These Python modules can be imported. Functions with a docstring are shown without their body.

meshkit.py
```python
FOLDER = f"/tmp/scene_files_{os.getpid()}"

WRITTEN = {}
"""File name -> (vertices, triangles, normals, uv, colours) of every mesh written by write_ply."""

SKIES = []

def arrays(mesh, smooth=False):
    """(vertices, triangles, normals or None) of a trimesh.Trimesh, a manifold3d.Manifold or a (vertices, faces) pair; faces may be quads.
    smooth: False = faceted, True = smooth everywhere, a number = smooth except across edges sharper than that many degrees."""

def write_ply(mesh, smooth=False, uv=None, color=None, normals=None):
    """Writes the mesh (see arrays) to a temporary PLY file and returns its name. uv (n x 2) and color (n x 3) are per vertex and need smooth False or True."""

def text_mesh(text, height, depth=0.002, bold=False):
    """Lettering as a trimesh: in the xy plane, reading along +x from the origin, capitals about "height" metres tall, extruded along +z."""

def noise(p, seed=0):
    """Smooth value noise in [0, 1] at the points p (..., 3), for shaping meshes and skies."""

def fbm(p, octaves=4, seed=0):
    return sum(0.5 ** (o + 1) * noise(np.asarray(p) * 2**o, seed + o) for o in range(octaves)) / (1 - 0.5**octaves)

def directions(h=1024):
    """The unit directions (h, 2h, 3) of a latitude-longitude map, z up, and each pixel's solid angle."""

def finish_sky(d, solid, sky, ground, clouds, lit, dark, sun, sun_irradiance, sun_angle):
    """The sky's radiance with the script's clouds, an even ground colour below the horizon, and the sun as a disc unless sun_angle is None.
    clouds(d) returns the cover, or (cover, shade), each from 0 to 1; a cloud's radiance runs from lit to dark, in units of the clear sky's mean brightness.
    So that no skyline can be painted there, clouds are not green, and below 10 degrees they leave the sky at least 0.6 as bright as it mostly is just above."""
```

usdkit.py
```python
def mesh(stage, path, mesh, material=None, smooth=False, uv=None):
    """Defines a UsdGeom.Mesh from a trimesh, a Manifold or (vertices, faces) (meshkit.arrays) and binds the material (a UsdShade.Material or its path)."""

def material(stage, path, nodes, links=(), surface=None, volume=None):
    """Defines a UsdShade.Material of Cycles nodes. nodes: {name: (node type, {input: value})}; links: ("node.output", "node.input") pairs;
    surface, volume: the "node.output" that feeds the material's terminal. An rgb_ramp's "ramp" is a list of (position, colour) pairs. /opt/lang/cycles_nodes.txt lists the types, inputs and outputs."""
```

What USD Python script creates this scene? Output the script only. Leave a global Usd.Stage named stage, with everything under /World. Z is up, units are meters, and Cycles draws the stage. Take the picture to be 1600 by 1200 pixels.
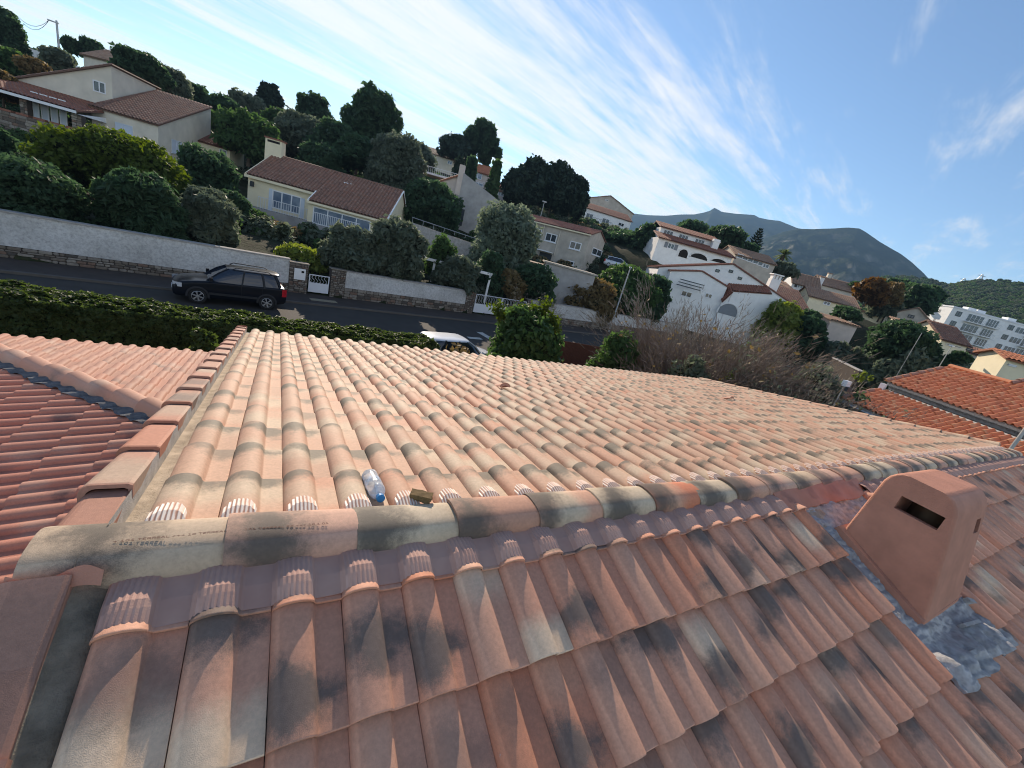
import math, random
import numpy as np, trimesh, usdkit, meshkit
from pxr import Usd, UsdGeom, UsdLux, UsdShade, Gf, Sdf, Vt
EXPOSURE = 0.55
SKY_STRENGTH, SUN_INT = 0.105, 1.15
AEROSOL = 0.06
CLOUD_DEG, CLOUD_COL, CLOUD_MAX = 20.0, (6.6, 6.4, 6.0), 0.88
HAZE, HAZE_COL = 0.00010, (0.36, 0.62, 1.0)
stage = Usd.Stage.CreateInMemory()
UsdGeom.SetStageUpAxis(stage, UsdGeom.Tokens.z)
UsdGeom.SetStageMetersPerUnit(stage, 1.0)
stage.SetDefaultPrim(UsdGeom.Xform.Define(stage, '/World').GetPrim())
# ---------------------------------------------------------------- camera (world: x along the main ridge, y towards the street, z up, ridge at z = 0)
YAW, PITCH, ROLL, FPX = 0.56447, 0.31746, 0.26711, 634.647
CAM = np.array([0.5244, -1.2955, 1.0790])
def _axes():
    F = np.array([math.sin(YAW)*math.cos(PITCH), math.cos(YAW)*math.cos(PITCH), -math.sin(PITCH)])
    R = np.cross(F, [0, 0, 1.0]); R /= np.linalg.norm(R); U = np.cross(R, F)
    return math.cos(ROLL)*R + math.sin(ROLL)*U, -math.sin(ROLL)*R + math.cos(ROLL)*U, F
RX, UX, FX = _axes()
cam = UsdGeom.Camera.Define(stage, '/World/camera')
m4 = np.eye(4); m4[0, :3] = RX; m4[1, :3] = UX; m4[2, :3] = -FX; m4[3, :3] = CAM
cam.AddTransformOp().Set(Gf.Matrix4d(*m4.ravel().tolist()))
cam.CreateHorizontalApertureAttr(36.0); cam.CreateVerticalApertureAttr(27.0)
cam.CreateFocalLengthAttr(36.0*FPX/1600.0); cam.CreateClippingRangeAttr(Gf.Vec2f(0.05, 30000))
cam.CreateExposureAttr(EXPOSURE)
# ---------------------------------------------------------------- sky and sun
SUN_AZ, SUN_EL = math.radians(10.5), math.radians(24.6)
sd = np.array([math.sin(SUN_AZ)*math.cos(SUN_EL), math.cos(SUN_AZ)*math.cos(SUN_EL), math.sin(SUN_EL)])
LK = '/World/Looks'
UsdGeom.Scope.Define(stage, LK)
def mat(name, nodes, links, surface='p.BSDF', volume=None):
    return usdkit.material(stage, f'{LK}/{name}', nodes, links, surface=surface, volume=volume)
CLOUD_ROT = math.radians(CLOUD_DEG)
sky_nodes = {
    'sky': ('sky_texture', {'sky_type': 'single_scattering', 'sun_disc': False, 'sun_elevation': SUN_EL, 'sun_rotation': SUN_AZ, 'air_density': 1.0, 'aerosol_density': AEROSOL, 'ozone_density': 3.0}),
    'tc': ('texture_coordinate', {}), 'xyz': ('separate_xyz', {}),
    'zc': ('math', {'math_type': 'maximum', 'value2': 0.06}),
    'dx': ('math', {'math_type': 'divide'}), 'dy': ('math', {'math_type': 'divide'}), 'pl': ('combine_xyz', {'z': 0.0}),
    'rot': ('vector_rotate', {'rotate_type': 'z_axis', 'angle': -CLOUD_ROT}), 'rs': ('separate_xyz', {}),
    # broad wobble of the bands
    'mw': ('mapping', {'scale': (0.35, 0.35, 1)}), 'nw': ('noise_texture', {'scale': 1.0, 'detail': 2.0}), 'ww': ('math', {'math_type': 'multiply_add', 'value2': 1.1}), 'w0': ('math', {'math_type': 'subtract', 'value2': 0.55}),
    'pp': ('math', {'math_type': 'pingpong', 'value2': 12.0}), 'pd': ('math', {'math_type': 'divide', 'value2': 12.0}),
    'band': ('rgb_ramp', {'ramp': [(x/12, (y, y, y)) for x, y in ((0, .04), (.6, .10), (1.0, .30), (1.5, .60), (2.0, .82), (2.6, 1.0), (3.3, .95), (3.7, .45), (4.0, .55), (4.25, .95), (4.6, .62), (5.1, .12), (6.2, .15), (6.8, .7), (7.4, .95), (8.3, .85), (8.9, .35), (9.6, .2), (12, .3))]}),
    'm1': ('mapping', {'scale': (0.55, 2.6, 1)}), 'm2': ('mapping', {'scale': (1.1, 9.0, 1), 'location': (3.1, 1.7, 0)}), 'm3': ('mapping', {'scale': (2.3, 3.6, 1), 'location': (1.1, 4.7, 0)}),
    'n1': ('noise_texture', {'scale': 1.0, 'detail': 6.0, 'roughness': 0.6, 'distortion': 0.5}), 'n2': ('noise_texture', {'scale': 1.0, 'detail': 7.0, 'roughness': 0.62, 'distortion': 0.6}), 'n3': ('noise_texture', {'scale': 1.0, 'detail': 5.0, 'roughness': 0.6}),
    'a': ('math', {'math_type': 'multiply_add', 'value2': 0.5}), 'a3': ('math', {'math_type': 'multiply_add', 'value2': 0.3}),
    'bl': ('math', {'math_type': 'multiply_add', 'value2': 0.42}),
    'r': ('map_range', {'from_min': 0.94, 'from_max': 1.42, 'to_min': 0.0, 'to_max': CLOUD_MAX, 'clamp': True, 'range_type': 'smoothstep'}),
    'mix': ('mix_color', {'b': CLOUD_COL}), 'bg': ('background_shader', {'strength': SKY_STRENGTH}),
}
sky_links = [('tc.generated', 'xyz.vector'), ('xyz.z', 'zc.value1'), ('xyz.x', 'dx.value1'), ('zc.value', 'dx.value2'), ('xyz.y', 'dy.value1'), ('zc.value', 'dy.value2'),
    ('dx.value', 'pl.x'), ('dy.value', 'pl.y'), ('pl.vector', 'rot.vector'), ('rot.vector', 'rs.vector'), ('rot.vector', 'm1.vector'), ('rot.vector', 'm2.vector'), ('rot.vector', 'm3.vector'), ('rot.vector', 'mw.vector'), ('mw.vector', 'nw.vector'),
    ('nw.fac', 'ww.value1'), ('rs.y', 'w0.value1'), ('w0.value', 'ww.value3'), ('ww.value', 'pp.value1'), ('pp.value', 'pd.value1'), ('pd.value', 'band.fac'),
    ('m1.vector', 'n1.vector'), ('m2.vector', 'n2.vector'), ('m3.vector', 'n3.vector'), ('n2.fac', 'a.value1'), ('n1.fac', 'a.value3'), ('n3.fac', 'a3.value1'), ('a.value', 'a3.value3'), ('band.color', 'bl.value1'), ('a3.value', 'bl.value3'),
    ('bl.value', 'r.value'), ('sky.color', 'mix.a'), ('r.result', 'mix.fac'), ('mix.result', 'bg.color')]
sky = mat('sky', sky_nodes, sky_links, surface='bg.background')
dome = UsdLux.DomeLight.Define(stage, '/World/sky')
UsdShade.MaterialBindingAPI.Apply(dome.GetPrim()).Bind(sky)
dome.GetPrim().SetCustomDataByKey('kind', 'structure')
sun = UsdLux.DistantLight.Define(stage, '/World/sun')
sun.CreateIntensityAttr(SUN_INT); sun.CreateAngleAttr(0.53); sun.CreateNormalizeAttr(True); sun.CreateColorAttr(Gf.Vec3f(1.0, 0.85, 0.68))
zx = sd; xx = np.cross([0, 0, 1.0], zx); xx /= np.linalg.norm(xx); yx = np.cross(zx, xx)
m4 = np.eye(4); m4[0, :3] = xx; m4[1, :3] = yx; m4[2, :3] = zx
sun.AddTransformOp().Set(Gf.Matrix4d(*m4.ravel().tolist()))
# ---------------------------------------------------------------- pixel helpers: from a pixel of the photograph to a place in the world
def ray(u, v):
    d = FX + RX*(u-800)/FPX + UX*(600-v)/FPX
    return d/np.linalg.norm(d)
def onplane(u, v, n, p0):
    d = ray(u, v); n = np.asarray(n, float)
    return CAM + d*(np.dot(n, np.asarray(p0, float)-CAM)/np.dot(n, d))
def onz(u, v, z): return onplane(u, v, (0, 0, 1), (0, 0, z))
def ondist(u, v, r):
    d = ray(u, v)
    return CAM + d*r/np.hypot(d[0], d[1])
def project(p):
    d = np.atleast_2d(np.asarray(p, float))-CAM; z = d@FX
    return np.c_[800+FPX*(d@RX)/z, 600-FPX*(d@UX)/z, z]
def in_view(p, margin=0.12):
    q = project(p); ok = (q[:, 2] > 0.05) & (q[:, 0] > -1600*margin) & (q[:, 0] < 1600*(1+margin)) & (q[:, 1] > -1200*margin) & (q[:, 1] < 1200*(1+margin))
    return bool(ok.any())
# ---------------------------------------------------------------- scene graph helpers
used = {}
origin = {}
def numbered(parent, name):
    k = used.get((parent, name), 0); used[(parent, name)] = k+1
    return name if k == 0 else f'{name}_{k:03d}'
def data(prim, label=None, cat=None, group=None, kind=None):
    for k, v in (('label', label), ('category', cat), ('group', group), ('kind', kind)):
        if v: prim.SetCustomDataByKey(k, v)
def thing(name, label, cat, loc=(0, 0, 0), group=None, kind=None):
    path = '/World/' + numbered('/World', name)
    x = UsdGeom.Xform.Define(stage, path); x.AddTranslateOp().Set(Gf.Vec3d(*[float(c) for c in loc]))
    data(x.GetPrim(), label, cat, group, kind); origin[path] = np.asarray(loc, float)
    return path
def obj(name, mesh, material, parent='/World', smooth=False, uv=None, label=None, cat=None, group=None, kind=None):
    path = parent + '/' + numbered(parent, name)
    if isinstance(mesh, tuple): v, f = np.asarray(mesh[0], float), np.asarray(mesh[1])
    else: v, f = np.array(mesh.vertices), np.array(mesh.faces)
    o = origin.get(parent, np.zeros(3)); origin[path] = o
    p = usdkit.mesh(stage, path, (v-o, f), material, smooth=smooth, uv=uv)
    data(p.GetPrim(), label, cat, group, kind)
    return path
class MB:
    """collects vertices, faces (triangles) and uv of one mesh"""
    def __init__(s): s.v, s.f, s.t, s.n = [], [], [], 0
    def add(s, v, f, uv=None):
        v = np.asarray(v, float).reshape(-1, 3); f = np.asarray(f, int)
        if f.shape[1] == 4: f = np.vstack([f[:, [0, 1, 2]], f[:, [0, 2, 3]]])
        s.v.append(v); s.f.append(f+s.n); s.t.append(np.zeros((len(v), 2)) if uv is None else np.asarray(uv, float)); s.n += len(v)
        return s
    def grid(s, P, uv=None, flip=False):
        a, b = P.shape[:2]; i = np.arange(a*b).reshape(a, b)
        q = np.stack([i[:-1, :-1], i[1:, :-1], i[1:, 1:], i[:-1, 1:]], -1).reshape(-1, 4)
        return s.add(P.reshape(-1, 3), q[:, ::-1] if flip else q, None if uv is None else uv.reshape(-1, 2))
    def box(s, lo, hi, fr=None):
        lo, hi = np.asarray(lo, float), np.asarray(hi, float)
        c = np.array([[x, y, z] for x in (lo[0], hi[0]) for y in (lo[1], hi[1]) for z in (lo[2], hi[2])])
        return s.hexa(c if fr is None else fr(c))
    def hexa(s, c):
        for q in ((0, 1, 3, 2), (4, 6, 7, 5), (0, 4, 5, 1), (2, 3, 7, 6), (0, 2, 6, 4), (1, 5, 7, 3)):
            s.add(np.asarray(c)[list(q)], [[0, 1, 2, 3]])
        return s
    def poly_prism(s, pts, vec):
        """closed prism of a planar 3D outline (convex) swept by vec"""
        p = np.asarray(pts, float); n = len(p); w = p+np.asarray(vec, float)
        s.add(p, [[0, i, i+1] for i in range(1, n-1)]); s.add(w, [[0, i+1, i] for i in range(1, n-1)])
        for i in range(n):
            j = (i+1) % n; s.add([p[i], p[j], w[j], w[i]], [[0, 1, 2, 3]])
        return s
    def tube(s, pts, r, n=6, cap=True):
        pts = np.asarray(pts, float); r = np.broadcast_to(r, len(pts)); rings = []
        for k in range(len(pts)):
            d = pts[min(k+1, len(pts)-1)]-pts[max(k-1, 0)]; d = d/(np.linalg.norm(d)+1e-9)
            a = np.cross(d, [0, 0, 1.0] if abs(d[2]) < .9 else [1.0, 0, 0]); a /= np.linalg.norm(a); b = np.cross(d, a)
            t = np.linspace(0, 2*np.pi, n, endpoint=False); rings.append(pts[k]+r[k]*(np.cos(t)[:, None]*a+np.sin(t)[:, None]*b))
        R = np.array(rings); R = np.concatenate([R, R[:, :1]], 1); s.grid(R)
        if cap:
            for k, q in ((0, rings[0]), (-1, rings[-1])): s.add(np.vstack([q, pts[k]]), [[i, (i+1) % n, n] for i in range(n)])
        return s
    def mesh(s): return np.vstack(s.v), np.vstack(s.f)
    def uv(s): return np.vstack(s.t)
    def obj(s, name, material, parent='/World', smooth=False, withuv=False, **k):
        return obj(name, s.mesh(), material, parent, smooth, s.uv() if withuv else None, **k)
# ---------------------------------------------------------------- materials
def simple(name, col, rough=0.8, var=0.25, scale=3.0, bump=0.0, bscale=40.0, spec=0.3, metallic=0.0, col2=None, detail=5.0, coords='position'):
    c = np.array(col, float); c2 = np.array(col2, float) if col2 is not None else c*(1-var)
    n = {'g': ('geometry', {}), 'n': ('noise_texture', {'scale': scale, 'detail': detail, 'roughness': 0.6}), 'r': ('rgb_ramp', {'ramp': [(0.3, tuple(c2)), (0.7, tuple(c))]}),
         'p': ('principled_bsdf', {'roughness': rough, 'specular_ior_level': spec, 'metallic': metallic})}
    l = [('g.position', 'n.vector'), ('n.fac', 'r.fac'), ('r.color', 'p.base_color')]
    if bump:
        n['bn'] = ('noise_texture', {'scale': bscale, 'detail': 4.0, 'roughness': 0.6}); n['b'] = ('bump', {'strength': 0.8, 'distance': bump})
        l += [('g.position', 'bn.vector'), ('bn.fac', 'b.height'), ('b.normal', 'p.normal')]
    return mat(name, n, l)
def tile_mat(name, base, cream, dark, orange, pd, pc, tint=0.25, bands=None, rough=0.72, dark_at=(0.15, 0.85), soft=0.30):
    """flamed clay tiles: uv = tile number + place on the tile; every tile draws its own base tone, dark cloud and pale end"""
    n = {
     'uv': ('texture_coordinate', {}),
     'fl': ('vector_math', {'math_type': 'floor'}), 'fr': ('vector_math', {'math_type': 'fraction'}), 'fs': ('separate_xyz', {}),
     'w': ('white_noise_texture', {'dimensions': '3D'}), 'ws': ('separate_color', {}),
     'off': ('vector_math', {'math_type': 'add', 'vector2': (37.3, 91.7, 5.1)}), 'w2': ('white_noise_texture', {'dimensions': '3D'}), 'ws2': ('separate_color', {}),
     'geo': ('geometry', {}),
     'nz': ('noise_texture', {'scale': 9.0, 'detail': 3.0, 'roughness': 0.6}), 'nzs': ('math', {'math_type': 'subtract', 'value2': 0.90}), 'ngr': ('noise_texture', {'scale': 330.0, 'detail': 1.0}), 'nmx': ('math', {'math_type': 'multiply_add', 'value2': 0.34}), 'ns1': ('noise_texture', {'scale': 45.0, 'detail': 5.0, 'roughness': 0.7}), 'nm2': ('math', {'math_type': 'multiply_add', 'value2': 0.45}),
     'nf': ('noise_texture', {'scale': 70.0, 'detail': 6.0, 'roughness': 0.7}),
     'ng': ('noise_texture', {'scale': 420.0, 'detail': 2.0}),
     # base tone
     'r0': ('rgb_ramp', {'ramp': [(0.0, orange), (0.3, base), (0.75, tuple(np.array(base)*(1-tint*0.5)+np.array(cream)*tint*0.5)), (1.0, tuple(np.array(base)*0.86))]}),
     # dark cloud: distance of v from a centre
     'cd': ('map_range', {'to_min': dark_at[0], 'to_max': dark_at[1]}), 'sd': ('math', {'math_type': 'subtract'}), 'wob': ('math', {'math_type': 'multiply_add', 'value2': 0.5}), 'ab': ('math', {'math_type': 'absolute'}),
     'cu': ('math', {'math_type': 'subtract'}), 'cua': ('math', {'math_type': 'absolute'}), 'cum': ('math', {'math_type': 'multiply_add', 'value2': 0.28}),
     'dm': ('map_range', {'from_min': soft+0.08, 'from_max': 0.10, 'to_min': 0.0, 'to_max': 1.0, 'clamp': True, 'range_type': 'smoothstep'}),
     'dg': ('map_range', {'from_min': 1.0-pd, 'from_max': 1.0-pd+0.25, 'to_min': 0.0, 'to_max': 0.92, 'clamp': True}), 'dmm': ('math', {'math_type': 'multiply'}),
     # pale cloud
     'cc': ('map_range', {'to_min': 0.1, 'to_max': 1.05}), 'sc': ('math', {'math_type': 'subtract'}), 'ac': ('math', {'math_type': 'absolute'}), 'wobc': ('math', {'math_type': 'multiply_add', 'value2': 0.3}),
     'cm': ('map_range', {'from_min': 0.36, 'from_max': 0.06, 'to_min': 0.0, 'to_max': 1.0, 'clamp': True, 'range_type': 'smoothstep'}),
     'cg': ('map_range', {'from_min': 1.0-pc, 'from_max': 1.0-pc+0.3, 'to_min': 0.0, 'to_max': 0.9, 'clamp': True}), 'cmm': ('math', {'math_type': 'multiply'}),
     'm1': ('mix_color', {'b': cream}), 'm2': ('mix_color', {'b': dark}),
     # fine wear
     'wr': ('map_range', {'from_min': 0.3, 'from_max': 0.75, 'to_min': 0.82, 'to_max': 1.1, 'clamp': True}), 'hv': ('hsv', {}),
     'spk': ('map_range', {'from_min': 0.70, 'from_max': 0.76, 'to_min': 0.0, 'to_max': 0.45, 'clamp': True}), 'm3': ('mix_color', {'b': (0.62, 0.57, 0.5)}),
     'ns': ('noise_texture', {'scale': 26.0, 'detail': 5.0, 'roughness': 0.75}),
     'bp': ('bump', {'strength': 0.5, 'distance': 0.0012}), 'p': ('principled_bsdf', {'roughness': rough, 'specular_ior_level': 0.35}),
    }
    l = [('uv.UV', 'fl.vector1'), ('uv.UV', 'fr.vector1'), ('fr.vector', 'fs.vector'), ('fl.vector', 'w.vector'), ('w.color', 'ws.color'), ('fl.vector', 'off.vector1'), ('off.vector', 'w2.vector'), ('w2.color', 'ws2.color'),
     ('geo.position', 'nz.vector'), ('geo.position', 'nf.vector'), ('geo.position', 'ng.vector'), ('geo.position', 'ns.vector'), ('geo.position', 'ngr.vector'), ('geo.position', 'ns1.vector'), ('ngr.fac', 'nmx.value1'), ('nz.fac', 'nmx.value3'), ('ns1.fac', 'nm2.value1'), ('nmx.value', 'nm2.value3'), ('nm2.value', 'nzs.value1'),
     ('ws.r', 'r0.fac'), ('ws.g', 'cd.value'), ('fs.y', 'sd.value1'), ('cd.result', 'sd.value2'), ('sd.value', 'ab.value1'), ('nzs.value', 'wob.value1'), ('ab.value', 'wob.value3'),
     ('fs.x', 'cu.value1'), ('ws2.b', 'cu.value2'), ('cu.value', 'cua.value1'), ('cua.value', 'cum.value1'), ('wob.value', 'cum.value3'), ('cum.value', 'dm.value'),
     ('ws.b', 'dg.value'), ('dm.result', 'dmm.value1'), ('dg.result', 'dmm.value2'),
     ('ws2.r', 'cc.value'), ('fs.y', 'sc.value1'), ('cc.result', 'sc.value2'), ('sc.value', 'ac.value1'), ('nzs.value', 'wobc.value1'), ('ac.value', 'wobc.value3'), ('wobc.value', 'cm.value'),
     ('ws2.g', 'cg.value'), ('cm.result', 'cmm.value1'), ('cg.result', 'cmm.value2'),
     ('r0.color', 'm1.a'), ('cmm.value', 'm1.fac'), ('m1.result', 'm2.a'), ('dmm.value', 'm2.fac'), ('nf.fac', 'wr.value'), ('wr.result', 'hv.value'), ('m2.result', 'hv.color'),
     ('ns.fac', 'spk.value'), ('spk.result', 'm3.fac'), ('hv.color', 'm3.a'), ('m3.result', 'p.base_color'), ('ng.fac', 'bp.height'), ('bp.normal', 'p.normal')]
    return mat(name, n, l)
M = {}
M['tile_near'] = tile_mat('tile_near', (0.69, 0.345, 0.225), (0.80, 0.61, 0.42), (0.17, 0.135, 0.112), (0.69, 0.29, 0.165), 0.66, 0.36)
M['tile_far'] = tile_mat('tile_far', (0.61, 0.37, 0.245), (0.63, 0.48, 0.33), (0.19, 0.16, 0.115), (0.60, 0.30, 0.185), 1.05, 0.8, dark_at=(0.80, 1.08), soft=0.25)
M['tile_left'] = tile_mat('tile_left', (0.50, 0.21, 0.14), (0.52, 0.29, 0.21), (0.20, 0.105, 0.085), (0.52, 0.20, 0.13), 0.3, 0.3, rough=0.6)
M['tile_left_street'] = tile_mat('tile_left_street', (0.53, 0.275, 0.19), (0.54, 0.34, 0.25), (0.24, 0.16, 0.13), (0.53, 0.25, 0.165), 0.22, 0.35)
M['tile_neighbour'] = tile_mat('tile_neighbour', (0.68, 0.245, 0.115), (0.70, 0.38, 0.20), (0.30, 0.11, 0.06), (0.68, 0.27, 0.12), 0.25, 0.45)
for nm, bs, pd_ in (('cap_beige', (0.58, 0.46, 0.32), .95), ('cap_salmon', (0.58, 0.31, 0.205), .8), ('cap_red', (0.60, 0.20, 0.10), .95), ('cap_plain_salmon', (0.60, 0.36, 0.26), .25)):
    M[nm] = tile_mat(nm, bs, (0.62, 0.50, 0.35), (0.10, 0.085, 0.068), tuple(np.array(bs)*(1, .93, .88)), pd_+.35, .35, dark_at=(0.08, 0.36), soft=0.42)
M['cap_grey'] = tile_mat('grey_cap', (0.56, 0.42, 0.29), (0.58, 0.46, 0.32), (0.11, 0.092, 0.072), (0.54, 0.35, 0.24), 1.4, 0.7, dark_at=(0.22, 0.34), soft=0.36)
M['cap_plain'] = tile_mat('rake_cap', (0.45, 0.215, 0.145), (0.44, 0.32, 0.23), (0.18, 0.125, 0.10), (0.48, 0.195, 0.115), 0.35, 0.5)
M['mortar'] = simple('mortar', (0.56, 0.46, 0.35), 0.95, 0.45, 14.0, 0.006, 120.0)
M['concrete'] = simple('concrete', (0.55, 0.52, 0.47), 0.95, 0.4, 20.0, 0.004, 150.0)
M['mossy'] = simple('mossy_mortar', (0.32, 0.27, 0.20), 0.95, 0.5, 18.0, 0.006, 120.0)
M['stucco'] = simple('house_stucco', (0.55, 0.45, 0.34), 0.9, 0.15, 2.0, 0.003, 90.0)
M['clay_paint'] = simple('clay_paint', (0.52, 0.245, 0.165), 0.8, 0.24, 7.0, 0.0035, 120.0, detail=9.0)
M['clay_smooth'] = simple('clay_paint_smooth', (0.47, 0.20, 0.13), 0.6, 0.2, 9.0, 0.002, 60.0)
M['dark_void'] = simple('dark_void', (0.02, 0.016, 0.014), 0.9, 0.2)
M['black_rubber'] = simple('black_rubber', (0.02, 0.02, 0.022), 0.6, 0.2)
M['steel'] = simple('galvanised_steel', (0.45, 0.46, 0.46), 0.45, 0.2, 8.0, metallic=0.7)
# ================================================================ the roof the photograph is taken from
AL, BE = math.radians(10.878), math.radians(22.653)
TW = 0.2
PROF = np.array([(0.004, .004), (.03, .019), (.08, .030), (.16, .040), (.26, .046), (.36, .0465), (.45, .043), (.52, .037), (.572, .027), (.60, .012), (.635, .0065), (.80, .006), (.996, .006)])
def prof_at(u): return np.interp(u, PROF[:, 0], PROF[:, 1], period=None)
def bend(x): return np.interp(x, [0, .43, .83, 1.6, 2.8, 4, 5.2, 6.8, 9, 11.7], [.018, .014, 0, -.012, -.021, -.023, -.008, .018, .036, .05])
class Slope:
    """a tiled slope: x across, s down the slope, h above it"""
    def __init__(s, O, ex, es, mirror=False, bend_on=False):
        s.O, s.ex, s.es = np.asarray(O, float), np.asarray(ex, float), np.asarray(es, float)
        s.eh = np.cross(s.ex, s.es); s.flip = s.eh[2] < 0
        if s.flip: s.eh = -s.eh
        s.mirror = mirror; s.bend = bend_on
    def at(s, x, d, h):
        x, d, h = np.broadcast_arrays(x, d, h)
        if s.bend: h = h+bend(x)*np.clip(1-d/5.0, 0, 1)   # the old ridge is not quite level
        return s.O + x[..., None]*s.ex + d[..., None]*s.es + h[..., None]*s.eh
    def tile(s, mb, x0, s0, s1, ident, w=TW, up=0.05, lift=0.022, hb=-0.058, thick=0.014, prof=PROF, jig=(0, 0, 0), hs=1.0, under=True):
        """one clay tile: exposed from s0 to s1, tucked 'up' below the next one"""
        u = prof[:, 0] if not s.mirror else 1-prof[::-1, 0]
        hh = (prof[:, 1] if not s.mirror else prof[::-1, 1])*hs
        ss = np.array([s0-up, s0+(s1-s0)*0.5, s1-0.004, s1])
        fr = (ss-s0)/(s1-s0)
        U, Sg = np.meshgrid(u, ss); F = (Sg-s0)/(s1-s0)
        Hh = hb + thick + np.broadcast_to(hh, U.shape) + lift*F + jig[2]
        Hh[-1] -= 0.003
        sk = jig[0]*(F-.5)
        P = s.at(x0+U*w+sk, Sg+jig[1], Hh)
        V = np.clip((Sg-s0+up)/(s1-s0+up), 0, 1)
        uv = np.stack([ident[0]+0.01+0.98*np.clip(U, 0, 1), ident[1]+0.01+0.98*V], -1)
        mb.grid(P, uv, flip=not s.flip)
        # lip at the low end and the edge on the left
        Hb = Hh[-1]-thick
        L = np.stack([s.at(x0+u*w+sk[-1], s1+jig[1], Hh[-1]), s.at(x0+u*w+sk[-1], s1+jig[1], Hb)])
        luv = np.stack([uv[-1], uv[-1]])
        mb.grid(L, luv, flip=not s.flip)
        for k in (0, -1):
            E_ = np.stack([s.at(x0+u[k]*w+sk[:, k], ss+jig[1], Hh[:, k]), s.at(x0+u[k]*w+sk[:, k], ss+jig[1], Hh[:, k]-thick)])
            mb.grid(E_, np.stack([uv[:, k], uv[:, k]]), flip=(k == 0) == s.flip)
        if under:
            B = s.at(x0+np.array([[u[0], u[-1]]]*2)*w, np.array([[s0-up]*2, [s1-.002]*2])+jig[1], hb+jig[2]+np.array([[0, 0], [lift, lift]])-.002)
            mb.grid(B, np.array([[uv[0, 0], uv[0, -1]], [uv[-1, 0], uv[-1, -1]]]), flip=s.flip)
        return mb
rng = np.random.default_rng(7)
house = thing('tiled_house', 'low house with faded salmon and grey tiled gable roof filling the foreground', 'house', (5.8, 0, -4.6))
NEAR = Slope((0, 0, 0), (1, 0, 0), (0, -math.cos(BE), -math.sin(BE)), bend_on=True)
FAR = Slope((0, 0, 0), (1, 0, 0), (0, math.cos(AL), -math.sin(AL)), bend_on=True)
XR = 11.72
tiles = []          # (size in the picture, slope, args, material)
def add_tiles(sl, xs, rows, key, material, hb, skip=None, **kw):
    for r, (s0, s1) in enumerate(rows):
        for k, x0 in enumerate(xs):
            if skip and skip(k, r): continue
            c = sl.at(np.array([x0+.02, x0+.18, x0+.02, x0+.18]), np.array([s0, s0, s1, s1]), np.array([hb]*4))
            if not in_view(c, 0.2): continue
            q = project(c); area = abs((q[0, 0]-q[3, 0])*(q[1, 1]-q[2, 1])-(q[0, 1]-q[3, 1])*(q[1, 0]-q[2, 0]))/2
            if q[:, 2].min() < .15: area = 0
            inpic = (q[:, 0].mean() > 0) & (q[:, 0].mean() < 1600) & (q[:, 1].mean() > 0) & (q[:, 1].mean() < 1200)
            jig = (rng.normal(0, .0015), rng.normal(0, .0025), rng.normal(0, .0012))
            tiles.append((area if inpic else 0, sl, (x0, s0, s1, (k+key, r+key)), dict(dict(hb=hb if not (sl is NEAR and r == 0) else hb-.008, jig=jig, **kw)), material))
nrows = [(0.232, 0.277)]+[(0.277+0.347*i, 0.277+0.347*(i+1)) for i in range(9)]
nx = [0.167+TW*k for k in range(57)]
add_tiles(NEAR, nx, nrows, 0, M['tile_near'], -0.060, skip=lambda k, r: 19 <= k <= 23 and r <= 3, up=.05, lift=.030, hs=1.18)
FL = 6.158; nfr = 17
frows = [(max(0.05+(FL-0.05)/nfr*i, .10), 0.05+(FL-0.05)/nfr*(i+1)) for i in range(nfr)]
fx = [0.2535-0.31*TW+TW*k for k in range(57)]
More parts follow.
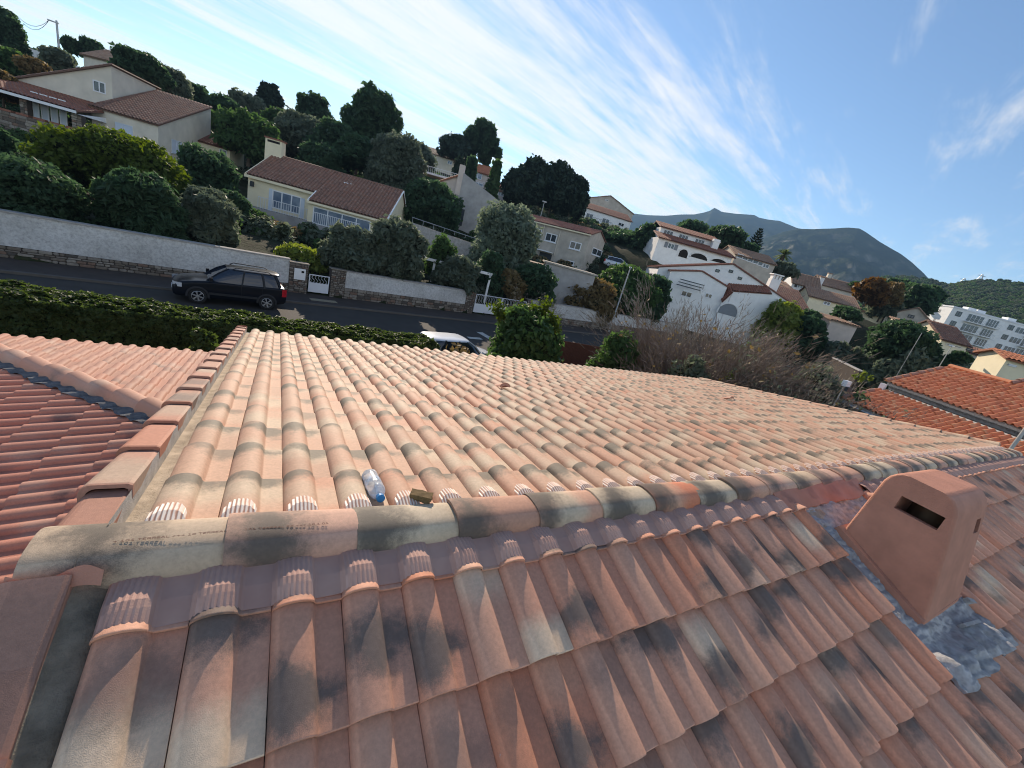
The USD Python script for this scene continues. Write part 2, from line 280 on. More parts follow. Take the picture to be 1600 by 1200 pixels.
add_tiles(FAR, fx, frows, 200, M['tile_far'], -0.072, lift=0.026, up=.04)
def emit(parent, tl, name, most=300, restname=None):
    tl = sorted(tl, key=lambda t: -t[0])
    rest = {}
    for i, (a, sl, args, kw, m) in enumerate(tl):
        if i < most:
            mb = MB(); sl.tile(mb, *args, **kw)
            mb.obj(name, m, parent, smooth=True, withuv=True)
        else:
            sl.tile(rest.setdefault(str(m.GetPath()), [MB(), m])[0], *args, **dict(kw, under=False))
    for mb, m in rest.values():
        mb.obj(restname or name, m, parent, smooth=True, withuv=True, kind='stuff')
emit(house, tiles, 'roof_tile', 300, 'roof_tile_field')
# roof boards below the tiles, walls
mb = MB()
for sl, L in ((NEAR, 5.4), (FAR, FL-.05)):
    c = [sl.at(np.array(x), np.array(d), np.array(h)) for x in (0.0, XR-.02) for d in (0.0, L) for h in (-.22, -.085)]
    mb.hexa(np.array(c))
mb.obj('roof_deck', M['mortar'], house)
yf, yn = FL*math.cos(AL)-.35, -5.4*math.cos(BE)+.35
mb = MB(); mb.box((0.02, yn, -4.75), (XR-.05, yf, -2.35)); 
mb.poly_prism([(0.02, yn, -2.35), (0.02, yf, -2.35), (0.02, yf, -yf*math.tan(AL)-.2), (0.02, 0, -.2), (0.02, yn, yn*math.tan(BE)-.2)], (XR-.07, 0, 0))
mb.obj('wall', M['stucco'], house)
# eave gutter on the street side
mb = MB(); e = FAR.at(np.array([-.05, XR]), np.array([FL+.06]*2), np.array([-.13]*2)); mb.tube(e, .06, 8); mb.obj('gutter', M['steel'], house, smooth=True)
# ---------------------------------------------------------------- ridge caps
def cap_shell(mb, x0, x1, r0, r1, zb, zt, ident, flange=0.0, thick=0.013, n=15, droop=0.0):
    """half-round ridge cap along x; wide end at x0"""
    th = np.linspace(0, np.pi, n)
    xs = np.array([x0, x0+.012, x0+(x1-x0)*.5, x1])
    rr = np.interp(xs, [x0, x1], [r0, r1]); rr[0] -= .002
    bz = bend(xs)
    def shell(off):
        P = np.zeros((4, n, 3)); c, sn = np.cos(th), np.sin(th)
        for i in range(4):
            a = rr[i]+off; top = zt-zb+off+(rr[i]-r0)
            P[i, :, 0] = xs[i]; P[i, :, 1] = -a*np.sign(c)*np.abs(c)**0.75; P[i, :, 2] = zb+bz[i]+top*np.abs(sn)**0.85
        return P
    A, B = shell(0), shell(-thick)
    uv = np.zeros((4, n, 2)); uv[..., 0] = ident[0]+.02+.96*np.linspace(0, 1, n)[None]; uv[..., 1] = ident[1]+.02+.96*((xs-x0)/(x1-x0))[:, None]
    mb.grid(A, uv); mb.grid(B, uv, flip=True)
    for k in (0, -1): mb.grid(np.stack([A[k], B[k]]), np.stack([uv[k], uv[k]]), flip=(k == -1))
    for k in (0, -1): mb.grid(np.stack([A[:, k], B[:, k]], 1), np.stack([uv[:, k], uv[:, k]], 1), flip=(k == 0))
    return mb
RXS = [0.4287+0.4*i for i in range(29)]
def crest(x): return float(np.interp(x, [.4, .84, 1.25, 2, 5, 11], [-.008, -.010, -.004, 0, -.010, -.022]))
CAPS = ['cap_plain_salmon', 'cap_beige', 'cap_salmon', 'cap_salmon', 'cap_beige', 'cap_red', 'cap_beige', 'cap_salmon', 'cap_plain_salmon', 'cap_beige', 'cap_plain_salmon', 'cap_salmon', 'cap_beige']+[['cap_beige', 'cap_salmon', 'cap_plain_salmon', 'cap_beige', 'cap_salmon'][k % 5] for k in range(20)]
for i in range(28):
    x0, x1 = RXS[i], min(RXS[i+1]+.05, XR)
    mb = MB(); j = rng.normal(0, .003, 3)
    cap_shell(mb, x0+j[0], x1, .112+j[1]*.5, .101, -.088+j[2]*.4, crest(x0)+j[2], (500+i, 700))
    mb.obj('ridge_cap', M[CAPS[i]], house, smooth=True, withuv=True)
# lettering pressed along the two nearest caps
# first, longer cap at the left end, bedded over the verge
mb = MB(); cap_shell(mb, -0.012, 0.475, .120, .106, -.104, .000, (480, 700)); mb.obj('ridge_cap', M['cap_grey'], house, smooth=True, withuv=True)
mb = MB()
for x0, txt in ((0.16, '+ 101 TERREAL +++ 10 TERREAL'), (0.46, '+ 101 TERREAL 90 +++ 10 1 01')):
    t = meshkit.text_mesh(txt, 0.0075, 0.0008)
    v = np.array(t.vertices); L_ = v[:, 0].max(); v[:, 0] *= 0.27/L_
    th0 = math.radians(78)
    yy, zz = -.118*np.cos(np.pi/2)**.75, 0
    P = np.stack([x0+v[:, 0], -.030-v[:, 1]*-1.0*.0-v[:, 1]*0.0 + v[:, 1]*.98, np.zeros(len(v))], 1)
    c = np.clip(-P[:, 1]/.111, -1, 1); th = np.arccos(np.abs(c)**(1/.75)); P[:, 2] = -.093+bend(P[:, 0])+.0885*np.sin(th)**.85 + v[:, 2]+.0010
    mb.add(P, np.array(t.faces))
mb.obj('pressed_lettering', simple('pressed_letters', (0.22, 0.12, 0.085), 0.9, 0.2), house)
# ---------------------------------------------------------------- ribbed closure strips under the caps
def closure(sl, s0f, s1f, x0, x1, hoff, name, material, x_off, step=TW/28, amp=(.0, 1.0), h0=None):
    h0 = hoff if h0 is None else h0
    xs = np.arange(x0, x1, step); u = ((xs-x_off)/TW) % 1.0
    ph = prof_at(u)
    ss = np.linspace(0, 1, 9)
    H = np.zeros((9, len(xs))); S_ = np.zeros((9, len(xs)))
    rib = 0.0019*np.where(np.arange(len(xs)) % 2, 1, -1)
    for i, t in enumerate(ss):
        s0, s1 = s0f, s1f(u, ph, xs)
        S_[i] = s0+(s1-s0)*t
        H[i] = h0+(hoff-h0)*min(1, t*1.6) + ph*(amp[0]+(amp[1]-amp[0])*min(1, t*1.5)) + rib*min(1, t*3)*(ph > .012)
    P = sl.at(xs[None].repeat(9, 0), S_, H)
    uv = np.stack([(xs[None].repeat(9, 0)-x_off)/TW, ss[:, None].repeat(len(xs), 1)], -1)
    mb = MB(); mb.grid(P, uv, flip=not sl.flip)
    P2 = sl.at(xs, S_[-1], H[-1]-.006); mb.grid(np.stack([P[-1], P2]), np.stack([uv[-1], uv[-1]]), flip=not sl.flip)
    return mb.obj(name, material, house, smooth=False, withuv=True)
M['closure'] = simple('mauve_closure', (0.54, 0.345, 0.275), 0.8, 0.22, 6.0, 0.0012, 260.0, col2=(0.46, 0.27, 0.215))
M['closure_red'] = simple('clay_closure', (0.36, 0.17, 0.13), 0.75, 0.3, 6.0, 0.001, 260.0)
wav = lambda xs, a: a*np.sin(xs*9.1)*np.sin(xs*3.7+1)
closure(NEAR, .075, lambda u, ph, xs: .264+wav(xs, .006), 0.172, 3.72, -.031, 'closure_strip', M['closure'], .167, h0=-.046)
closure(NEAR, .075, lambda u, ph, xs: .264+wav(xs, .006), 5.02, XR-.05, -.031, 'closure_strip', M['closure'], .167, h0=-.046)
# pale pleated closure seen on the street side, only on the crests
n = {'uv': ('texture_coordinate', {}), 's': ('separate_xyz', {}), 'm': ('math', {'math_type': 'multiply', 'value2': 15.0}), 'fr': ('math', {'math_type': 'fraction'}), 'nz': ('noise_texture', {'scale': 30.0, 'detail': 3.0}), 'g': ('geometry', {}),
     'ad': ('math', {'math_type': 'multiply_add', 'value2': 0.9}), 'r': ('rgb_ramp', {'ramp': [(0.62, (0.80, 0.70, 0.60)), (0.85, (0.55, 0.30, 0.20))]}), 'sb': ('math', {'math_type': 'subtract', 'value2': 0.3}), 'p': ('principled_bsdf', {'roughness': 0.6})}
l = [('uv.UV', 's.vector'), ('s.x', 'm.value1'), ('m.value', 'fr.value1'), ('g.position', 'nz.vector'), ('nz.fac', 'ad.value1'), ('fr.value', 'sb.value1'), ('sb.value', 'ad.value3'), ('ad.value', 'r.fac'), ('r.color', 'p.base_color')]
M['pleats'] = mat('pleated_closure', n, l)
closure(FAR, .03, lambda u, ph, xs: .05+.12*np.clip((ph-.010)/.034, 0, 1)**.6, .2, XR-.3, -.0405, 'pleated_closure', M['pleats'], fx[0], TW/30, amp=(1.0, 1.0), h0=-.075)
# ---------------------------------------------------------------- rake caps (left verge, far slope and near slope), verge wall and mortar
def rake_cap(sl, s0, s1, ident, name='rake_cap', wide_first=True, x=(0.0, 0.130), rise=(.012, .034), drop=.11, kink=0.0):
    """flat-topped cap with a rounded outer shoulder, its near end riding over the one before"""
    a, b = x; r = .035; th = np.linspace(np.pi, np.pi/2, 6)
    px = np.r_[a, a+r+r*np.cos(th), b-.012, b, b]; pz = np.r_[-drop, -r+r*np.sin(th), 0, -.006, -.055]
    ss = np.array([s0, s0+.010, (s0+s1)/2, s1]); e = np.interp(ss, [s0, s1], [rise[1], rise[0]]); e[0] -= .003
    grow = np.interp(ss, [s0, s1], [.006, 0])
    A = np.stack([sl.at(px+np.where(px < .06, -g, g*.5), np.full(len(px), q), pz+z) for q, z, g in zip(ss, e, grow)])
    B = np.stack([sl.at(px*.86+.009, np.full(len(px), q), pz+z-.014) for q, z in zip(ss, e)])
    uv = np.zeros(A.shape[:2]+(2,)); uv[..., 0] = ident[0]+.02+.96*np.linspace(0, 1, len(px)); uv[..., 1] = ident[1]+.02+.96*np.linspace(0, 1, 4)[:, None]
    mb = MB(); mb.grid(A, uv, flip=not sl.flip); mb.grid(B, uv, flip=sl.flip)
    mb.grid(np.stack([A[0], B[0]]), np.stack([uv[0], uv[0]]), flip=sl.flip); mb.grid(np.stack([A[-1], B[-1]]), np.stack([uv[-1], uv[-1]]), flip=not sl.flip)
    return mb.obj(name, M['cap_plain'], house, smooth=35 if False else False, withuv=True)
for i in range(17):
    s0 = .281+.3775*i-.3775*(i == 0)*0
    rake_cap(FAR, s0, min(s0+.41, FL+.05), (600+i, 800))
rake_cap(FAR, .07, .30, (590, 800), rise=(.006, -.008))
for i in range(6):
    s0 = .112+.375*i
    rake_cap(NEAR, s0+.41, s0, (640+i, 800), rise=(.022, .030), x=(-.03, .102))
# right verge: small caps seen as bumps
for i in range(16):
    s0 = .2+.3775*i
    mb = MB(); th = np.linspace(0, np.pi, 7); ss = np.array([s0, s0+.39]); rr = np.array([.085, .07])
    P = np.stack([FAR.at(XR-.02+r*np.cos(th), np.full(7, q), -.045+r*np.sin(th)*1.0) for q, r in zip(ss, rr)])
    uv = np.zeros((2, 7, 2)); uv[..., 0] = 660+i+.5; uv[..., 1] = 800.02+.96*np.array([0, 1])[:, None]
    mb.grid(P, uv); mb.add(np.vstack([P[0], FAR.at(np.array(XR-.02), np.array(s0), np.array(-.05))[None]]), [[j, j+1, 7] for j in range(6)], np.vstack([uv[0], uv[0, :1]]))
    mb.obj('verge_cap', M['tile_far'], house, smooth=True, withuv=True)
def fillet(sl, L0, L1, name, material, x=(.128, .135, .15, .19, .235), h=(.016, -.045, -.062, -.052, -.030), amp=.010, step=.03, seed=3):
    ss = np.arange(L0, L1, step); P = np.zeros((len(x), len(ss), 3))
    for i, (a, b) in enumerate(zip(x, h)):
        k = amp*(i > 1)
        nn = meshkit.fbm(np.stack([ss*7, np.full(len(ss), i*1.7), np.zeros(len(ss))], -1), 3, seed)-.5
        P[i] = sl.at(np.full(len(ss), a)+k*2.2*nn, ss, b+k*1.6*nn)
    mb = MB(); mb.grid(P, flip=sl.flip); return mb.obj(name, material, house, smooth=True)
fillet(FAR, .05, FL, 'verge_wall', M['concrete'], x=(.131, .132, .134), h=(.012, -.02, -.075), amp=.001)
fillet(FAR, .05, FL, 'verge_mortar', M['mortar'], x=(.130, .150, .175, .205, .25), h=(-.066, -.070, -.066, -.052, -.046), amp=.028)
fillet(NEAR, .05, 2.6, 'verge_mortar', M['mossy'], x=(.099, .104, .122, .145, .178), h=(.012, -.006, -.018, -.030, -.046), amp=.008)
# red mortar smear where the first cap meets the rake cap, dark gap beside the closure
mb = MB(); xs = np.linspace(-.02, .165, 14)
P = np.stack([NEAR.at(xs, .105+.015*np.sin(xs*40), .026+.004*np.sin(xs*60)), NEAR.at(xs, .130+.012*np.sin(xs*30+1)+.02*(xs > .1), .012+.0*xs)]); mb.grid(P, flip=True)
mb.obj('red_mortar', M['clay_paint'], house, smooth=True)
# ---------------------------------------------------------------- flashing below the chimney, painted apron
M['lead'] = simple('crumpled_lead', (0.46, 0.45, 0.445), 0.7, 0.45, 22.0, 0.005, 60.0, spec=0.3, col2=(0.24, 0.235, 0.23))
def sheet(x0, x1, s0, s1, hfun, name, material, seed, nx_=60, ns=60, ragged=0.0):
    xs = np.linspace(x0, x1, nx_); ts = np.linspace(0, 1, ns)
    X, T = np.meshgrid(xs, ts)
    lo = s1+ragged*(meshkit.fbm(np.stack([xs*5, xs*0, xs*0], -1), 3, seed)-.5)*2
    S_ = s0+(lo[None]-s0)*T
    P = NEAR.at(X, S_, hfun(X, S_)); mb = MB(); mb.grid(P, flip=not NEAR.flip)
    P2 = NEAR.at(X[-1], S_[-1], hfun(X, S_)[-1]-.012); mb.grid(np.stack([P[-1], P2]), flip=not NEAR.flip)
    P3 = NEAR.at(X[:, 0]-.002, S_[:, 0], hfun(X, S_)[:, 0]-.02); mb.grid(np.stack([P[:, 0], P3]), flip=NEAR.flip)
    return mb.obj(name, material, house, smooth=True)
def lead_h(X, S_):
    f = meshkit.fbm(np.stack([X*8, S_*16, X*0], -1), 4, 5)-.5; g = meshkit.fbm(np.stack([X*9+S_*6, S_*46, X*0+4], -1), 3, 9)-.5
    low = np.clip((S_-1.20)/.1, 0, 1)
    return -.032+.030*f+.020*g + low*(.022+.95*prof_at(((X-.167)/TW) % 1.0))
sheet(3.94, 4.99, .23, 1.41, lead_h, 'lead_flashing', M['lead'], 11, 110, 110, .05)
apr = lambda X, S_: -.004+.010*np.sin(X*17)*np.clip((S_-.12)/.1, 0, 1)-.02*np.clip((S_-.1)/.2, 0, 1)+.006*(meshkit.fbm(np.stack([X*9, S_*9, X*0], -1), 3, 2)-.5)
sheet(3.66, 5.06, .10, .265, apr, 'painted_apron', M['clay_smooth'], 21, 80, 14, .03)
for (x0, x1, s0, s1, h) in ((4.93, 5.0, 1.10, 1.13, .0), (4.55, 4.80, 1.19, 1.21, .0), (4.2, 4.5, 1.285, 1.31, .01)):
    c = np.array([NEAR.at(np.array(x), np.array(d+(.03 if x == x1 else 0)), np.array(hh)) for x in (x0, x1) for d in (s0, s1) for hh in (h-.03, h+.012)]); mb = MB(); mb.hexa(c); mb.obj('flashing_fold', M['lead'], house)
# ---------------------------------------------------------------- chimney (stands on the near slope)
def chimney():
    xl, xr = 4.14, 4.86
    def sec(z, yL, yR, xa, xb, r=.03, n=4):
        out = []
        for cx, cy, a0 in ((xa+r, yL-r, 90), (xa+r, yR+r, 180), (xb-r, yR+r, 270), (xb-r, yL-r, 0)):
            for a in np.radians(np.linspace(a0, a0+90, n)): out.append((cx+r*np.cos(a), cy+r*np.sin(a), z))
        return np.array(out)
    # the chimney tapers upwards; its shoulders are rounded
    yl0, yr0, zt = -.455, -1.0, .335
    secs = []
    zz = [-.60, -.44, -.25, 0.0, .18, .24, .28, .31, .328, .335]
    for z in zz:
        t = np.clip((z+.44)/(.335+.44), 0, 1)
        top = np.clip((z-.22)/(.115), 0, 1); ro = (1-math.sqrt(max(0, 1-top**2)))*.085
        yL = -.405-.05*t-ro*1.0; yR = -1.0+.185*t+ro*.9
        xa, xb = xl+.06*t, xr+.05*t
        secs.append(sec(z, yL, yR, xa, xb, r=.02+.0*t))
    import manifold3d as m3
    def to_m(t): return m3.Manifold(m3.Mesh(np.asarray(t.vertices, np.float32), np.asarray(t.faces, np.uint32)))
    A = m3.Manifold.hull_points(np.vstack(secs).astype(np.float32))
    inner = trimesh.creation.box((.54, .24, .54)); inner.apply_translation((4.50, -.69, -.09))
    def bar(lo, hi):
        b = trimesh.creation.box(np.abs(np.subtract(hi, lo))); b.apply_translation((np.array(lo)+np.array(hi))/2); return b
    slotL = bar((3.9, -.80, .105), (5.2, -.575, .200)); slotF = bar((4.70, -1.2, .065), (4.81, -.3, .165))
    A = A - to_m(inner) - to_m(slotL) - to_m(slotF)
    mm = A.to_mesh(); return np.array(mm.vert_properties[:, :3]), np.array(mm.tri_verts)
obj('chimney', chimney(), M['clay_paint'], house, smooth=35)
# plinth skirt and a curved baffle inside the chimney
mb = MB(); c = [NEAR.at(np.array(x), np.array(d), np.array(h)) for x in (4.10, 4.90) for d in (.44, 1.085) for h in (-.08, .005)]; mb.hexa(np.array(c)); mb.obj('chimney_plinth', M['clay_paint'], house)
mb = MB(); th = np.linspace(0, 2*np.pi, 25); P = np.stack([np.stack([4.50+.13*np.cos(th), -.69+.11*np.sin(th), np.full(25, z)], -1) for z in (-.2, .165)]); mb.grid(P); mb.grid(P*np.array([1, 1, 1])+np.array([0, 0, .0]), flip=True); mb.obj('flue_pipe', simple('flue_metal', (0.35, 0.25, 0.17), 0.4, 0.2, metallic=0.5), house, smooth=True)
mb = MB(); mb.grid(np.stack([np.linspace((4.08, -.42, -.235), (4.08, -.45, -.215), 6), np.linspace((4.2, -.42, -.2), (4.2, -.47, -.2), 6)])); 
# vents on the street slope
def vent(px, py, sc, label=None):
    p = onplane(px, py, FAR.eh, FAR.O); x, d = p[0], p[1]/math.cos(AL)
    mb = MB(); th = np.linspace(0, np.pi, 9); rows = []
    for t in np.linspace(0, 1, 5):
        r = (.085-.02*t)*sc; lift = (.055*(1-t)**1.3)*sc
        rows.append(FAR.at(x+r*np.cos(th), np.full(9, d+.24*t*sc), -.02+lift+r*np.sin(th)*.62))
    P = np.array(rows); uv = np.zeros(P.shape[:2]+(2,)); uv[..., 0] = 690.5; uv[..., 1] = 820+.5
    mb.grid(P, uv, flip=True); I = FAR.at(x+.07*sc*np.cos(th), np.full(9, d+.004), -.02+.05*sc+.055*sc*np.sin(th)*.8-.006); mb.grid(np.stack([P[0], I]), np.stack([uv[0], uv[0]]))
    k = mb.obj('vent_tile', M['tile_left_street'], house, smooth=True, withuv=True)
    q = MB(); q.add(np.vstack([I, I.mean(0)]), [[i, i+1, 9] for i in range(8)]); q.obj('vent_mouth', M['tile_left_street'], k)
vent(789, 606, .85); vent(1143, 625, .75)
# ================================================================ lower roof at the left, neighbour's roofs at the right
P0L, GL, TL = np.array([-.9, 4.366, -1.877]), 0.167, math.tan(math.radians(8.55))
lr = thing('annex_house', 'lower annex with pinkish hipped tile roof beside the raised verge', 'house', (-2.6, 3, -4.6))
g_ = math.atan(GL); LW = Slope((0, 0, 0), (0, -1, 0), (-math.cos(g_), 0, -math.sin(g_)))
# frame: origin on the verge line, across = towards the viewer, down = away from the main house
LW.O = np.array([-.02, 9.0, P0L[2]+GL*.88]); 
def lw_xy(y, x): return (9.0-y), (-.02-x)/math.cos(g_)
apex = np.array([-.02, 3.745, P0L[2]+GL*.88])
lt = []
course = .427
off_s = ((-.02)-(-.9+.421*2))/math.cos(g_)
hip_y = lambda x: apex[1]+(apex[0]-x)*1.10
for r in range(-1, 16):
    s1 = (-.02+.9)/math.cos(g_) + course*(r-2); s0 = s1-course
    if s1 < 0.05: continue
    for k in range(0, 52):
        x0 = (9.0-4.366) - TW*.30 + TW*(k-24)
        xm, ym = -.02-(s0+s1)/2*math.cos(g_), 9.0-(x0+.1)
        if ym > hip_y(xm)-.10: continue
        c = LW.at(np.array([x0, x0+.2, x0, x0+.2]), np.array([s0, s0, s1, s1]), np.zeros(4))
        if not in_view(c, .2): continue
        q = project(c)
        area = abs((q[0, 0]-q[3, 0])*(q[1, 1]-q[2, 1])-(q[0, 1]-q[3, 1])*(q[1, 0]-q[2, 0]))/2 if q[:, 2].min() > .1 else 0
        if not (-5 < q[:, 0].mean() < 330 and 550 < q[:, 1].mean() < 1205): area = 0
        jig = (0, rng.normal(0, .003), rng.normal(0, .001))
        lt.append((area, LW, (x0, max(s0, 0.0), s1, (k+2000, r+40)), dict(hb=-.062, jig=jig, lift=.022), M['tile_left']))
tq = math.atan(TL); LS = Slope((0, 0, 0), (1, 0, 0), (0, math.cos(tq), -math.sin(tq)))
LS.O = np.array([0, apex[1], apex[2]])
eave_s = (8.28-apex[1])/math.cos(tq)
nls = 12
for r in range(nls):
    s0, s1 = eave_s/nls*r, eave_s/nls*(r+1)
    for k in range(40):
        x0 = -.755-.06-TW*(k-3)
        ym = apex[1]+(s0+s1)/2*math.cos(tq)
        if x0+.1 > -.06 or ym < hip_y(x0+.1)+.08: continue
        c = LS.at(np.array([x0, x0+.2, x0, x0+.2]), np.array([s0, s0, s1, s1]), np.zeros(4))
        if not in_view(c, .2): continue
        q = project(c); area = abs((q[0, 0]-q[3, 0])*(q[1, 1]-q[2, 1])-(q[0, 1]-q[3, 1])*(q[1, 0]-q[2, 0]))/2
        if not (-5 < q[:, 0].mean() < 345): area = 0
        jig = (rng.normal(0, .004), rng.normal(0, .004), rng.normal(0, .002))
        lt.append((area, LS, (x0, s0, s1, (k+2100, r+60)), dict(hb=-.062, jig=jig, lift=.022), M['tile_left_street']))
emit(lr, lt, 'roof_tile', 300, 'roof_tile_field')
# lead under the hip, hip caps
hd = np.array([-1, 1.10, 0]); hl = np.linalg.norm(hd); hd3 = np.array([-1, 1.10, -GL]); hd3 /= np.linalg.norm(hd3)
pn = np.cross(hd3, [0, 0, 1]); pn /= np.linalg.norm(pn)
if pn[1] > 0: pn = -pn               # towards the viewer
M['lead_blue'] = simple('old_lead', (0.13, 0.135, 0.15), 0.7, 0.5, 14.0, 0.012, 30.0, spec=0.4)
mb = MB(); ts = np.linspace(0, 5.6, 180); bb = np.linspace(.02, .25, 14)
T_, B_ = np.meshgrid(ts, bb); jag = .04*(meshkit.fbm(np.stack([ts*5, ts*0, ts*0], -1), 3, 8)-.5)
B_ = B_+(jag*2)[None]*(B_ > .15); base = apex+hd3*T_[..., None]+pn*B_[..., None]
zpl = apex[2]+GL*(base[..., 0]-apex[0]); base[..., 2] = zpl-.02+.5*prof_at(((9.0-base[..., 1]-(9-4.366)+TW*.3)/TW) % 1.0)*1.5+.02*(meshkit.fbm(base*6, 3, 4)-.5)+.016
mb.grid(base); mb.obj('hip_flashing', M['lead_blue'], lr, smooth=True)
for i in range(12):
    t0 = .10+.475*i; t1 = t0+.53; n_ = 11
    th = np.linspace(0, np.pi, n_); tt = np.array([t0, t0+.01, (t0+t1)/2, t1]); rr = np.interp(tt, [t0, t1], [.125, .145]); A_ = []
    for t_, r_ in zip(tt, rr):
        lift = np.interp(t_, [t0, t1], [-.006, .022])
        A_.append(apex+hd3*t_+pn[None]*(r_*np.sign(np.cos(th))*np.abs(np.cos(th))**.8)[:, None]+np.array([0, 0, 1])*(-.075+lift+r_*1.35*np.sin(th)**.9)[:, None])
    A_ = np.array(A_); uv = np.zeros((4, n_, 2)); uv[..., 0] = 2300+i+.03+.94*np.linspace(0, 1, n_); uv[..., 1] = 90.03+.94*((tt-t0)/(t1-t0))[:, None]
    mb = MB(); mb.grid(A_, uv); B2 = A_*1.0; B2[..., 2] -= .016; mb.grid(B2, uv, flip=True)
    for k in (0, -1): mb.grid(np.stack([A_[k], B2[k]]), np.stack([uv[k], uv[k]]), flip=(k == -1))
    k = mb.obj('hip_cap', M['tile_left_street'], lr, smooth=True, withuv=True)
    q = MB(); c_ = A_[0, n_//2-2]+hd3*.03; q.tube([c_-np.array([0, 0, .01]), c_+np.array([0, 0, .004])], .010, 6); q.obj('nail_hole', M['dark_void'], k)
mb = MB(); zb = lambda x: apex[2]+GL*(x-apex[0])-.085
mb.poly_prism([(-.02, -2.5, zb(-.02)), (-6, -2.5, zb(-6)), (-6, hip_y(-6), zb(-6)), (-.02, apex[1], zb(-.02))], (0, 0, -.12))
p1, p2, p3 = (-.02, apex[1]+.02, zb(-.02)), (-4.1, hip_y(-4.1)+.02, zb(-4.1)), (-4.1, 8.2, zb(-4.1)-.02); p4 = (-.02, 8.2, apex[2]-.085-TL*(8.2-apex[1]))
mb.poly_prism([p1, p4, p3, p2], (0, 0, -.12)); mb.obj('roof_deck', M['mortar'], lr)
mb = MB(); mb.box((-4.0, -2.4, -4.75), (-.03, 7.95, -2.75)); mb.obj('wall', M['stucco'], lr)
# ---------------------------------------------------------------- neighbour at the right
ny = math.radians(70.593); ne = np.array([math.cos(ny), math.sin(ny), 0]); ns_ = 0.427
nu = np.array([math.sin(ny)*math.cos(ns_), -math.cos(ny)*math.cos(ns_), math.sin(ns_)])
nb = thing('neighbour_house', 'neighbouring house with bright orange roman tile roofs on two levels', 'house', (24, 2, -4.6))
NL = Slope((19.839, 5.038, -1.128), -ne, -nu); NU = Slope(CAM+.955*(np.array([22.31, 3.925, -.157])-CAM), -ne, -nu)
BUMP = np.array([(0, .012), (.08, .03), (.2, .062), (.33, .078), (.46, .07), (.58, .04), (.68, .012), (.84, .0), (1.0, .004)])
nt = []
def nroof(sl, a_far, a_near, ups, off, key, clip=None):
    nc = int(round(ups/.344)); 
    for r in range(nc):
        s1 = -.344*r+.02; s0 = s1-.344
        for k in range(int((a_far-a_near)/TW)):
            x0 = -a_far+TW*k+off
            if clip and not clip(x0+.1, r): continue
            c = sl.at(np.array([x0, x0+.2, x0, x0+.2]), np.array([s0, s0, s1, s1]), np.zeros(4))
            if not in_view(c, .15): continue
            q = project(c); area = abs((q[0, 0]-q[3, 0])*(q[1, 1]-q[2, 1])-(q[0, 1]-q[3, 1])*(q[1, 0]-q[2, 0]))/2
            if q[:, 0].mean() > 1600: area = 0
            nt.append((area, sl, (x0, s0, s1, (k+key, r+20)), dict(hb=-.09, lift=.03, prof=BUMP, jig=(rng.normal(0, .006), rng.normal(0, .01), rng.normal(0, .004)), thick=.016), M['tile_neighbour']))
nroof(NL, .6, -6.0, 1.75, -.06, 3000)
nroof(NU, 1.6, -6.5, 2.75, -.06, 3100, clip=None)
nroof(NU, -.35, -6.5, 5.2, -.06, 3100, clip=lambda x, r: r >= 8)
emit(nb, nt, 'roof_tile', 300, 'roof_tile_field')
def nquad(sl, a0, a1, u0, u1, h0, h1, mb):
    c = [sl.at(np.array(-a), np.array(-u), np.array(h)) for a in (a0, a1) for u in (u0, u1) for h in (h0, h1)]; mb.hexa(np.array(c))
mb = MB(); nquad(NL, .55, -6.2, -.02, 1.9, -.2, -.095, mb); nquad(NU, 1.55, -6.5, 0, 2.75, -.2, -.095, mb); nquad(NU, -.4, -6.5, 2.75, 5.2, -.2, -.095, mb); mb.obj('roof_deck', M['concrete'], nb)
M['old_wall'] = simple('weathered_render', (0.42, 0.39, 0.36), 0.95, 0.4, 4.0, 0.008, 30.0)
M['white_wall'] = simple('white_render', (0.84, 0.83, 0.80), 0.9, 0.12, 1.5, 0.004, 25.0)
up0 = np.array([nu[0], nu[1], 0])/math.cos(ns_)
def nbox(a0, a1, d0, d1, z0, z1, o, mb):
    c = [o*np.array([1, 1, 0])+ne*a+up0*d+np.array([0, 0, z]) for a in (a0, a1) for d in (d0, d1) for z in (z0, z1)]; mb.hexa(np.array(c))
mb = MB(); nbox(.35, -7, .25, 9, -4.75, -1.42, NL.O, mb); nbox(1.35, -7, .30, 9, -4.75, -.30, NU.O, mb); mb.obj('wall', M['old_wall'], nb)
# ornamental courses of half-round tiles below the upper eave
for row in range(3):
    mb = MB()
    for k in range(38):
        a = 1.4-.2*k-.1*(row % 2); c0 = NU.O+ne*a+np.array([0, 0, -.10-.075*row])+up0*(.02+.05*row); th = np.linspace(0, np.pi, 7)
        ring = c0+ne*(.085*np.cos(th))[:, None]+np.array([0, 0, 1])*(.055*np.sin(th))[:, None]; mb.grid(np.stack([ring, ring+up0*.25])); mb.grid(np.stack([ring, c0+(ring-c0)*.75])) ; mb.add(np.vstack([c0+(ring-c0)*.75+up0*.06, (c0+up0*.06)[None]]), [[j, j+1, 7] for j in range(6)])
    mb.obj('eave_course', M['old_wall'], nb, kind='stuff')
mb = MB(); nbox(1.45, -7, .16, .4, -.42, -.30, NU.O, mb); mb.obj('cornice', M['old_wall'], nb)
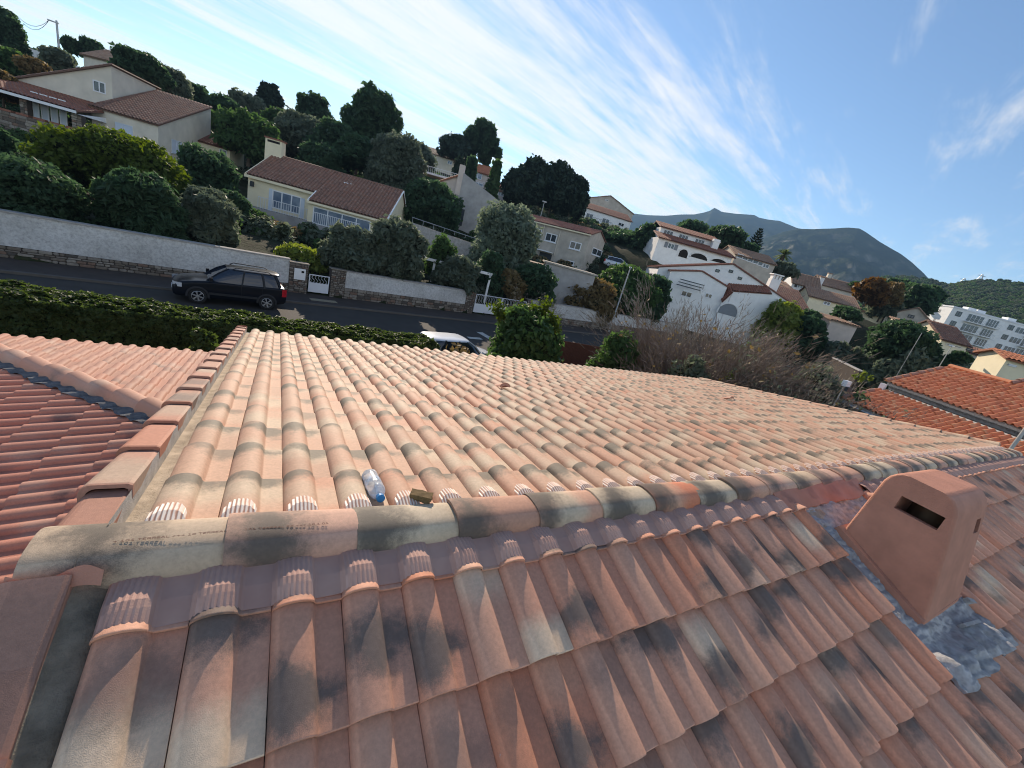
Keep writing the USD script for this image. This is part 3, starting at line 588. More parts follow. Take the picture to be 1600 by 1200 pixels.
# verges, ridge of the upper roof, gutter
for sl, a, u0, u1 in ((NL, .62, 0, 1.75), (NU, 1.62, 0, 2.85), (NU, -.36, 2.8, 5.3)):
    for k in range(int((u1-u0)/.36)):
        mb = MB(); th = np.linspace(0, np.pi, 7); d = u0+.36*k
        P_ = np.stack([sl.at(-a+r*np.cos(th), np.full(7, -q), -.05+h+r*np.sin(th)*.9) for q, r, h in ((d, .10, .02), (d+.38, .085, .0))]); mb.grid(P_); mb.grid(np.stack([P_[0], P_[0]*.999+sl.at(np.array(-a), np.array(-d), np.array(-.06))*.001])); mb.obj('verge_cap', M['cap_plain'], nb, smooth=True)
mb = MB(); e = NU.at(np.array([-1.6, .38]), np.array([-2.82]*2), np.array([-.01]*2)); mb.tube(e, .09, 8); mb.obj('ridge_cap', M['tile_neighbour'], nb, smooth=True)
mb = MB(); e = NL.at(np.array([-.7, 6]), np.array([.12]*2), np.array([-.16]*2)); mb.tube(e, .055, 8); mb.obj('gutter', M['steel'], nb, smooth=True)
mb = MB(); nbox(-5.05, -6.6, -.6, 2.2, -1.6, .02, NL.O, mb); mb.obj('parapet', M['old_wall'], nb)
mb = MB(); c0 = NL.at(np.array(-.62), np.array(-1.75), np.array(.0)); mb.box(c0-.09, c0+np.array([.09, .09, .16])); mb.obj('mortar_lump', M['white_wall'], nb)
# ================================================================ ground
SE, SN, SO = np.array([.9822, .188, 0]), np.array([-.188, .9822, 0]), np.array([0, 25.5, 0])
def st(t, n, z=-4.75): return SO+SE*t+SN*n+np.array([0, 0, z])
ctrl = []
for t in range(-60, 70, 6):
    for n, z in ((-40, -4.8), (-25, -4.75), (-14, -4.75), (-7, -4.75), (-.5, -4.75), (.9, -3.0), (5, -2.9)):
        p = st(t, n); ctrl.append((p[0], p[1], z))
def cp(u, v, r, dz=0.0):
    p = ondist(u, v, r); ctrl.append((p[0], p[1], p[2]+dz))
for a in ((-2.5, 44.5, -3.0), (10, 40, -3.2), (-16, 54, -1.6), (-30, 60, -1), (31.5, 56, .4), (38, 47, -.3), (54, 50, 4.6), (66, 44, 3.6), (46, 45, -1.6), (60, 36, -2.0), (40, 22, -4.2), (55, 10, -4.2), (30, 10, -4.6)): ctrl.append(a)
for a in ((0, 82, 130), (60, 88, 125), (120, 120, 120), (200, 140, 120), (300, 185, 130), (400, 205, 130), (500, 235, 130), (600, 262, 135), (690, 262, 118), (760, 300, 105), (860, 345, 150), (700, 318, 66), (820, 330, 95), (920, 352, 118), (980, 372, 118),
          (1000, 390, 90), (1040, 400, 80), (1180, 425, 92), (1240, 455, 108), (1300, 478, 100), (1350, 500, 95), (1400, 520, 110), (1470, 520, 200), (1590, 575, 190), (1440, 535, 100), (1470, 560, 75), (1520, 575, 70), (1590, 590, 52)): cp(*a)
ctrl = np.array(ctrl)
from scipy.interpolate import RBFInterpolator
rbf = RBFInterpolator(ctrl[:, :2], ctrl[:, 2], kernel='linear', smoothing=1.5, neighbors=40)
def ground(x, y):
    p = np.stack([np.ravel(x), np.ravel(y)], -1); z = rbf(p)
    r = np.hypot(p[:, 0], p[:, 1]); far = 30+np.clip((r-260)/900, 0, 1)*20; w = np.clip((r-170)/150, 0, 1); w = w*w*(3-2*w)
    front = np.clip((p[:, 1]+45)/20, 0, 1)
    z = np.clip(z, -6, 60); z = z*(1-w)+np.where(p[:, 1] > 0, far*.6, -6)*w
    s = (p-SO[:2])@SN[:2]
    flat = np.clip((s-.7)/.3, 0, 1)*np.clip((80-abs(p[:, 0]))/20, 0, 1) + (1-np.clip((80-abs(p[:, 0]))/20, 0, 1))
    z = np.where(s < .7, np.where(abs(p[:, 0]) < 62, -4.75, z), z)
    return z.reshape(np.shape(x))
rr = np.concatenate([np.arange(2, 60, 1.1), np.geomspace(60, 3000, 75)]); aa = np.radians(np.concatenate([np.arange(-60, 120, .8), np.arange(120, 300.1, 6)]))
Rg, Ag = np.meshgrid(rr, aa); X, Y = Rg*np.sin(Ag), Rg*np.cos(Ag)
Z = ground(X, Y)+np.where((((np.stack([X, Y], -1)-SO[:2])@SN[:2]) > 1.5), (meshkit.fbm(np.stack([X*.35, Y*.35, X*0], -1), 3, 1)-.5)*.5, 0)
mb = MB(); mb.grid(np.stack([X, Y, Z], -1), flip=True); mb.add(np.vstack([[0, 0, -4.75], np.stack([X, Y, Z], -1)[:, 0]]), [[0, i+1, i+2] for i in range(len(aa)-1)])
n = {'g': ('geometry', {}), 'n1': ('noise_texture', {'scale': .35, 'detail': 6.0, 'roughness': .65}), 'n2': ('noise_texture', {'scale': 4.0, 'detail': 5.0}), 'r': ('rgb_ramp', {'ramp': [(.3, (.022, .030, .012)), (.5, (.04, .048, .02)), (.62, (.075, .065, .036)), (.75, (.035, .045, .016))]}),
     'm': ('mix_color', {'blend_type': 'multiply', 'fac': .6}), 'b': ('bump', {'distance': .08}), 'p': ('principled_bsdf', {'roughness': .95, 'specular_ior_level': .15})}
l = [('g.position', 'n1.vector'), ('g.position', 'n2.vector'), ('n1.fac', 'r.fac'), ('r.color', 'm.a'), ('n2.color', 'm.b'), ('m.result', 'p.base_color'), ('n2.fac', 'b.height'), ('b.normal', 'p.normal')]
M['soil'] = mat('garden_soil', n, l)
mb.obj('ground', M['soil'], smooth=True, kind='structure')
# street and pavement
M['asphalt'] = simple('asphalt', (0.066, 0.058, 0.050), 0.9, 0.25, 1.2, 0.004, 90.0)
M['asphalt_pale'] = simple('pavement_asphalt', (0.082, 0.064, 0.054), 0.9, 0.25, 1.6, 0.004, 90.0)
M['kerb'] = simple('kerb_stone', (0.13, 0.115, 0.10), 0.9, 0.2, 3.0)
M['white_paint'] = simple('road_paint', (0.62, 0.6, 0.54), 0.8, 0.35, 5.0)
mb = MB(); mb.add([st(-60, -9.3, -4.745), st(70, -9.3, -4.745), st(70, -2.35, -4.745), st(-60, -2.35, -4.745)], [[0, 1, 2, 3]]); mb.obj('road', M['asphalt'], kind='structure')
mb = MB(); fr = lambda c: SO+c[:, :1]*SE+c[:, 1:2]*SN+c[:, 2:]*np.array([0, 0, 1.0])
mb.box((-60, -2.2, -4.8), (70, .3, -4.64), fr); pv = mb.obj('pavement', M['asphalt_pale'], kind='structure')
mb = MB(); mb.box((-60, -2.36, -4.8), (70, -2.203, -4.643), fr); mb.obj('kerb', M['kerb'], pv)
mb = MB(); mb.box((-60, -11.2, -4.8), (70, -9.35, -4.64), fr); p2_ = mb.obj('pavement', M['asphalt_pale'], kind='structure'); mb = MB(); mb.box((-60, -9.347, -4.8), (70, -9.22, -4.638), fr); mb.obj('kerb', M['white_paint'], p2_)
# sunlit threshold stone on the pavement and give-way marking
mb = MB(); mb.box((1.9, -1.62, -4.64), (3.35, -1.1, -4.632), fr); mb.obj('threshold_slab', simple('pale_slab', (.40, .33, .22), .9, .4, 14.0), pv)
mb = MB(); mb.add([st(9.6, -6.7, -4.739), st(10.6, -6.7, -4.739), st(10.6, -6.3, -4.739), st(9.6, -6.3, -4.739)], [[0, 1, 2, 3]])
mb.add([st(11.2, -6.8, -4.739), st(11.7, -6.8, -4.739), st(11.7, -5.0, -4.739), st(11.2, -5.0, -4.739)], [[0, 1, 2, 3]]); mb.obj('road_marking', M['white_paint'], kind='structure')
# ---------------------------------------------------------------- garden wall along the street: render above a course of rubble stone
n = {'g': ('geometry', {}), 'n1': ('noise_texture', {'scale': 9.0, 'detail': 6.0, 'roughness': .7}), 'n2': ('noise_texture', {'scale': .8, 'detail': 4.0}), 'r': ('rgb_ramp', {'ramp': [(.3, (.38, .37, .36)), (.55, (.60, .59, .57)), (.75, (.68, .67, .64))]}), 'r2': ('rgb_ramp', {'ramp': [(.3, (.78, .77, .75)), (.6, (1, 1, 1))]}),
     'm': ('mix_color', {'blend_type': 'multiply', 'fac': 1.0}), 'b': ('bump', {'distance': .03, 'strength': 1.0}), 'p': ('principled_bsdf', {'roughness': .95, 'specular_ior_level': .1})}
l = [('g.position', 'n1.vector'), ('g.position', 'n2.vector'), ('n1.fac', 'r.fac'), ('n2.fac', 'r2.fac'), ('r.color', 'm.a'), ('r2.color', 'm.b'), ('m.result', 'p.base_color'), ('n1.fac', 'b.height'), ('b.normal', 'p.normal')]
M['rough_render'] = mat('rough_render', n, l)
STONE = [simple(f'rubble_{i}', c, .95, .35, 9.0, .008, 40.0) for i, c in enumerate([(.27, .235, .195), (.20, .165, .13), (.15, .12, .095), (.33, .29, .24), (.23, .15, .11), (.11, .095, .08)])]
M['joint'] = simple('dark_joint', (.075, .06, .05), 1, .3)
def stones(parent, t0, t1, z0, z1, n0, seed, hmin=.08, hmax=.2, wmin=.16, wmax=.5, fr=fr, limit=10**9, proud=.03):
    rg = np.random.default_rng(seed); z = z0; rest = {}; cnt = 0
    while z < z1-.03:
        h = min(rg.uniform(hmin, hmax), z1-z); 
        if z1-(z+h) < hmin*.6: h = z1-z
        t = t0
        while t < t1-.04:
            w = min(rg.uniform(wmin, wmax), t1-t)
            if t1-(t+w) < wmin*.5: w = t1-t
            a, b, c_, d_ = t+.014, t+w-.014, z+.012, z+h-.012; pr = n0-rg.uniform(.4, 1.4)*proud
            j = lambda s=.016: rg.uniform(-s, s)
            k = min(.035, (b-a)*.25, (d_-c_)*.3)
            outl = np.array([(a+k+j(), c_+j(.01)), (b-k+j(), c_+j(.01)), (b+j(.01), c_+k+j(.01)), (b+j(.01), d_-k+j(.01)), (b-k+j(), d_+j(.01)), (a+k+j(), d_+j(.01)), (a+j(.01), d_-k+j(.01)), (a+j(.01), c_+k+j(.01))])
            ctr = outl.mean(0); back = np.c_[outl[:, 0], np.full(8, n0+.03), outl[:, 1]]; mid = np.c_[outl[:, 0], np.full(8, pr+.012), outl[:, 1]]; inn = np.c_[ctr+(outl-ctr)*.78, np.full(8, pr)][:, [0, 2, 1]]
            P_ = np.stack([back, mid, inn]); P_ = np.concatenate([P_, P_[:, :1]], 1); mbs = MB(); mbs.grid(fr(P_.reshape(-1, 3)).reshape(P_.shape)); mbs.add(np.vstack([fr(inn), fr(np.array([[ctr[0], pr-.006, ctr[1]]]))]), [[i, (i+1) % 8, 8] for i in range(8)])
            m_ = STONE[int(rg.choice(6, p=[.26, .22, .16, .16, .12, .08]))]
            if cnt < limit: mbs.obj('stone', m_, parent)
            else: rest.setdefault(str(m_.GetPath()), (m_, []))[1].append(mbs)
            cnt += 1; t += w
        z += h
    for m_, L_ in rest.values():
        o = MB(); [o.add(*x.mesh()) for x in L_]; o.obj('stone_field', m_, parent, kind='stuff')
    return cnt
def street_wall(name, label, t0, t1, ztop, zs, left_pier=None, right_pier=None, seed=1, group=None, tv=None):
    w = thing(name, label, 'wall', st((t0+t1)/2, .15, -4.75), group=group)
    mb = MB(); mb.box((t0, .0, zs), (t1, .32, ztop), fr); mb.obj('render_panel', M['rough_render'], w)
    mb = MB(); mb.box((t0-.0, -.02, -4.7), (t1, .32, zs), fr); mb.obj('rubble_core', M['joint'], w)
    mb = MB(); mb.box((t0-.02, -.05, ztop), (t1+.02, .37, ztop+.06), fr); mb.obj('coping', M['old_wall'], w)
    a, b = tv if tv else (t0, t1)
    stones(w, a, b, -4.66, zs, -.02, seed, limit=150)
    return w
street_wall('garden_wall', 'long white rendered garden wall on rubble stone behind the black car', -20, 1.0, -2.82, -4.16, seed=1, tv=(-12.2, 1.0))
street_wall('garden_wall', 'middle white rendered garden wall between the small and the wide white gate', 4.15, 13.2, -2.98, -3.98, seed=2)
street_wall('garden_wall', 'right-hand white rendered garden wall running behind the street lamp', 20.0, 48, -2.85, -4.02, seed=3, tv=(20.0, 36))
def pier(label, t0, t1, ztop, seed, extra=0):
    w = thing('stone_pier', label, 'pier', st((t0+t1)/2, .2, -4.75))
    mb = MB(); mb.box((t0, -.04, -4.7), (t1, .42, ztop), fr); mb.obj('rubble_core', M['joint'], w)
    stones(w, t0, t1, -4.66, ztop-.02, -.04, seed, .07, .15, .12, .34)
    mb = MB(); mb.box((t0-.04, -.09, ztop), (t1+.04, .46, ztop+.05), fr); mb.obj('cap_stone', STONE[0], w)
    return w
pr1 = pier('stone pier with the letterbox plate left of the small white gate', 1.0, 2.0, -2.95, 11)
mb = MB(); mb.box((1.25, -.10, -3.86), (1.85, -.075, -3.22), fr); q = mb.obj('letterbox_plate', M['white_wall'], pr1); mb = MB(); mb.box((1.62, -.12, -3.44), (1.76, -.102, -3.33), fr); mb.obj('letter_slot', M['dark_void'], q)
pier('stone pier right of the small white gate', 3.28, 4.15, -2.95, 12)
pier('stone pier left of the wide white gate', 13.2, 14.0, -2.75, 13)
pier('stone pier right of the wide white gate behind the tall bush', 19.45, 20.0, -2.85, 14)
M['white_metal'] = simple('white_metal', (.72, .73, .75), .45, .08, 2.0)
def gate(name, label, t0, t1, zb, zm, ztop, lattice, leaves):
    gt = thing(name, label, 'gate', st((t0+t1)/2, 0, -4.75))
    w = (t1-t0)/leaves
    for i in range(leaves):
        a, b = t0+w*i+.03, t0+w*(i+1)-.03
        mb = MB(); mb.box((a+.04, -.02, zb), (b-.04, .005, zm), fr); mb.obj('gate_panel', M['white_metal'], gt)
        for lo, hi in (((a, -.03, zb), (a+.05, .02, ztop)), ((b-.05, -.03, zb), (b, .02, ztop)), ((a+.05, -.028, zm), (b-.05, .018, zm+.05)), ((a+.05, -.028, ztop-.05), (b-.05, .018, ztop))):
            mb = MB(); mb.box(lo, hi, fr); mb.obj('gate_bar', M['white_metal'], gt)
        k = int((b-a)/lattice)
        for j in range(k):
            u = a+.06+(b-a-.1)*j/k; mb = MB(); pts = np.array([(u+.5*lattice*math.sin(s*math.pi*2), -.005, zm+.05+(ztop-.1-zm)*s) for s in np.linspace(0, 1, 7)]); mb.tube(fr(pts), .011, 5); mb.obj('gate_bar', M['white_metal'], gt)
    return gt
gate('pedestrian_gate', 'small white metal gate with scrolled bars between two stone piers', 2.04, 3.24, -4.5, -3.98, -3.45, .17, 1)
gate('driveway_gate', 'wide white double gate with wavy bars in front of the green car', 14.05, 19.4, -4.5, -3.85, -3.05, .17, 2)
mb = MB(); mb.box((2.0, 2.6, -3.1), (3.6, 2.62, -2.5), fr)
lt_ = mb.obj('panel_board', simple('beige_board', (.50, .40, .24), .9, .3, 8.0), label='sunlit beige board standing behind the small white gate', cat='board')
# street lamps
def lamp(label, base, top, px, arm):
    L_ = thing('street_lamp', label, 'lamp', base)
    mb = MB(); mb.tube([base, base+(top-base)*.5, top], [px, px*.8, px*.6], 8); mb.obj('post', M['steel'], L_, smooth=True)
    mb = MB(); d = np.array(arm)/np.linalg.norm(arm); s = np.cross(d, [0, 0, 1]); L0 = np.linalg.norm(arm)
    for sg in (-.25, 0.0):
        pass
    c = top+np.array([0, 0, .03]); prof_ = [(-.25*L0, .05), (0, .12), (.5*L0, .15), (.9*L0, .12), (L0, .03)]
    rows = [np.stack([c+d*a-s*w+np.array([0, 0, .0]), c+d*a-s*w*.7+np.array([0, 0, .09]), c+d*a+s*w*.7+np.array([0, 0, .09]), c+d*a+s*w, c+d*a-np.array([0, 0, .05]), c+d*a-s*w]) for a, w in prof_]
    mb.grid(np.array(rows)); mb.obj('lamp_head', M['white_metal'], L_, smooth=40 if False else False)
    return L_
lb = onz(951, 518.5, -4.64); dl = np.hypot(*(lb-CAM)[:2]); tz = ondist(988, 420, dl)
lamp('tall grey street lamp leaning over the white garden wall', lb, np.array([lb[0], lb[1], tz[2]]), .10, (-.5, -.55, 0))
# ================================================================ houses up the slope
M['tile_brown'] = tile_mat('tile_brown', (0.27, 0.135, 0.088), (0.36, 0.23, 0.16), (0.12, 0.07, 0.05), (0.30, 0.135, 0.08), .4, .4)
M['tile_red'] = tile_mat('tile_red', (0.30, 0.115, 0.07), (0.36, 0.2, 0.13), (0.15, 0.07, 0.05), (0.33, 0.12, 0.07), .4, .4)
M['tile_tan'] = tile_mat('tile_tan', (0.36, 0.22, 0.14), (0.42, 0.29, 0.2), (0.2, 0.13, 0.09), (0.36, 0.19, 0.11), .4, .4)
M['tile_orange'] = tile_mat('tile_orange', (0.48, 0.17, 0.08), (0.52, 0.27, 0.15), (0.3, 0.12, 0.07), (0.50, 0.18, 0.08), .3, .4)
M['cream'] = simple('cream_render', (0.80, 0.71, 0.50), .9, .12, 1.2, .003, 40)
M['beige'] = simple('beige_render', (0.69, 0.63, 0.52), .9, .18, .9, .003, 40)
M['grey_render'] = simple('grey_render', (0.53, 0.475, 0.40), .95, .3, 1.0, .004, 30)
M['pink_render'] = simple('pink_render', (0.66, 0.55, 0.47), .9, .2, .9, .003, 40)
M['plinth'] = simple('plinth_render', (0.42, 0.40, 0.38), .95, .3, 1.1, .004, 30)
M['white_frame'] = simple('white_frame', (.76, .77, .78), .5, .05, 2)
M['blue_shutter'] = simple('pale_shutter', (.60, .66, .74), .6, .08, 3)
M['grey_shutter'] = simple('grey_shutter', (.22, .24, .26), .6, .1, 3)
M['dark_frame'] = simple('dark_frame', (.04, .045, .05), .5, .1)
n = {'g': ('geometry', {}), 'nz': ('noise_texture', {'scale': .9, 'detail': 2.0}), 'r': ('rgb_ramp', {'ramp': [(.35, (.012, .016, .022)), (.65, (.045, .055, .065))]}), 'p': ('principled_bsdf', {'roughness': .06, 'specular_ior_level': .9})}
M['glass'] = mat('window_glass', n, [('g.position', 'nz.vector'), ('nz.fac', 'r.fac'), ('r.color', 'p.base_color')])
M['curtain'] = mat('curtained_glass', dict(n, r=('rgb_ramp', {'ramp': [(.35, (.10, .14, .2)), (.65, (.25, .30, .36))]})), [('g.position', 'nz.vector'), ('nz.fac', 'r.fac'), ('r.color', 'p.base_color')])
class Bld:
    def __init__(s, name, label, corner, r, yaw, drop, cat='house', group=None, ground_to=None):
        """corner: pixel of the front-left eave corner, r: how far away, drop: eave height above the floor"""
        s.E = ondist(*corner, r) if r else np.asarray(corner, float)
        s.y = math.radians(yaw); s.e1 = np.array([math.cos(s.y), math.sin(s.y), 0]); s.e2 = np.array([-math.sin(s.y), math.cos(s.y), 0])
        s.H = drop; s.base = s.E-np.array([0, 0, drop])
        s.t = thing(name, label, cat, s.base, group)
    def w(s, c): c = np.atleast_2d(np.asarray(c, float)); return s.base+c[:, :1]*s.e1+c[:, 1:2]*s.e2+c[:, 2:]*np.array([0, 0, 1.0])
    def px(s, u, v, face='f', off=0.0):
        """pixel -> local coordinates on a face: f: b = off, r or l: a = off"""
        n, o = (s.e2, s.base+s.e2*off) if face == 'f' else (s.e1, s.base+s.e1*off)
        p = onplane(u, v, n, o)-s.base
        return np.array([p@s.e1, p@s.e2, p[2]])
    def obj(s, mb, name, m, **k): return mb.obj(name, m, s.t, **k)
    def box(s, lo, hi, name, m, parent=None): mb = MB(); mb.box(lo, hi, s.w); return mb.obj(name, m, parent or s.t)
    def walls(s, W, D, z0, z1, m, gable=None, a0=0, b0=0, name='wall'):
        """gable: None, ('x', rise) ridge along e1, ('y', rise[, at]) ridge along e2, ('m', rise) rising backwards, ('mx', rise) rising to the right, ('ml', rise) rising to the left"""
        mb = MB()
        if gable is None: mb.box((a0, b0, z0), (a0+W, b0+D, z1), s.w)
        else:
            k, rise = gable[:2]; at = gable[2] if len(gable) > 2 else .5
            if k == 'x': pts = [(a0, b0, z0), (a0, b0, z1), (a0, b0+D*at, z1+rise), (a0, b0+D, z1+rise*0), (a0, b0+D, z0)]; vec = s.e1*W
            elif k == 'm': pts = [(a0, b0, z0), (a0, b0, z1), (a0, b0+D, z1+rise), (a0, b0+D, z0)]; vec = s.e1*W
            elif k == 'y': pts = [(a0, b0, z0), (a0, b0, z1), (a0+W*at, b0, z1+rise), (a0+W, b0, z1), (a0+W, b0, z0)]; vec = s.e2*D
            elif k == 'mx': pts = [(a0, b0, z0), (a0, b0, z1), (a0+W, b0, z1+rise), (a0+W, b0, z0)]; vec = s.e2*D
            elif k == 'ml': pts = [(a0, b0, z0), (a0, b0, z1+rise), (a0+W, b0, z1), (a0+W, b0, z0)]; vec = s.e2*D
            mb.poly_prism(s.w(pts), vec)
        return s.obj(mb, name, m)
    def roof(s, p0, p1, q0, m, pitch=.30, course=.40, name='roof', thick=.10, hi=.09, fine=5, parent=None):
        """a tiled plane: eave from p0 to p1, q0 is the point above p0 at the top edge"""
        p0, p1, q0 = (s.w(x)[0] for x in (p0, p1, q0)); ex = p1-p0; L = np.linalg.norm(ex); ex /= L; es = q0-p0; S_ = np.linalg.norm(es); es /= S_
        eh = np.cross(ex, es); eh *= np.sign(eh[2]) if eh[2] else 1
        nc = max(1, int(round(L/pitch))); nr = max(1, int(round(S_/course)))
        us = np.linspace(0, nc, nc*fine+1)
        P_, U_ = [], []
        for r in range(nr):
            for e, f in ((0.0, 0.03), (.999, 0.0)):
                dd = (r+e)/nr*S_
                hh = hi*np.abs(np.sin(np.pi*us))**.9+f+ (0 if e else .0)
                P_.append(p0+ex*(us/nc*L)[:, None]+es*dd+eh*(hh)[:, None]); U_.append(np.stack([us+37, np.full(len(us), 500+r+.02+.95*(1-e))], -1))
        mb = MB(); mb.grid(np.array(P_), np.array(U_), flip=np.dot(np.cross(ex, es), [0, 0, 1]) < 0)
        q = [p0+eh*-.004, p1+eh*-.004, p1+es*S_+eh*-.004, p0+es*S_+eh*-.004]; mb.poly_prism(q, -eh*thick)
        for i in range(1, len(mb.t)): mb.t[i][:] = (37.5, 500.5)
        return mb.obj(name, m, parent or s.t, smooth=False, withuv=True)
    def window(s, a, b, face='f', off=0.0, frame='white_frame', pane='glass', nx_=2, ny_=1, fw=.07, shutters=None, sill=False, name='window', depth=.05, parent=None):
        """a, b: local (along, z) opposite corners on a face"""
        (x0, z0), (x1, z1) = (min(a[0], b[0]), min(a[1], b[1])), (max(a[0], b[0]), max(a[1], b[1]))
        if x1-x0 > 12 or z1-z0 > 9: return None
        sg = {'f': -1, 'r': 1, 'l': -1}[face]
        def fr_(c):
            c = np.asarray(c, float)
            L_ = np.stack([c[:, 0], off+sg*c[:, 1], c[:, 2]], -1) if face == 'f' else np.stack([off+sg*c[:, 1], c[:, 0], c[:, 2]], -1)
            return s.w(L_)
        mb = MB()
        mb.box((x0, -.02, z0), (x0+fw, depth, z1), fr_); mb.box((x1-fw, -.02, z0), (x1, depth, z1), fr_); mb.box((x0+fw, -.02, z0), (x1-fw, depth, z0+fw), fr_); mb.box((x0+fw, -.02, z1-fw), (x1-fw, depth, z1), fr_)
        for i in range(1, nx_):
            x = x0+(x1-x0)*i/nx_; mb.box((x-fw*.5, -.02, z0+fw), (x+fw*.5, depth-.004, z1-fw), fr_)
        for i in range(1, ny_):
            z = z0+(z1-z0)*i/ny_; mb.box((x0+fw, -.02, z-fw*.35), (x1-fw, depth-.008, z+fw*.35), fr_)
        w_ = mb.obj(name, M[frame], parent or s.t)
        mb = MB(); mb.box((x0+fw*.6, -.02, z0+fw*.6), (x1-fw*.6, .012, z1-fw*.6), fr_); mb.obj('pane', M[pane], w_)
        if shutters:
            sw = (x1-x0)/2
            for xa in (x0-sw-.02, x1+.02): mb = MB(); mb.box((xa, .0, z0), (xa+sw, .05, z1), fr_); mb.obj('shutter', M[shutters], w_)
        if sill: mb = MB(); mb.box((x0-.1, .0, z0-.09), (x1+.1, .12, z0-.003), fr_); mb.obj('sill', M[frame], w_)
        return w_
    def win(s, p, q, face='f', off=0.0, **k):
        A, B = s.px(*p, face, off), s.px(*q, face, off); i = 0 if face == 'f' else 1
        return s.window((A[i], A[2]), (B[i], B[2]), face, off, **k)
    def panel(s, p, q, name, m, face='f', off=0.0, out=.03):
        A, B = s.px(*p, face, off), s.px(*q, face, off); i = 0 if face == 'f' else 1; sg = {'f': -1, 'r': 1, 'l': -1}[face]
        lo = [0, 0, min(A[2], B[2])]; hi = [0, 0, max(A[2], B[2])]; lo[i], hi[i] = min(A[i], B[i]), max(A[i], B[i]); j = 1-i; lo[j], hi[j] = sorted((off-.01*sg*0, off+sg*out)); 
        return s.box(lo, hi, name, m)
    def rail(s, a0, a1, z0, z1, off, m, step=.14, face='f', name='railing'):
        def fr_(c): return s.w(np.stack([c[:, 0], off+c[:, 1], c[:, 2]], -1) if face == 'f' else np.stack([off+c[:, 1], c[:, 0], c[:, 2]], -1))
        mb = MB(); mb.box((a0, -.03, z1-.05), (a1, .03, z1), fr_); mb.box((a0, -.02, z0+.06), (a1, .02, z0+.1), fr_)
        for k in range(int((a1-a0)/step)+1): x = a0+step*k; mb.box((x-.016, -.012, z0), (x+.016, .012, z1-.05), fr_)
        return s.obj(mb, name, m)
def tpl(b, a, c): return b.px(*a, c)
# ---- house 1: big beige house with stone ground floor, top left
b = Bld('stone_and_beige_house', 'big beige house over a dark stone ground floor at the upper left', (-15.42, 56.38, 3.25), 0, -15.9, 2.6)
W, D, s_, H = 5.25, 10.4, .37, 2.6
b.walls(W, D, -2.2, H, M['beige'], ('m', s_*D))
b.roof((-.1, -.25, H-.09), (W+.15, -.25, H-.09), (-.1, D, H+s_*D), M['tile_brown'])
b.walls(7.4, D-3.43+.2, H-1.0, 3.2, M['beige'], ('mx', 3.48), a0=-7.66, b0=3.43, name='upper_wall')
b.roof((-7.9, 3.2, 3.14), (-7.9, D+.8, 3.14), (-.05, 3.2, 3.14+.47*7.85), M['tile_brown'], name='upper_roof')
b.win((145, 124), (166, 148), 'f', 3.43, nx_=2, fw=.09, pane='glass')
b.win((180, 190), (208, 217), 'f', 0, frame='blue_shutter', pane='blue_shutter', nx_=2, name='shuttered_window', sill=True)
b.win((268, 217), (284, 242), 'r', W, frame='blue_shutter', pane='blue_shutter', nx_=2, name='shuttered_window', sill=True)
b.win((300, 223), (314, 240), 'r', W, frame='blue_shutter', pane='blue_shutter', nx_=2, name='shuttered_window', sill=True)
b.box((-1.6, 6.2, 6.0), (-.7, 7.0, 6.85), 'chimney', M['pink_render'])
q = b.px(329, 222, 'f', 8.0)
b.walls(3.2, 4.0, -2.0, q[2]-.2, M['cream'], ('m', 1.6), a0=W-.05, b0=7.6, name='side_wall'); b.roof((W, 7.4, q[2]-.25), (W+3.4, 7.4, q[2]-.25), (W, 11.6, q[2]+1.4), M['tile_red'], name='side_roof'); b.win((343, 232), (354, 256), 'f', 7.6, frame='white_frame', pane='grey_shutter', nx_=2)
# porch with stone front
pb = -3.0
e0, e1_ = b.px(0, 136, 'f', pb-.4), b.px(119, 173, 'f', pb-.4)
b.roof((e0[0]-4, pb-.4, e1_[2]), (e1_[0], pb-.4, e1_[2]), (e0[0]-4, 3.4, e1_[2]+.34*3.8), M['tile_red'], name='porch_roof')
b.box((e0[0]-4, pb-.46, e1_[2]-.22), (e1_[0], pb-.40, e1_[2]-.005), 'fascia', M['white_frame'])
mb = MB(); mb.poly_prism(b.w([(e1_[0], pb-.4, e1_[2]-.25), (e1_[0], 0.2, e1_[2]-.25), (e1_[0], 0.2, e1_[2]+.34*.6)]), b.e1*.12); b.obj(mb, 'fascia', M['white_frame'])
zt = b.px(70, 185, 'f', pb)[2]; x0_, x1_ = b.px(0, 200, 'f', pb)[0]-4, b.px(132, 230, 'f', pb)[0]
b.box((x0_, pb, -6), (x1_, 3.3, zt-.25), 'stone_wall', M['joint'])
def bfr(off): return lambda c: b.w(np.stack([c[:, 0], off+c[:, 1], c[:, 2]], -1))
zf = b.px(60, 290, 'f', pb)[2]
dA, dB = b.px(72, 219, 'f', pb), b.px(90, 268, 'f', pb); hA_, hB_ = b.px(17, 212, 'f', pb), b.px(36, 254, 'f', pb)
stones(b.t, b.px(0, 200, 'f', pb)[0]-.6, x1_, zf, zt-.28, 0.0, 31, .16, .3, .35, .95, bfr(pb), 280, .05)
for (u0, u1) in ((50, 63), (64, 78), (79, 92), (93, 106)): A_, B_ = b.px(u0, 163+(u0-50)*.28, 'f', -1.0), b.px(u1, 182+(u1-50)*.28, 'f', -1.0); b.window((A_[0], zt-.2), (B_[0], zt+1.9), 'f', -1.0, frame='white_frame', pane='blue_shutter', nx_=1, name='folding_shutter')
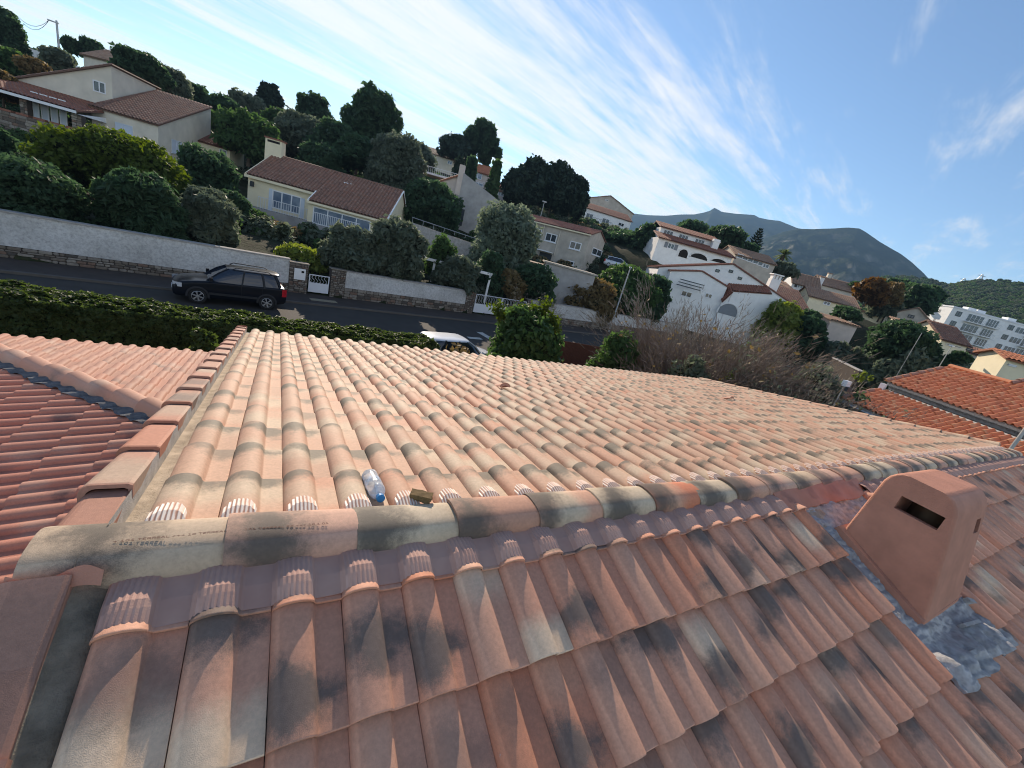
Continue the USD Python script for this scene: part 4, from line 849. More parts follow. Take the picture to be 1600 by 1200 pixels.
for (u0, u1) in ((31, 43), (112, 128)):
    A_, B_ = b.px(u0, 170+(u0-31)*.27, 'f', pb), b.px(u1, 170+(u1-31)*.27, 'f', pb); b.box((A_[0], pb+.02, zt-.3), (B_[0], pb+.55, e1_[2]-.2), 'pillar', M['joint']); stones(b.t, A_[0], B_[0], zt-.25, e1_[2]-.25, 0.0, int(u0), .14, .25, .25, .5, bfr(pb+.02))
mb = MB()
for k in range(6): b.box((x1_-1.2-1.15*k, pb-.06, zt-.27), (x1_-.35-1.15*k, pb+.3, zt-.10), 'ledge_tile', M['tile_red'])
b.window((dA[0], dA[2]), (dB[0], dB[2]), 'f', pb-.04, frame='white_frame', pane='white_frame', nx_=1, ny_=1, fw=.1, name='door', depth=.1)
wd, hd_ = dB[0]-dA[0], dA[2]-dB[2]
for i in range(5):
    for j in range(2): xa = dA[0]+wd*(.22+.36*j); za = dA[2]-hd_*(.12+.16*i); b.box((xa, pb-.125, za-hd_*.10), (xa+wd*.2, pb-.10, za), 'door_pane', M['dark_void'])
b.window((hA_[0], hA_[2]), (hB_[0], hB_[2]), 'f', pb-.04, frame='white_frame', pane='blue_shutter', nx_=1, name='folding_shutter', depth=.1)
# ---- house 2: cream bungalow with chimney
b = Bld('cream_bungalow', 'cream bungalow with brown tiled roof, square chimney and white balustrade', (-2.47, 46.48, 1.08), 0, -21.9, 2.6)
W, D, s_, bp, a1, H = 12.7, 9.7, .47, 1.62, 5.86, 2.6
b.walls(W, D, -.05, H, M['cream'], ('x', s_*D/2)); b.walls(W-a1, bp+.1, -.05, H-s_*bp*.9, M['cream'], None, a0=a1, b0=-bp, name='bay_wall')
b.box((-.15, -.9, -2.6), (W, D, -.08), 'plinth', M['plinth']); b.box((a1-.1, -bp-.9, -2.6), (W+.0, -.9, -.10), 'plinth', M['plinth'])
zr = H+s_*D/2+.03
b.roof((a1, -bp-.25, H-s_*(bp+.25)+.05), (W+.15, -bp-.25, H-s_*(bp+.25)+.05), (a1, D/2, zr+.05), M['tile_brown'], pitch=.30, course=.36, hi=.11)
b.roof((-.15, -.25, H-s_*.25+.05), (a1-.02, -.25, H-s_*.25+.05), (-.15, D/2, zr+.05), M['tile_brown'], pitch=.30, course=.36, hi=.11)
b.roof((-.15, D+.2, H-.05), (W+.15, D+.2, H-.05), (-.15, D/2, zr+.05), M['tile_brown'], name='rear_roof', fine=3)
mb = MB(); mb.tube(b.w([(-.15, D/2, zr+.08), (W+.15, D/2, zr+.08)]), .12, 7); b.obj(mb, 'ridge', M['tile_brown'])
for (x, y0, y1) in ((W+.1, -bp-.3, D/2), (W+.1, D+.25, D/2), (a1+.05, -bp-.3, -.1), (-.1, -.3, D/2)):
    z0, z1 = H-s_*(abs(y0) if y0 < 0 else (y0-D))+.07, H+s_*(y1 if y1 <= D/2+.01 else D-y1)+.1; mb = MB(); mb.tube(b.w([(x, y0, z0), (x, y1, z1)]), .09, 6); b.obj(mb, 'verge', M['white_wall'] if x > 0 else M['cream'])
b.box((-.2, -.35, H-.32), (a1-.05, -.24, H-.10), 'eave_board', M['cream']); b.box((a1-.05, -bp-.4, H-s_*bp-.3), (W+.1, -bp-.26, H-s_*bp-.12), 'eave_board', M['cream'])
qc = [b.px(414, 243, 'f', D/2-.4), b.px(440, 246, 'f', D/2-.4)]
ch = b.box((qc[0][0], D/2-.5, zr-.6), (qc[1][0], D/2+.4, zr+1.35), 'chimney', M['cream']); b.box((qc[0][0]+.2, D/2-.51, zr+1.05), (qc[1][0]-.2, D/2-.49, zr+1.25), 'flue_slot', M['dark_void'], ch); b.box((qc[0][0]-.08, D/2-.6, zr+1.353), (qc[1][0]+.08, D/2+.5, zr+1.47), 'chimney_slab', M['tile_red'], ch)
b.win((426, 296), (469, 336), 'f', 0, nx_=3, fw=.10, pane='curtain', shutters=None, name='french_window')
for p_, q_ in (((421, 294), (425, 334)), ((470, 309), (474, 341))): b.panel(p_, q_, 'shutter', M['blue_shutter'])
b.win((490, 322), (576, 372), 'f', -bp, nx_=4, fw=.08, frame='white_frame', pane='curtain', name='glazed_bay')
za = b.px(440, 345, 'f', -.85)[2]
A_, B_ = b.px(402, 335, 'f', -.85), b.px(484, 350, 'f', -.85); b.rail(A_[0], B_[0], -.05, .95, -.85, M['white_metal'], .22)
A_, B_ = b.px(489, 350, 'f', -bp-.85), b.px(560, 370, 'f', -bp-.85); b.rail(A_[0], B_[0], -.05, .95, -bp-.85, M['white_metal'], .16)
A_ = b.px(395, 287); b.box((A_[0]-.12, -.25, A_[2]-.25), (A_[0]+.12, -.02, A_[2]+.2), 'wall_lantern', M['dark_frame'])
mb = MB(); A_ = b.px(484, 316, 'f', -.15); mb.tube(b.w([(a1-.2, -.15, H-.3), (a1-.15, -.15, H-.8), (a1-.15, -.15, 0)]), .06, 6); b.obj(mb, 'downpipe', M['cream'])
for u, v in ((399, 344), (498, 380)): A_ = b.px(u, v, 'f', -.9); b.box((A_[0]-.4, (-.92 if u < 450 else -bp-.92), A_[2]-.25), (A_[0]+.4, (-.88 if u < 450 else -bp-.88), A_[2]+.2), 'cellar_vent', M['dark_void'])
pl = onplane(541, 286, np.cross(b.e1, (b.w([(0, D/2, zr)])-b.w([(0, 0, H)]))[0]), b.w([(0, 0, H+.12)])[0]); mb = MB(); mb.box(pl-np.array([.22, .12, .06]), pl+np.array([.22, .12, .05])); b.obj(mb, 'roof_light', M['white_frame'])
q = pl+np.array([.45, 0, .02]); mb = MB(); mb.box(q-np.array([.1, .1, .05]), q+np.array([.12, .1, .06])); b.obj(mb, 'vent', M['white_frame'])
# ---- house 3: grey two-storey house
b = Bld('grey_house', 'plain grey two-storey house with shallow brown roof and streaked walls', (31.45, 57.99, 5.37), 0, -55.4, 4.6)
W, D, s_, H = 11.7, 8.0, .26, 4.6
b.walls(W, D, -1.5, H, M['grey_render'], ('x', s_*D/2)); b.roof((-.1, -.25, H-.05), (W+.2, -.25, H-.05), (-.1, D/2, H+s_*D/2+.03), M['tile_red'], pitch=.3); b.roof((-.1, D+.2, H-.05), (W+.2, D+.2, H-.05), (-.1, D/2, H+s_*D/2+.03), M['tile_red'], name='rear_roof', fine=3)
b.box((-.1, -.34, H-.25), (W+.2, -.24, H-.08), 'eave_board', M['cream'])
for p_, q_ in (((829, 354), (836, 366)), ((839, 357), (845, 368)), ((854, 363), (868, 380)), ((892, 376), (906, 392)), ((887, 406), (896, 415))): b.win(p_, q_, nx_=2, fw=.12, sill=True)
b.win((927, 386), (938, 402), 'r', W, nx_=2, fw=.12, sill=True)
A_, B_ = b.px(842, 390), b.px(863, 400); b.box((A_[0], -.9, A_[2]-.05), (B_[0], 0, A_[2]+.1), 'canopy', M['white_frame']); b.panel((844, 393), (860, 408), 'door', M['dark_frame'])
for u, v0, v1 in ((852, 350, 388), (876, 362, 400)): A_, B_ = b.px(u, v0), b.px(u-8, v1); mb = MB(); mb.tube(b.w([(A_[0], -.06, A_[2]), (A_[0], -.06, B_[2])]), .06, 6); b.obj(mb, 'downpipe', M['beige'])
pa = b.w([(1.5, D/2, H+s_*D/2)])[0]; mb = MB(); mb.tube([pa, pa+np.array([0, 0, 2.2])], .05, 5); mb.box(pa+np.array([-.3, -.2, 2.2]), pa+np.array([.3, .2, 2.35])); b.obj(mb, 'aerial', M['steel'])
# ---- table of simpler houses
def simple_house(name, label, C, r, yaw, H, W, D, wallm, roofm, kind, rise, wins=(), lwins=(), group=None, deep=2.5, over=.3, chim=None, frame='white_frame', pane='glass', at=.5, rwins=()):
    b = Bld(name, label, C, r, yaw, H, group=group)
    if isinstance(W, tuple): W = b.px(*W)[0]
    if isinstance(D, tuple): D = b.px(*D, 'l', 0)[1]
    D = abs(D); W = abs(W)
    b.W, b.D = W, D
    b.walls(W, D, -deep, H, M[wallm], (kind, rise, at) if kind in 'xy' else ((kind, rise) if kind != 'flat' else None))
    R = M[roofm]; o = over
    kw = dict(pitch=.32, fine=4, course=.42)
    if kind == 'x':
        s_ = rise/(D*at); b.roof((-o, -o, H-s_*o+.02), (W+o, -o, H-s_*o+.02), (-o, D*at, H+rise+.02), R, **kw); s2 = rise/(D*(1-at)); b.roof((-o, D+o, H-s2*o+.02), (W+o, D+o, H-s2*o+.02), (-o, D*at, H+rise+.02), R, name='rear_roof', **kw)
    elif kind == 'y':
        s_ = rise/(W*at); s2 = rise/(W*(1-at)); b.roof((-o, D+o, H-s_*o+.02), (-o, -o, H-s_*o+.02), (W*at, D+o, H+rise+.02), R, **kw); b.roof((W+o, -o, H-s2*o+.02), (W+o, D+o, H-s2*o+.02), (W*at, -o, H+rise+.02), R, name='right_roof', **kw)
    elif kind == 'm':
        s_ = rise/D; b.roof((-o, -o, H-s_*o+.02), (W+o, -o, H-s_*o+.02), (-o, D+o, H+rise+s_*o+.02), R, **kw)
    elif kind == 'mx': s_ = rise/W; b.roof((-o, D+o, H-s_*o+.02), (-o, -o, H-s_*o+.02), (W+o, D+o, H+rise+s_*o+.02), R, **kw)
    elif kind == 'ml': s_ = rise/W; b.roof((W+o, -o, H-s_*o+.02), (W+o, D+o, H-s_*o+.02), (-o, -o, H+rise+s_*o+.02), R, **kw)
    for p_, q_ in wins: b.win(p_, q_, fw=.1, frame=frame, pane=pane, nx_=2)
    for p_, q_ in lwins: b.win(p_, q_, 'l', 0, fw=.1, frame=frame, pane=pane)
    for p_, q_ in rwins: b.win(p_, q_, 'r', W, fw=.1, frame=frame, pane=pane)
    if chim: A_ = b.px(*chim, 'f', D/2); c = b.box((A_[0]-.4, D/2-.4, H), (A_[0]+.4, D/2+.4, A_[2]), 'chimney', M[wallm]); b.box((A_[0]-.5, D/2-.5, A_[2]+.003), (A_[0]+.5, D/2+.5, A_[2]+.15), 'chimney_slab', R, c)
    return b
b = simple_house('terrace_house', 'pinkish house with orange sloping roof and a white railed roof terrace', (668, 289), 60, -28, 3.2, (716, 291), 8, 'pink_render', 'tile_orange', 'mx', 2.2, [((686, 305), (694, 314))], deep=3)
W, D = b.W, b.D
b.walls(6.5, D, -2.8, 3.3, M['plinth'], ('ml', 2.6), a0=W+.01, b0=-.3, name='side_wall'); A_ = b.px(715, 309, 'f', -.3); B_ = b.px(724, 320, 'f', -.3); b.box((W+.3, -.36, -.6), (W+1.5, -.31, 1.5), 'door', M['dark_frame'])
b.rail(-3.0, W-.2, 5.5, 6.4, D+.3, M['white_frame'], .3); b.box((-3.2, D, 5.3), (W+.2, D+4, 5.5), 'terrace', M['white_wall']); b.box((W-.25, -.35, 3), (W+.4, .5, 6.6), 'chimney', M['pink_render'])
b = simple_house('balcony_house', 'two-storey pinkish house with stacked tile roofs half hidden by two thin trees', (737, 266), 98, -30, 5.0, (762, 277), 9, 'pink_render', 'tile_orange', 'm', 2.8, [((741, 268), (752, 281)), ((740, 283), (754, 293))], deep=2.5, pane='curtain')
b.box((-.2, -1.2, 2.1), (b.W+.2, 0, 2.3), 'balcony', M['pink_render']); b.rail(-.2, b.W+.2, 2.3, 3.2, -1.15, M['white_frame'], .3)
b.walls(7.5, 7, -3.5, 2.6, M['pink_render'], ('m', 2.2), a0=b.W+1.2, b0=1, name='side_wall'); b.roof((b.W+1, .7, 2.6), (b.W+9, .7, 2.6), (b.W+1, 8.2, 4.9), M['tile_orange'], name='side_roof'); b.win((768, 297), (774, 306), 'f', 1, fw=.1); b.win((779, 299), (786, 307), 'f', 1, fw=.1)
simple_house('long_low_house', 'long low house with pink tile roof on the skyline', (663, 236), 112, -22, 2.8, (721, 259), 9, 'beige', 'tile_tan', 'x', 1.8, [((668, 239), (678, 249)), ((700, 250), (706, 258))], pane='curtain')
simple_house('hilltop_cottage', 'small beige cottage behind the gable of the big beige house', (130, 84), 92, -40, 2.4, (171, 103), 6, 'beige', 'tile_tan', 'x', 1.7, [], deep=3)
simple_house('white_hut', 'white flat-roofed hut among bushes at the far upper left', (44, 75), 105, -25, 2.6, (71, 84), 5, 'white_wall', 'concrete', 'flat', 0, [((56, 84), (68, 89))])
b = simple_house('white_balcony_house', 'white two-storey house with red roof and long balcony on the slope', (909, 322), 112, -18, 5.2, (985, 351), 9, 'white_wall', 'tile_red', 'x', 1.8, [((917, 332), (925, 344)), ((942, 340), (950, 353)), ((967, 347), (974, 355))], deep=2.5)
b.box((-.2, -1.4, 2.2), (b.W*.62, 0, 2.42), 'balcony', M['white_wall']); b.rail(-.2, b.W*.62, 2.42, 3.4, -1.35, M['dark_frame'], .4); b.box((b.W+.2, -.5, 1.2), (b.W+4.2, 5, 1.4), 'porch_slab', M['white_wall'])
for x in (b.W+.4, b.W+3.9): b.box((x, -.4, -2.4), (x+.25, -.15, 1.2), 'post', M['white_wall'])
simple_house('tall_tan_house', 'tall tan house with big plain roof right behind the white balcony house', (908, 310), 135, -25, 6, (992, 327), 11, 'grey_render', 'tile_tan', 'y', 3.0, [((946, 311), (950, 315))], deep=3)
# villa with arches
b = Bld('arched_villa', 'long white villa with round arches, grey shutters and a white chimney', (54.62, 51.88, 8.62), 0, -28.93, 3.2)
W, D, H = 13.07, 9.0, 3.2
b.walls(W, D, -2.5, H, M['white_wall']); b.roof((-.3, -.5, H-.1), (W+.4, -.5, H-.1), (-.3, 3.6, H+1.1), M['tile_red'], pitch=.3); b.walls(W-2.5, 5.4, H, H+2.0, M['white_wall'], a0=.8, b0=3.4, name='clerestory'); b.roof((.4, 3.0, H+2.0), (W-1.4, 3.0, H+2.0), (.4, 6.6, H+3.1), M['tile_red'], pitch=.3, name='upper_roof'); b.roof((.4, 9.4, H+2), (W-1.4, 9.4, H+2), (.4, 6.6, H+3.1), M['tile_red'], pitch=.3, name='rear_roof', fine=3)
for x in (1.4, 4.2, 7.2): b.window((x, H+1.0), (x+1.7, H+1.7), 'f', 3.38, nx_=3, fw=.07)
b.win((1045, 379), (1052, 390), 'f', 0, nx_=2, fw=.08, shutters='grey_shutter')
def arch(b, p, q, off=0.0, m='dark_void', face='f', name='arch', rad=1.0):
    A_, B_ = b.px(*p, face, off), b.px(*q, face, off); x0, x1 = sorted((A_[0], B_[0])); z0, z1 = sorted((A_[2], B_[2])); h = min((x1-x0)/2*rad, z1-z0)
    th = np.linspace(np.pi, 0, 13); o = np.r_[[[x0, z0]], np.c_[(x0+x1)/2+(x1-x0)/2*np.cos(th), z1-h+h*np.sin(th)], [[x1, z0]]]
    mb = MB(); mb.poly_prism(b.w(np.c_[o[:, 0], np.full(len(o), off-.03), o[:, 1]]), b.e2*.02); k = b.obj(mb, name, M[m])
    mb = MB(); mb.tube(b.w(np.c_[o[:, 0], np.full(len(o), off-.04), o[:, 1]]), .10, 5); mb.obj('arch_trim', M['white_wall'], k); return k
arch(b, (1063, 387), (1073, 404)); arch(b, (1081, 392), (1105, 408), rad=.6); arch(b, (1113, 401), (1136, 414), rad=.5)
A_ = b.px(1116, 386, 'f', 2.5); c = b.box((A_[0]-.6, 2.1, H+.3), (A_[0]+.5, 2.9, H+2.3), 'chimney', M['white_wall']); b.box((A_[0]-.68, 2.05, H+1.85), (A_[0]+.58, 2.95, H+2.0), 'chimney_slab', M['white_wall'], c)
b = simple_house('strip_window_house', 'brown-grey house with a strip of windows beside the palm', (1150, 397), 84, -34, 3.4, (1211, 416), 9, 'grey_render', 'tile_tan', 'x', 1.6, [((1192, 411), (1200, 420))], deep=3.5)
for k in range(5): b.win((1153+8*k, 396+2.9*k), (1160+8*k, 405+2.9*k), 'f', 0, nx_=1, fw=.12)
# white house in front: big gable, small gable, arch
b = Bld('white_gabled_house', 'white house with a wide low gable, arched garage and red-brown roof', (1030, 417), 58, -36, 4.2)
W = b.px(1232, 478)[0]; H = 4.2; ap = b.px(1146, 413); at = ap[0]/W; rise = ap[2]-H
D = min(9, abs(b.px(998, 405, 'l', 0)[1]))
b.walls(W, D, -2.5, H, M['white_wall'], ('y', rise, at)); b.roof((-.2, D+.2, H+.0), (-.2, -.1, H+.0), (ap[0], D+.2, H+rise+.06), M['tile_red'], pitch=.3); b.roof((W+.2, -.15, H-.05), (W+.2, D+.2, H-.05), (ap[0], -.15, H+rise+.06), M['tile_red'], pitch=.3, name='right_roof')
lo = -1.6
A_, B_, C_, D_ = b.px(1050, 420, 'f', lo), b.px(1097, 424, 'f', lo), b.px(1137, 447, 'f', lo), b.px(1060, 470, 'f', lo)
mb = MB(); mb.poly_prism(b.w([(A_[0], lo, -2.4), (A_[0], lo, A_[2]-.2), (B_[0], lo, B_[2]), (C_[0], lo, C_[2]), (C_[0], lo, -2.4)]), b.e2*1.55); b.obj(mb, 'front_wall', M['white_wall'])
b.roof((A_[0]-.1, 0, A_[2]-.22), (A_[0]-.1, lo-.1, A_[2]-.22), (B_[0], 0, B_[2]+.05), M['tile_red'], name='front_roof', pitch=.3); b.roof((C_[0]+.1, lo-.1, C_[2]-.06), (C_[0]+.1, 0, C_[2]-.06), (B_[0], lo-.1, B_[2]+.05), M['tile_red'], name='front_roof', pitch=.3)
lo2 = -2.0
A2, B2, C2 = b.px(1130, 468, 'f', lo2), b.px(1148, 449, 'f', lo2), b.px(1206, 459, 'f', lo2); E2 = b.px(1232, 478, 'f', lo2)
mb = MB(); mb.poly_prism(b.w([(B2[0], lo2, -2.4), (B2[0], lo2, B2[2]-.5), (C2[0], lo2, C2[2]), (E2[0], lo2, E2[2]-.2), (E2[0], lo2, -2.4)]), b.e2*1.95); b.obj(mb, 'side_wall', M['white_wall'])
b.roof((B2[0], lo2-.1, B2[2]-.45), (C2[0], lo2-.1, C2[2]-.0), (B2[0], 0, B2[2]+.35), M['tile_red'], name='side_roof', pitch=.3)
mb = MB(); mb.poly_prism(b.w([(B2[0]-.05, lo2, -2.4), (B2[0]-.05, lo2, B2[2]-.6), (A2[0], lo2, A2[2]-.3), (A2[0], lo2, -2.4)]), b.e2*1.95); b.obj(mb, 'garage_wall', M['white_wall']); b.roof((A2[0]-.1, lo2-.2, A2[2]-.35), (B2[0]-.06, lo2-.2, B2[2]-.6), (A2[0]-.1, 0, A2[2]+.7), M['tile_red'], name='garage_roof', pitch=.3)
arch(b, (1127, 470), (1150, 496), lo2, m='grey_shutter', name='garage_door', rad=.9)
for u, v in ((1121, 423), (1142, 424), (1156, 435)): b.win((u-2.2, v-3), (u+2.2, v+3), 'f', 0, nx_=1, fw=.06, name='slit_window', frame='dark_frame')
b.win((1066, 453), (1079, 466), 'f', lo, nx_=2, fw=.09); b.win((1103, 457), (1111, 467), 'f', lo, nx_=2, fw=.09)
for k in range(3): A_ = b.px(1062+3*k, 446-4*k, 'f', lo-.9); b.box((A_[0]-.4, lo-.95, A_[2]), (A_[0]+2.6, lo-.8, A_[2]+.1), 'pergola_bar', M['dark_frame'])
b.win((1006, 425), (1017, 436), 'l', 0, nx_=1, fw=.1)
A_ = b.px(1198, 455, 'f', 3); b2 = b.px(1206, 427, 'f', 3); c = b.box((A_[0]-.2, 2.6, H-2), (A_[0]+1.0, 3.6, b2[2]-.6), 'chimney', M['white_wall'])
for k in range(3): b.box((A_[0]-.15+.4*k, 2.65, b2[2]-.6), (A_[0]+.1+.4*k, 3.5, b2[2]-.1), 'chimney_pot', M['white_wall'], c)
b.box((A_[0]-.3, 2.5, b2[2]-.1), (A_[0]+1.1, 3.7, b2[2]+.05), 'chimney_slab', M['white_wall'], c)
# scattered houses down the valley
simple_house('brown_roof_house', 'house showing one big plain brown roof right of the white gable', (1218, 474), 66, -40, 2.6, (1261, 491), 6, 'beige', 'tile_brown', 'm', 2.4, [], deep=2.2)
simple_house('beige_gable_house', 'small beige gabled house behind the white chimney', (1170, 431), 92, -58, 2.6, (1196, 442), 7, 'cream', 'tile_tan', 'y', 1.5, [], deep=3)
simple_house('flat_beige_house', 'low beige house with flat tan roof between white chimney and shuttered cottage', (1212, 447), 96, -40, 2.4, (1240, 457), 6, 'beige', 'tile_tan', 'm', 1.5, [])
b = simple_house('shuttered_cottage', 'white cottage with dark shutters and a pointed left gable', (1239, 441), 108, -44, 3.0, (1281, 452), 7, 'white_wall', 'tile_tan', 'x', 2.4, [], chim=(1285, 434))
b.win((1247, 444), (1253, 451), shutters='dark_frame', fw=.1)
simple_house('twin_chimney_house', 'tan-roofed house with two pale chimneys right of the shuttered cottage', (1283, 444), 125, -42, 3.0, (1335, 462), 8, 'beige', 'tile_tan', 'x', 2.2, [], chim=(1297, 428))
b = simple_house('garden_house', 'cream house with red shuttered windows and tan roof above the garden', (1266, 462), 84, -48, 3.6, (1336, 492), 8, 'cream', 'tile_tan', 'x', 1.6, [((1288, 470), (1296, 478))], frame='white_frame', pane='grey_shutter', rwins=[])
simple_house('tan_shed', 'low shed with flat tan roof in the valley garden', (1300, 499), 68, -35, 2.2, (1342, 507), 5, 'pink_render', 'tile_tan', 'm', .5, [])
b = simple_house('grey_gable_house', 'grey house end with low gable and three small dark windows', (1386, 490), 108, -68, 3.4, (1452, 518), 8, 'grey_render', 'tile_tan', 'y', 2.3, [((1420, 491), (1427, 498)), ((1424, 505), (1429, 511)), ((1431, 508), (1436, 514)), ((1438, 510), (1442, 516))], frame='dark_frame', at=.55)
b.walls(5, 6, -2, 2.4, M['cream'], ('mx', 1.2), a0=-5.2, b0=1, name='side_wall'); b.roof((-5.4, 7.2, 2.4), (-5.4, .8, 2.4), (-.1, 7.2, 3.7), M['tile_tan'], name='side_roof')
simple_house('sloping_roof_house', 'house with plain tan roof sloping down beside the dark tree', (1424, 518), 86, -42, 2.6, (1463, 541), 6, 'beige', 'tile_tan', 'm', 1.6, [])
b = simple_house('loggia_house', 'cream house with an open loggia and brown roof facing the orange roofs', (1473, 529), 74, -38, 3.2, (1514, 541), 7, 'cream', 'tile_brown', 'x', 1.9, [((1511, 543), (1524, 551))], deep=3.2, frame='dark_frame')
b.win((1479, 535), (1502, 546), fw=.15, frame='beige', pane='dark_void', name='loggia'); b.walls(6, 5, -3.2, 2.4, M['grey_render'], ('m', .9), a0=b.W, b0=.2, name='side_wall'); b.roof((b.W, 0, 2.4), (b.W+6, 0, 2.4), (b.W, 5.2, 3.4), M['tile_brown'], name='side_roof'); b.box((-.3, -3.2, -3.4), (b.W+2, -3.0, .4), 'garden_wall', M['plinth'])
b = simple_house('yellow_sunlit_house', 'house with sunlit yellow end wall and orange roof behind the neighbour', (1575, 559), 50, -46, 2.4, 9, (1527, 557), 'cream', 'tile_orange', 'x', .45, [((1573, 569), (1590, 573))], deep=2.6)
# apartment block
b = Bld('apartment_block', 'white four-storey apartment block with balconies below the wooded hill', (1490, 480), 175, -38, 11.5, cat='building')
W = b.px(1640, 521)[0]; D = abs(b.px(1451, 470, 'l', 0)[1]); H = 11.5
b.walls(W, D, -4, H, M['white_wall']); b.box((-.15, -.15, H), (W+.15, D+.15, H+.35), 'parapet', M['white_frame'])
cols = [('w', .055), ('w', .0), ('b', .26, .17), ('b', .44, .12), ('w', .60), ('b2', .74, .10), ('b', .88, .16), ('b', 1.04, .12)]
for fl in range(4):
    z = H-2.7-2.85*fl
    for kind, x, *wd in cols:
        if kind == 'w' and x > 0: b.window((W*x, z+.6), (W*x+1.5, z+2.0), 'f', 0, frame='dark_frame', pane='glass', fw=.08)
        elif kind == 'b' and x < 1.0:
            x0, x1 = W*(x-wd[0]/2), W*(x+wd[0]/2); b.window((x0, z), (x1, z+2.2), 'f', 0, frame='white_frame', pane='glass', nx_=4, fw=.12, name='balcony_door', depth=.06)
            b.box((x0-.2, -1.3, z-.2), (x1+.2, 0, z), 'balcony', M['white_wall']); b.rail(x0-.15, x1+.15, z, z+1.0, -1.25, M['steel'], .35)
        elif kind == 'b2': b.window((W*x-1.5, z+.3), (W*x+1.5, z+2.0), 'f', 0, frame='white_frame', pane='glass', nx_=3, fw=.1)
for zz in (H-2.0, H-5.0): b.window((D*.35, zz), (D*.35+.7, zz+.9), 'l', 0, frame='plinth', pane='plinth', nx_=1)
for x in (W*.2, W*.3, W*.62): b.box((x, 2, H+.3), (x+2.2, 4, H+1.3), 'roof_unit', M['white_frame'])
b.box((-2.5, D*.7, H-1.6), (0, D*.9, H-.6), 'loggia', M['white_wall']); b.box((-2.5, D*.7, H-5.0), (0, D*.9, H-4.0), 'loggia', M['white_wall'])
# ================================================================ plants
def leaf_mat(name, cols, trans=.45, rough=.55, spec=.22, tc=None):
    c = [tuple(np.array(x)) for x in cols]
    n = {'g': ('geometry', {}), 'r': ('rgb_ramp', {'ramp': [(i/(len(c)-1), x) for i, x in enumerate(c)]}), 'p': ('principled_bsdf', {'roughness': rough, 'specular_ior_level': spec}),
         't': ('translucent_bsdf', {}), 'h': ('hsv', {'saturation': 1.2, 'value': 1.7}), 'm': ('mix_closure', {'fac': trans})}
    l = [('g.random_per_island', 'r.fac'), ('r.color', 'p.base_color'), ('r.color', 'h.color'), ('h.color', 't.color'), ('p.BSDF', 'm.closure1'), ('t.BSDF', 'm.closure2')]
    return mat(name, n, l, surface='m.closure')
LM = {
 'dark': leaf_mat('leaf_dark', [(0.058, 0.099, 0.049), (0.139, 0.205, 0.078), (0.221, 0.294, 0.117)]),
 'green': leaf_mat('leaf_green', [(0.073, 0.124, 0.043), (0.164, 0.261, 0.066), (0.273, 0.380, 0.103)]),
 'bright': leaf_mat('leaf_bright', [(0.091, 0.124, 0.023), (0.221, 0.260, 0.039), (0.377, 0.380, 0.078)], .45),
 'olive': leaf_mat('leaf_olive', [(0.164, 0.200, 0.139), (0.309, 0.346, 0.237), (0.380, 0.380, 0.380)], .35),
 'grey': leaf_mat('leaf_grey', [(0.127, 0.152, 0.103), (0.237, 0.267, 0.169), (0.364, 0.380, 0.273)], .35),
 'yellow': leaf_mat('leaf_yellow', [(0.182, 0.218, 0.049), (0.380, 0.380, 0.079), (0.380, 0.380, 0.127)], .4),
 'rusty': leaf_mat('leaf_rusty', [(0.200, 0.146, 0.066), (0.364, 0.273, 0.091), (0.309, 0.346, 0.109)], .3),
 'autumn': leaf_mat('leaf_autumn', [(0.130, 0.070, 0.025), (0.240, 0.125, 0.035), (0.200, 0.150, 0.050)], .35),
 'hedge': leaf_mat('leaf_hedge', [(0.060, 0.085, 0.025), (0.130, 0.165, 0.045), (0.230, 0.260, 0.080), (0.320, 0.340, 0.130)], .45, .5, .25),
 'conifer': leaf_mat('leaf_conifer', [(0.030, 0.050, 0.031), (0.065, 0.101, 0.050), (0.109, 0.151, 0.080)], .12),
 'palm': leaf_mat('leaf_palm', [(0.146, 0.182, 0.073), (0.255, 0.291, 0.109)], .2)}
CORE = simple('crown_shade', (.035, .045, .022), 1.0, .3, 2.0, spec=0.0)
M['bark'] = simple('bark', (.13, .10, .075), .95, .4, 6.0, .01, 40.0)
M['twig_purple'] = simple('twig_purple', (.24, .175, .135), .9, .35, 3.0)
M['twig_grey'] = simple('twig_grey', (.32, .27, .21), .9, .35, 3.0)
def leaves(pts, nrm, size, rg, aspect=2.0, jit=1.0, fold=.25):
    """one folded leaf (two triangles) at every point"""
    n = len(pts); N = nrm+rg.normal(0, jit, (n, 3)); N /= np.linalg.norm(N, axis=1, keepdims=True)
    t = rg.normal(0, 1, (n, 3)); t -= (t*N).sum(1, keepdims=True)*N; t /= np.linalg.norm(t, axis=1, keepdims=True); b = np.cross(N, t)
    s = (size*rg.uniform(.6, 1.35, n))[:, None]
    L, Wd = t*s*aspect*.5, b*s*.5
    V = np.stack([pts-L, pts+Wd+N*s*fold*.5, pts+L, pts-Wd+N*s*fold*.5], 1).reshape(-1, 3)
    i = np.arange(n)[:, None]*4
    return V, np.vstack([i+[[0, 1, 2]], i+[[0, 2, 3]]])
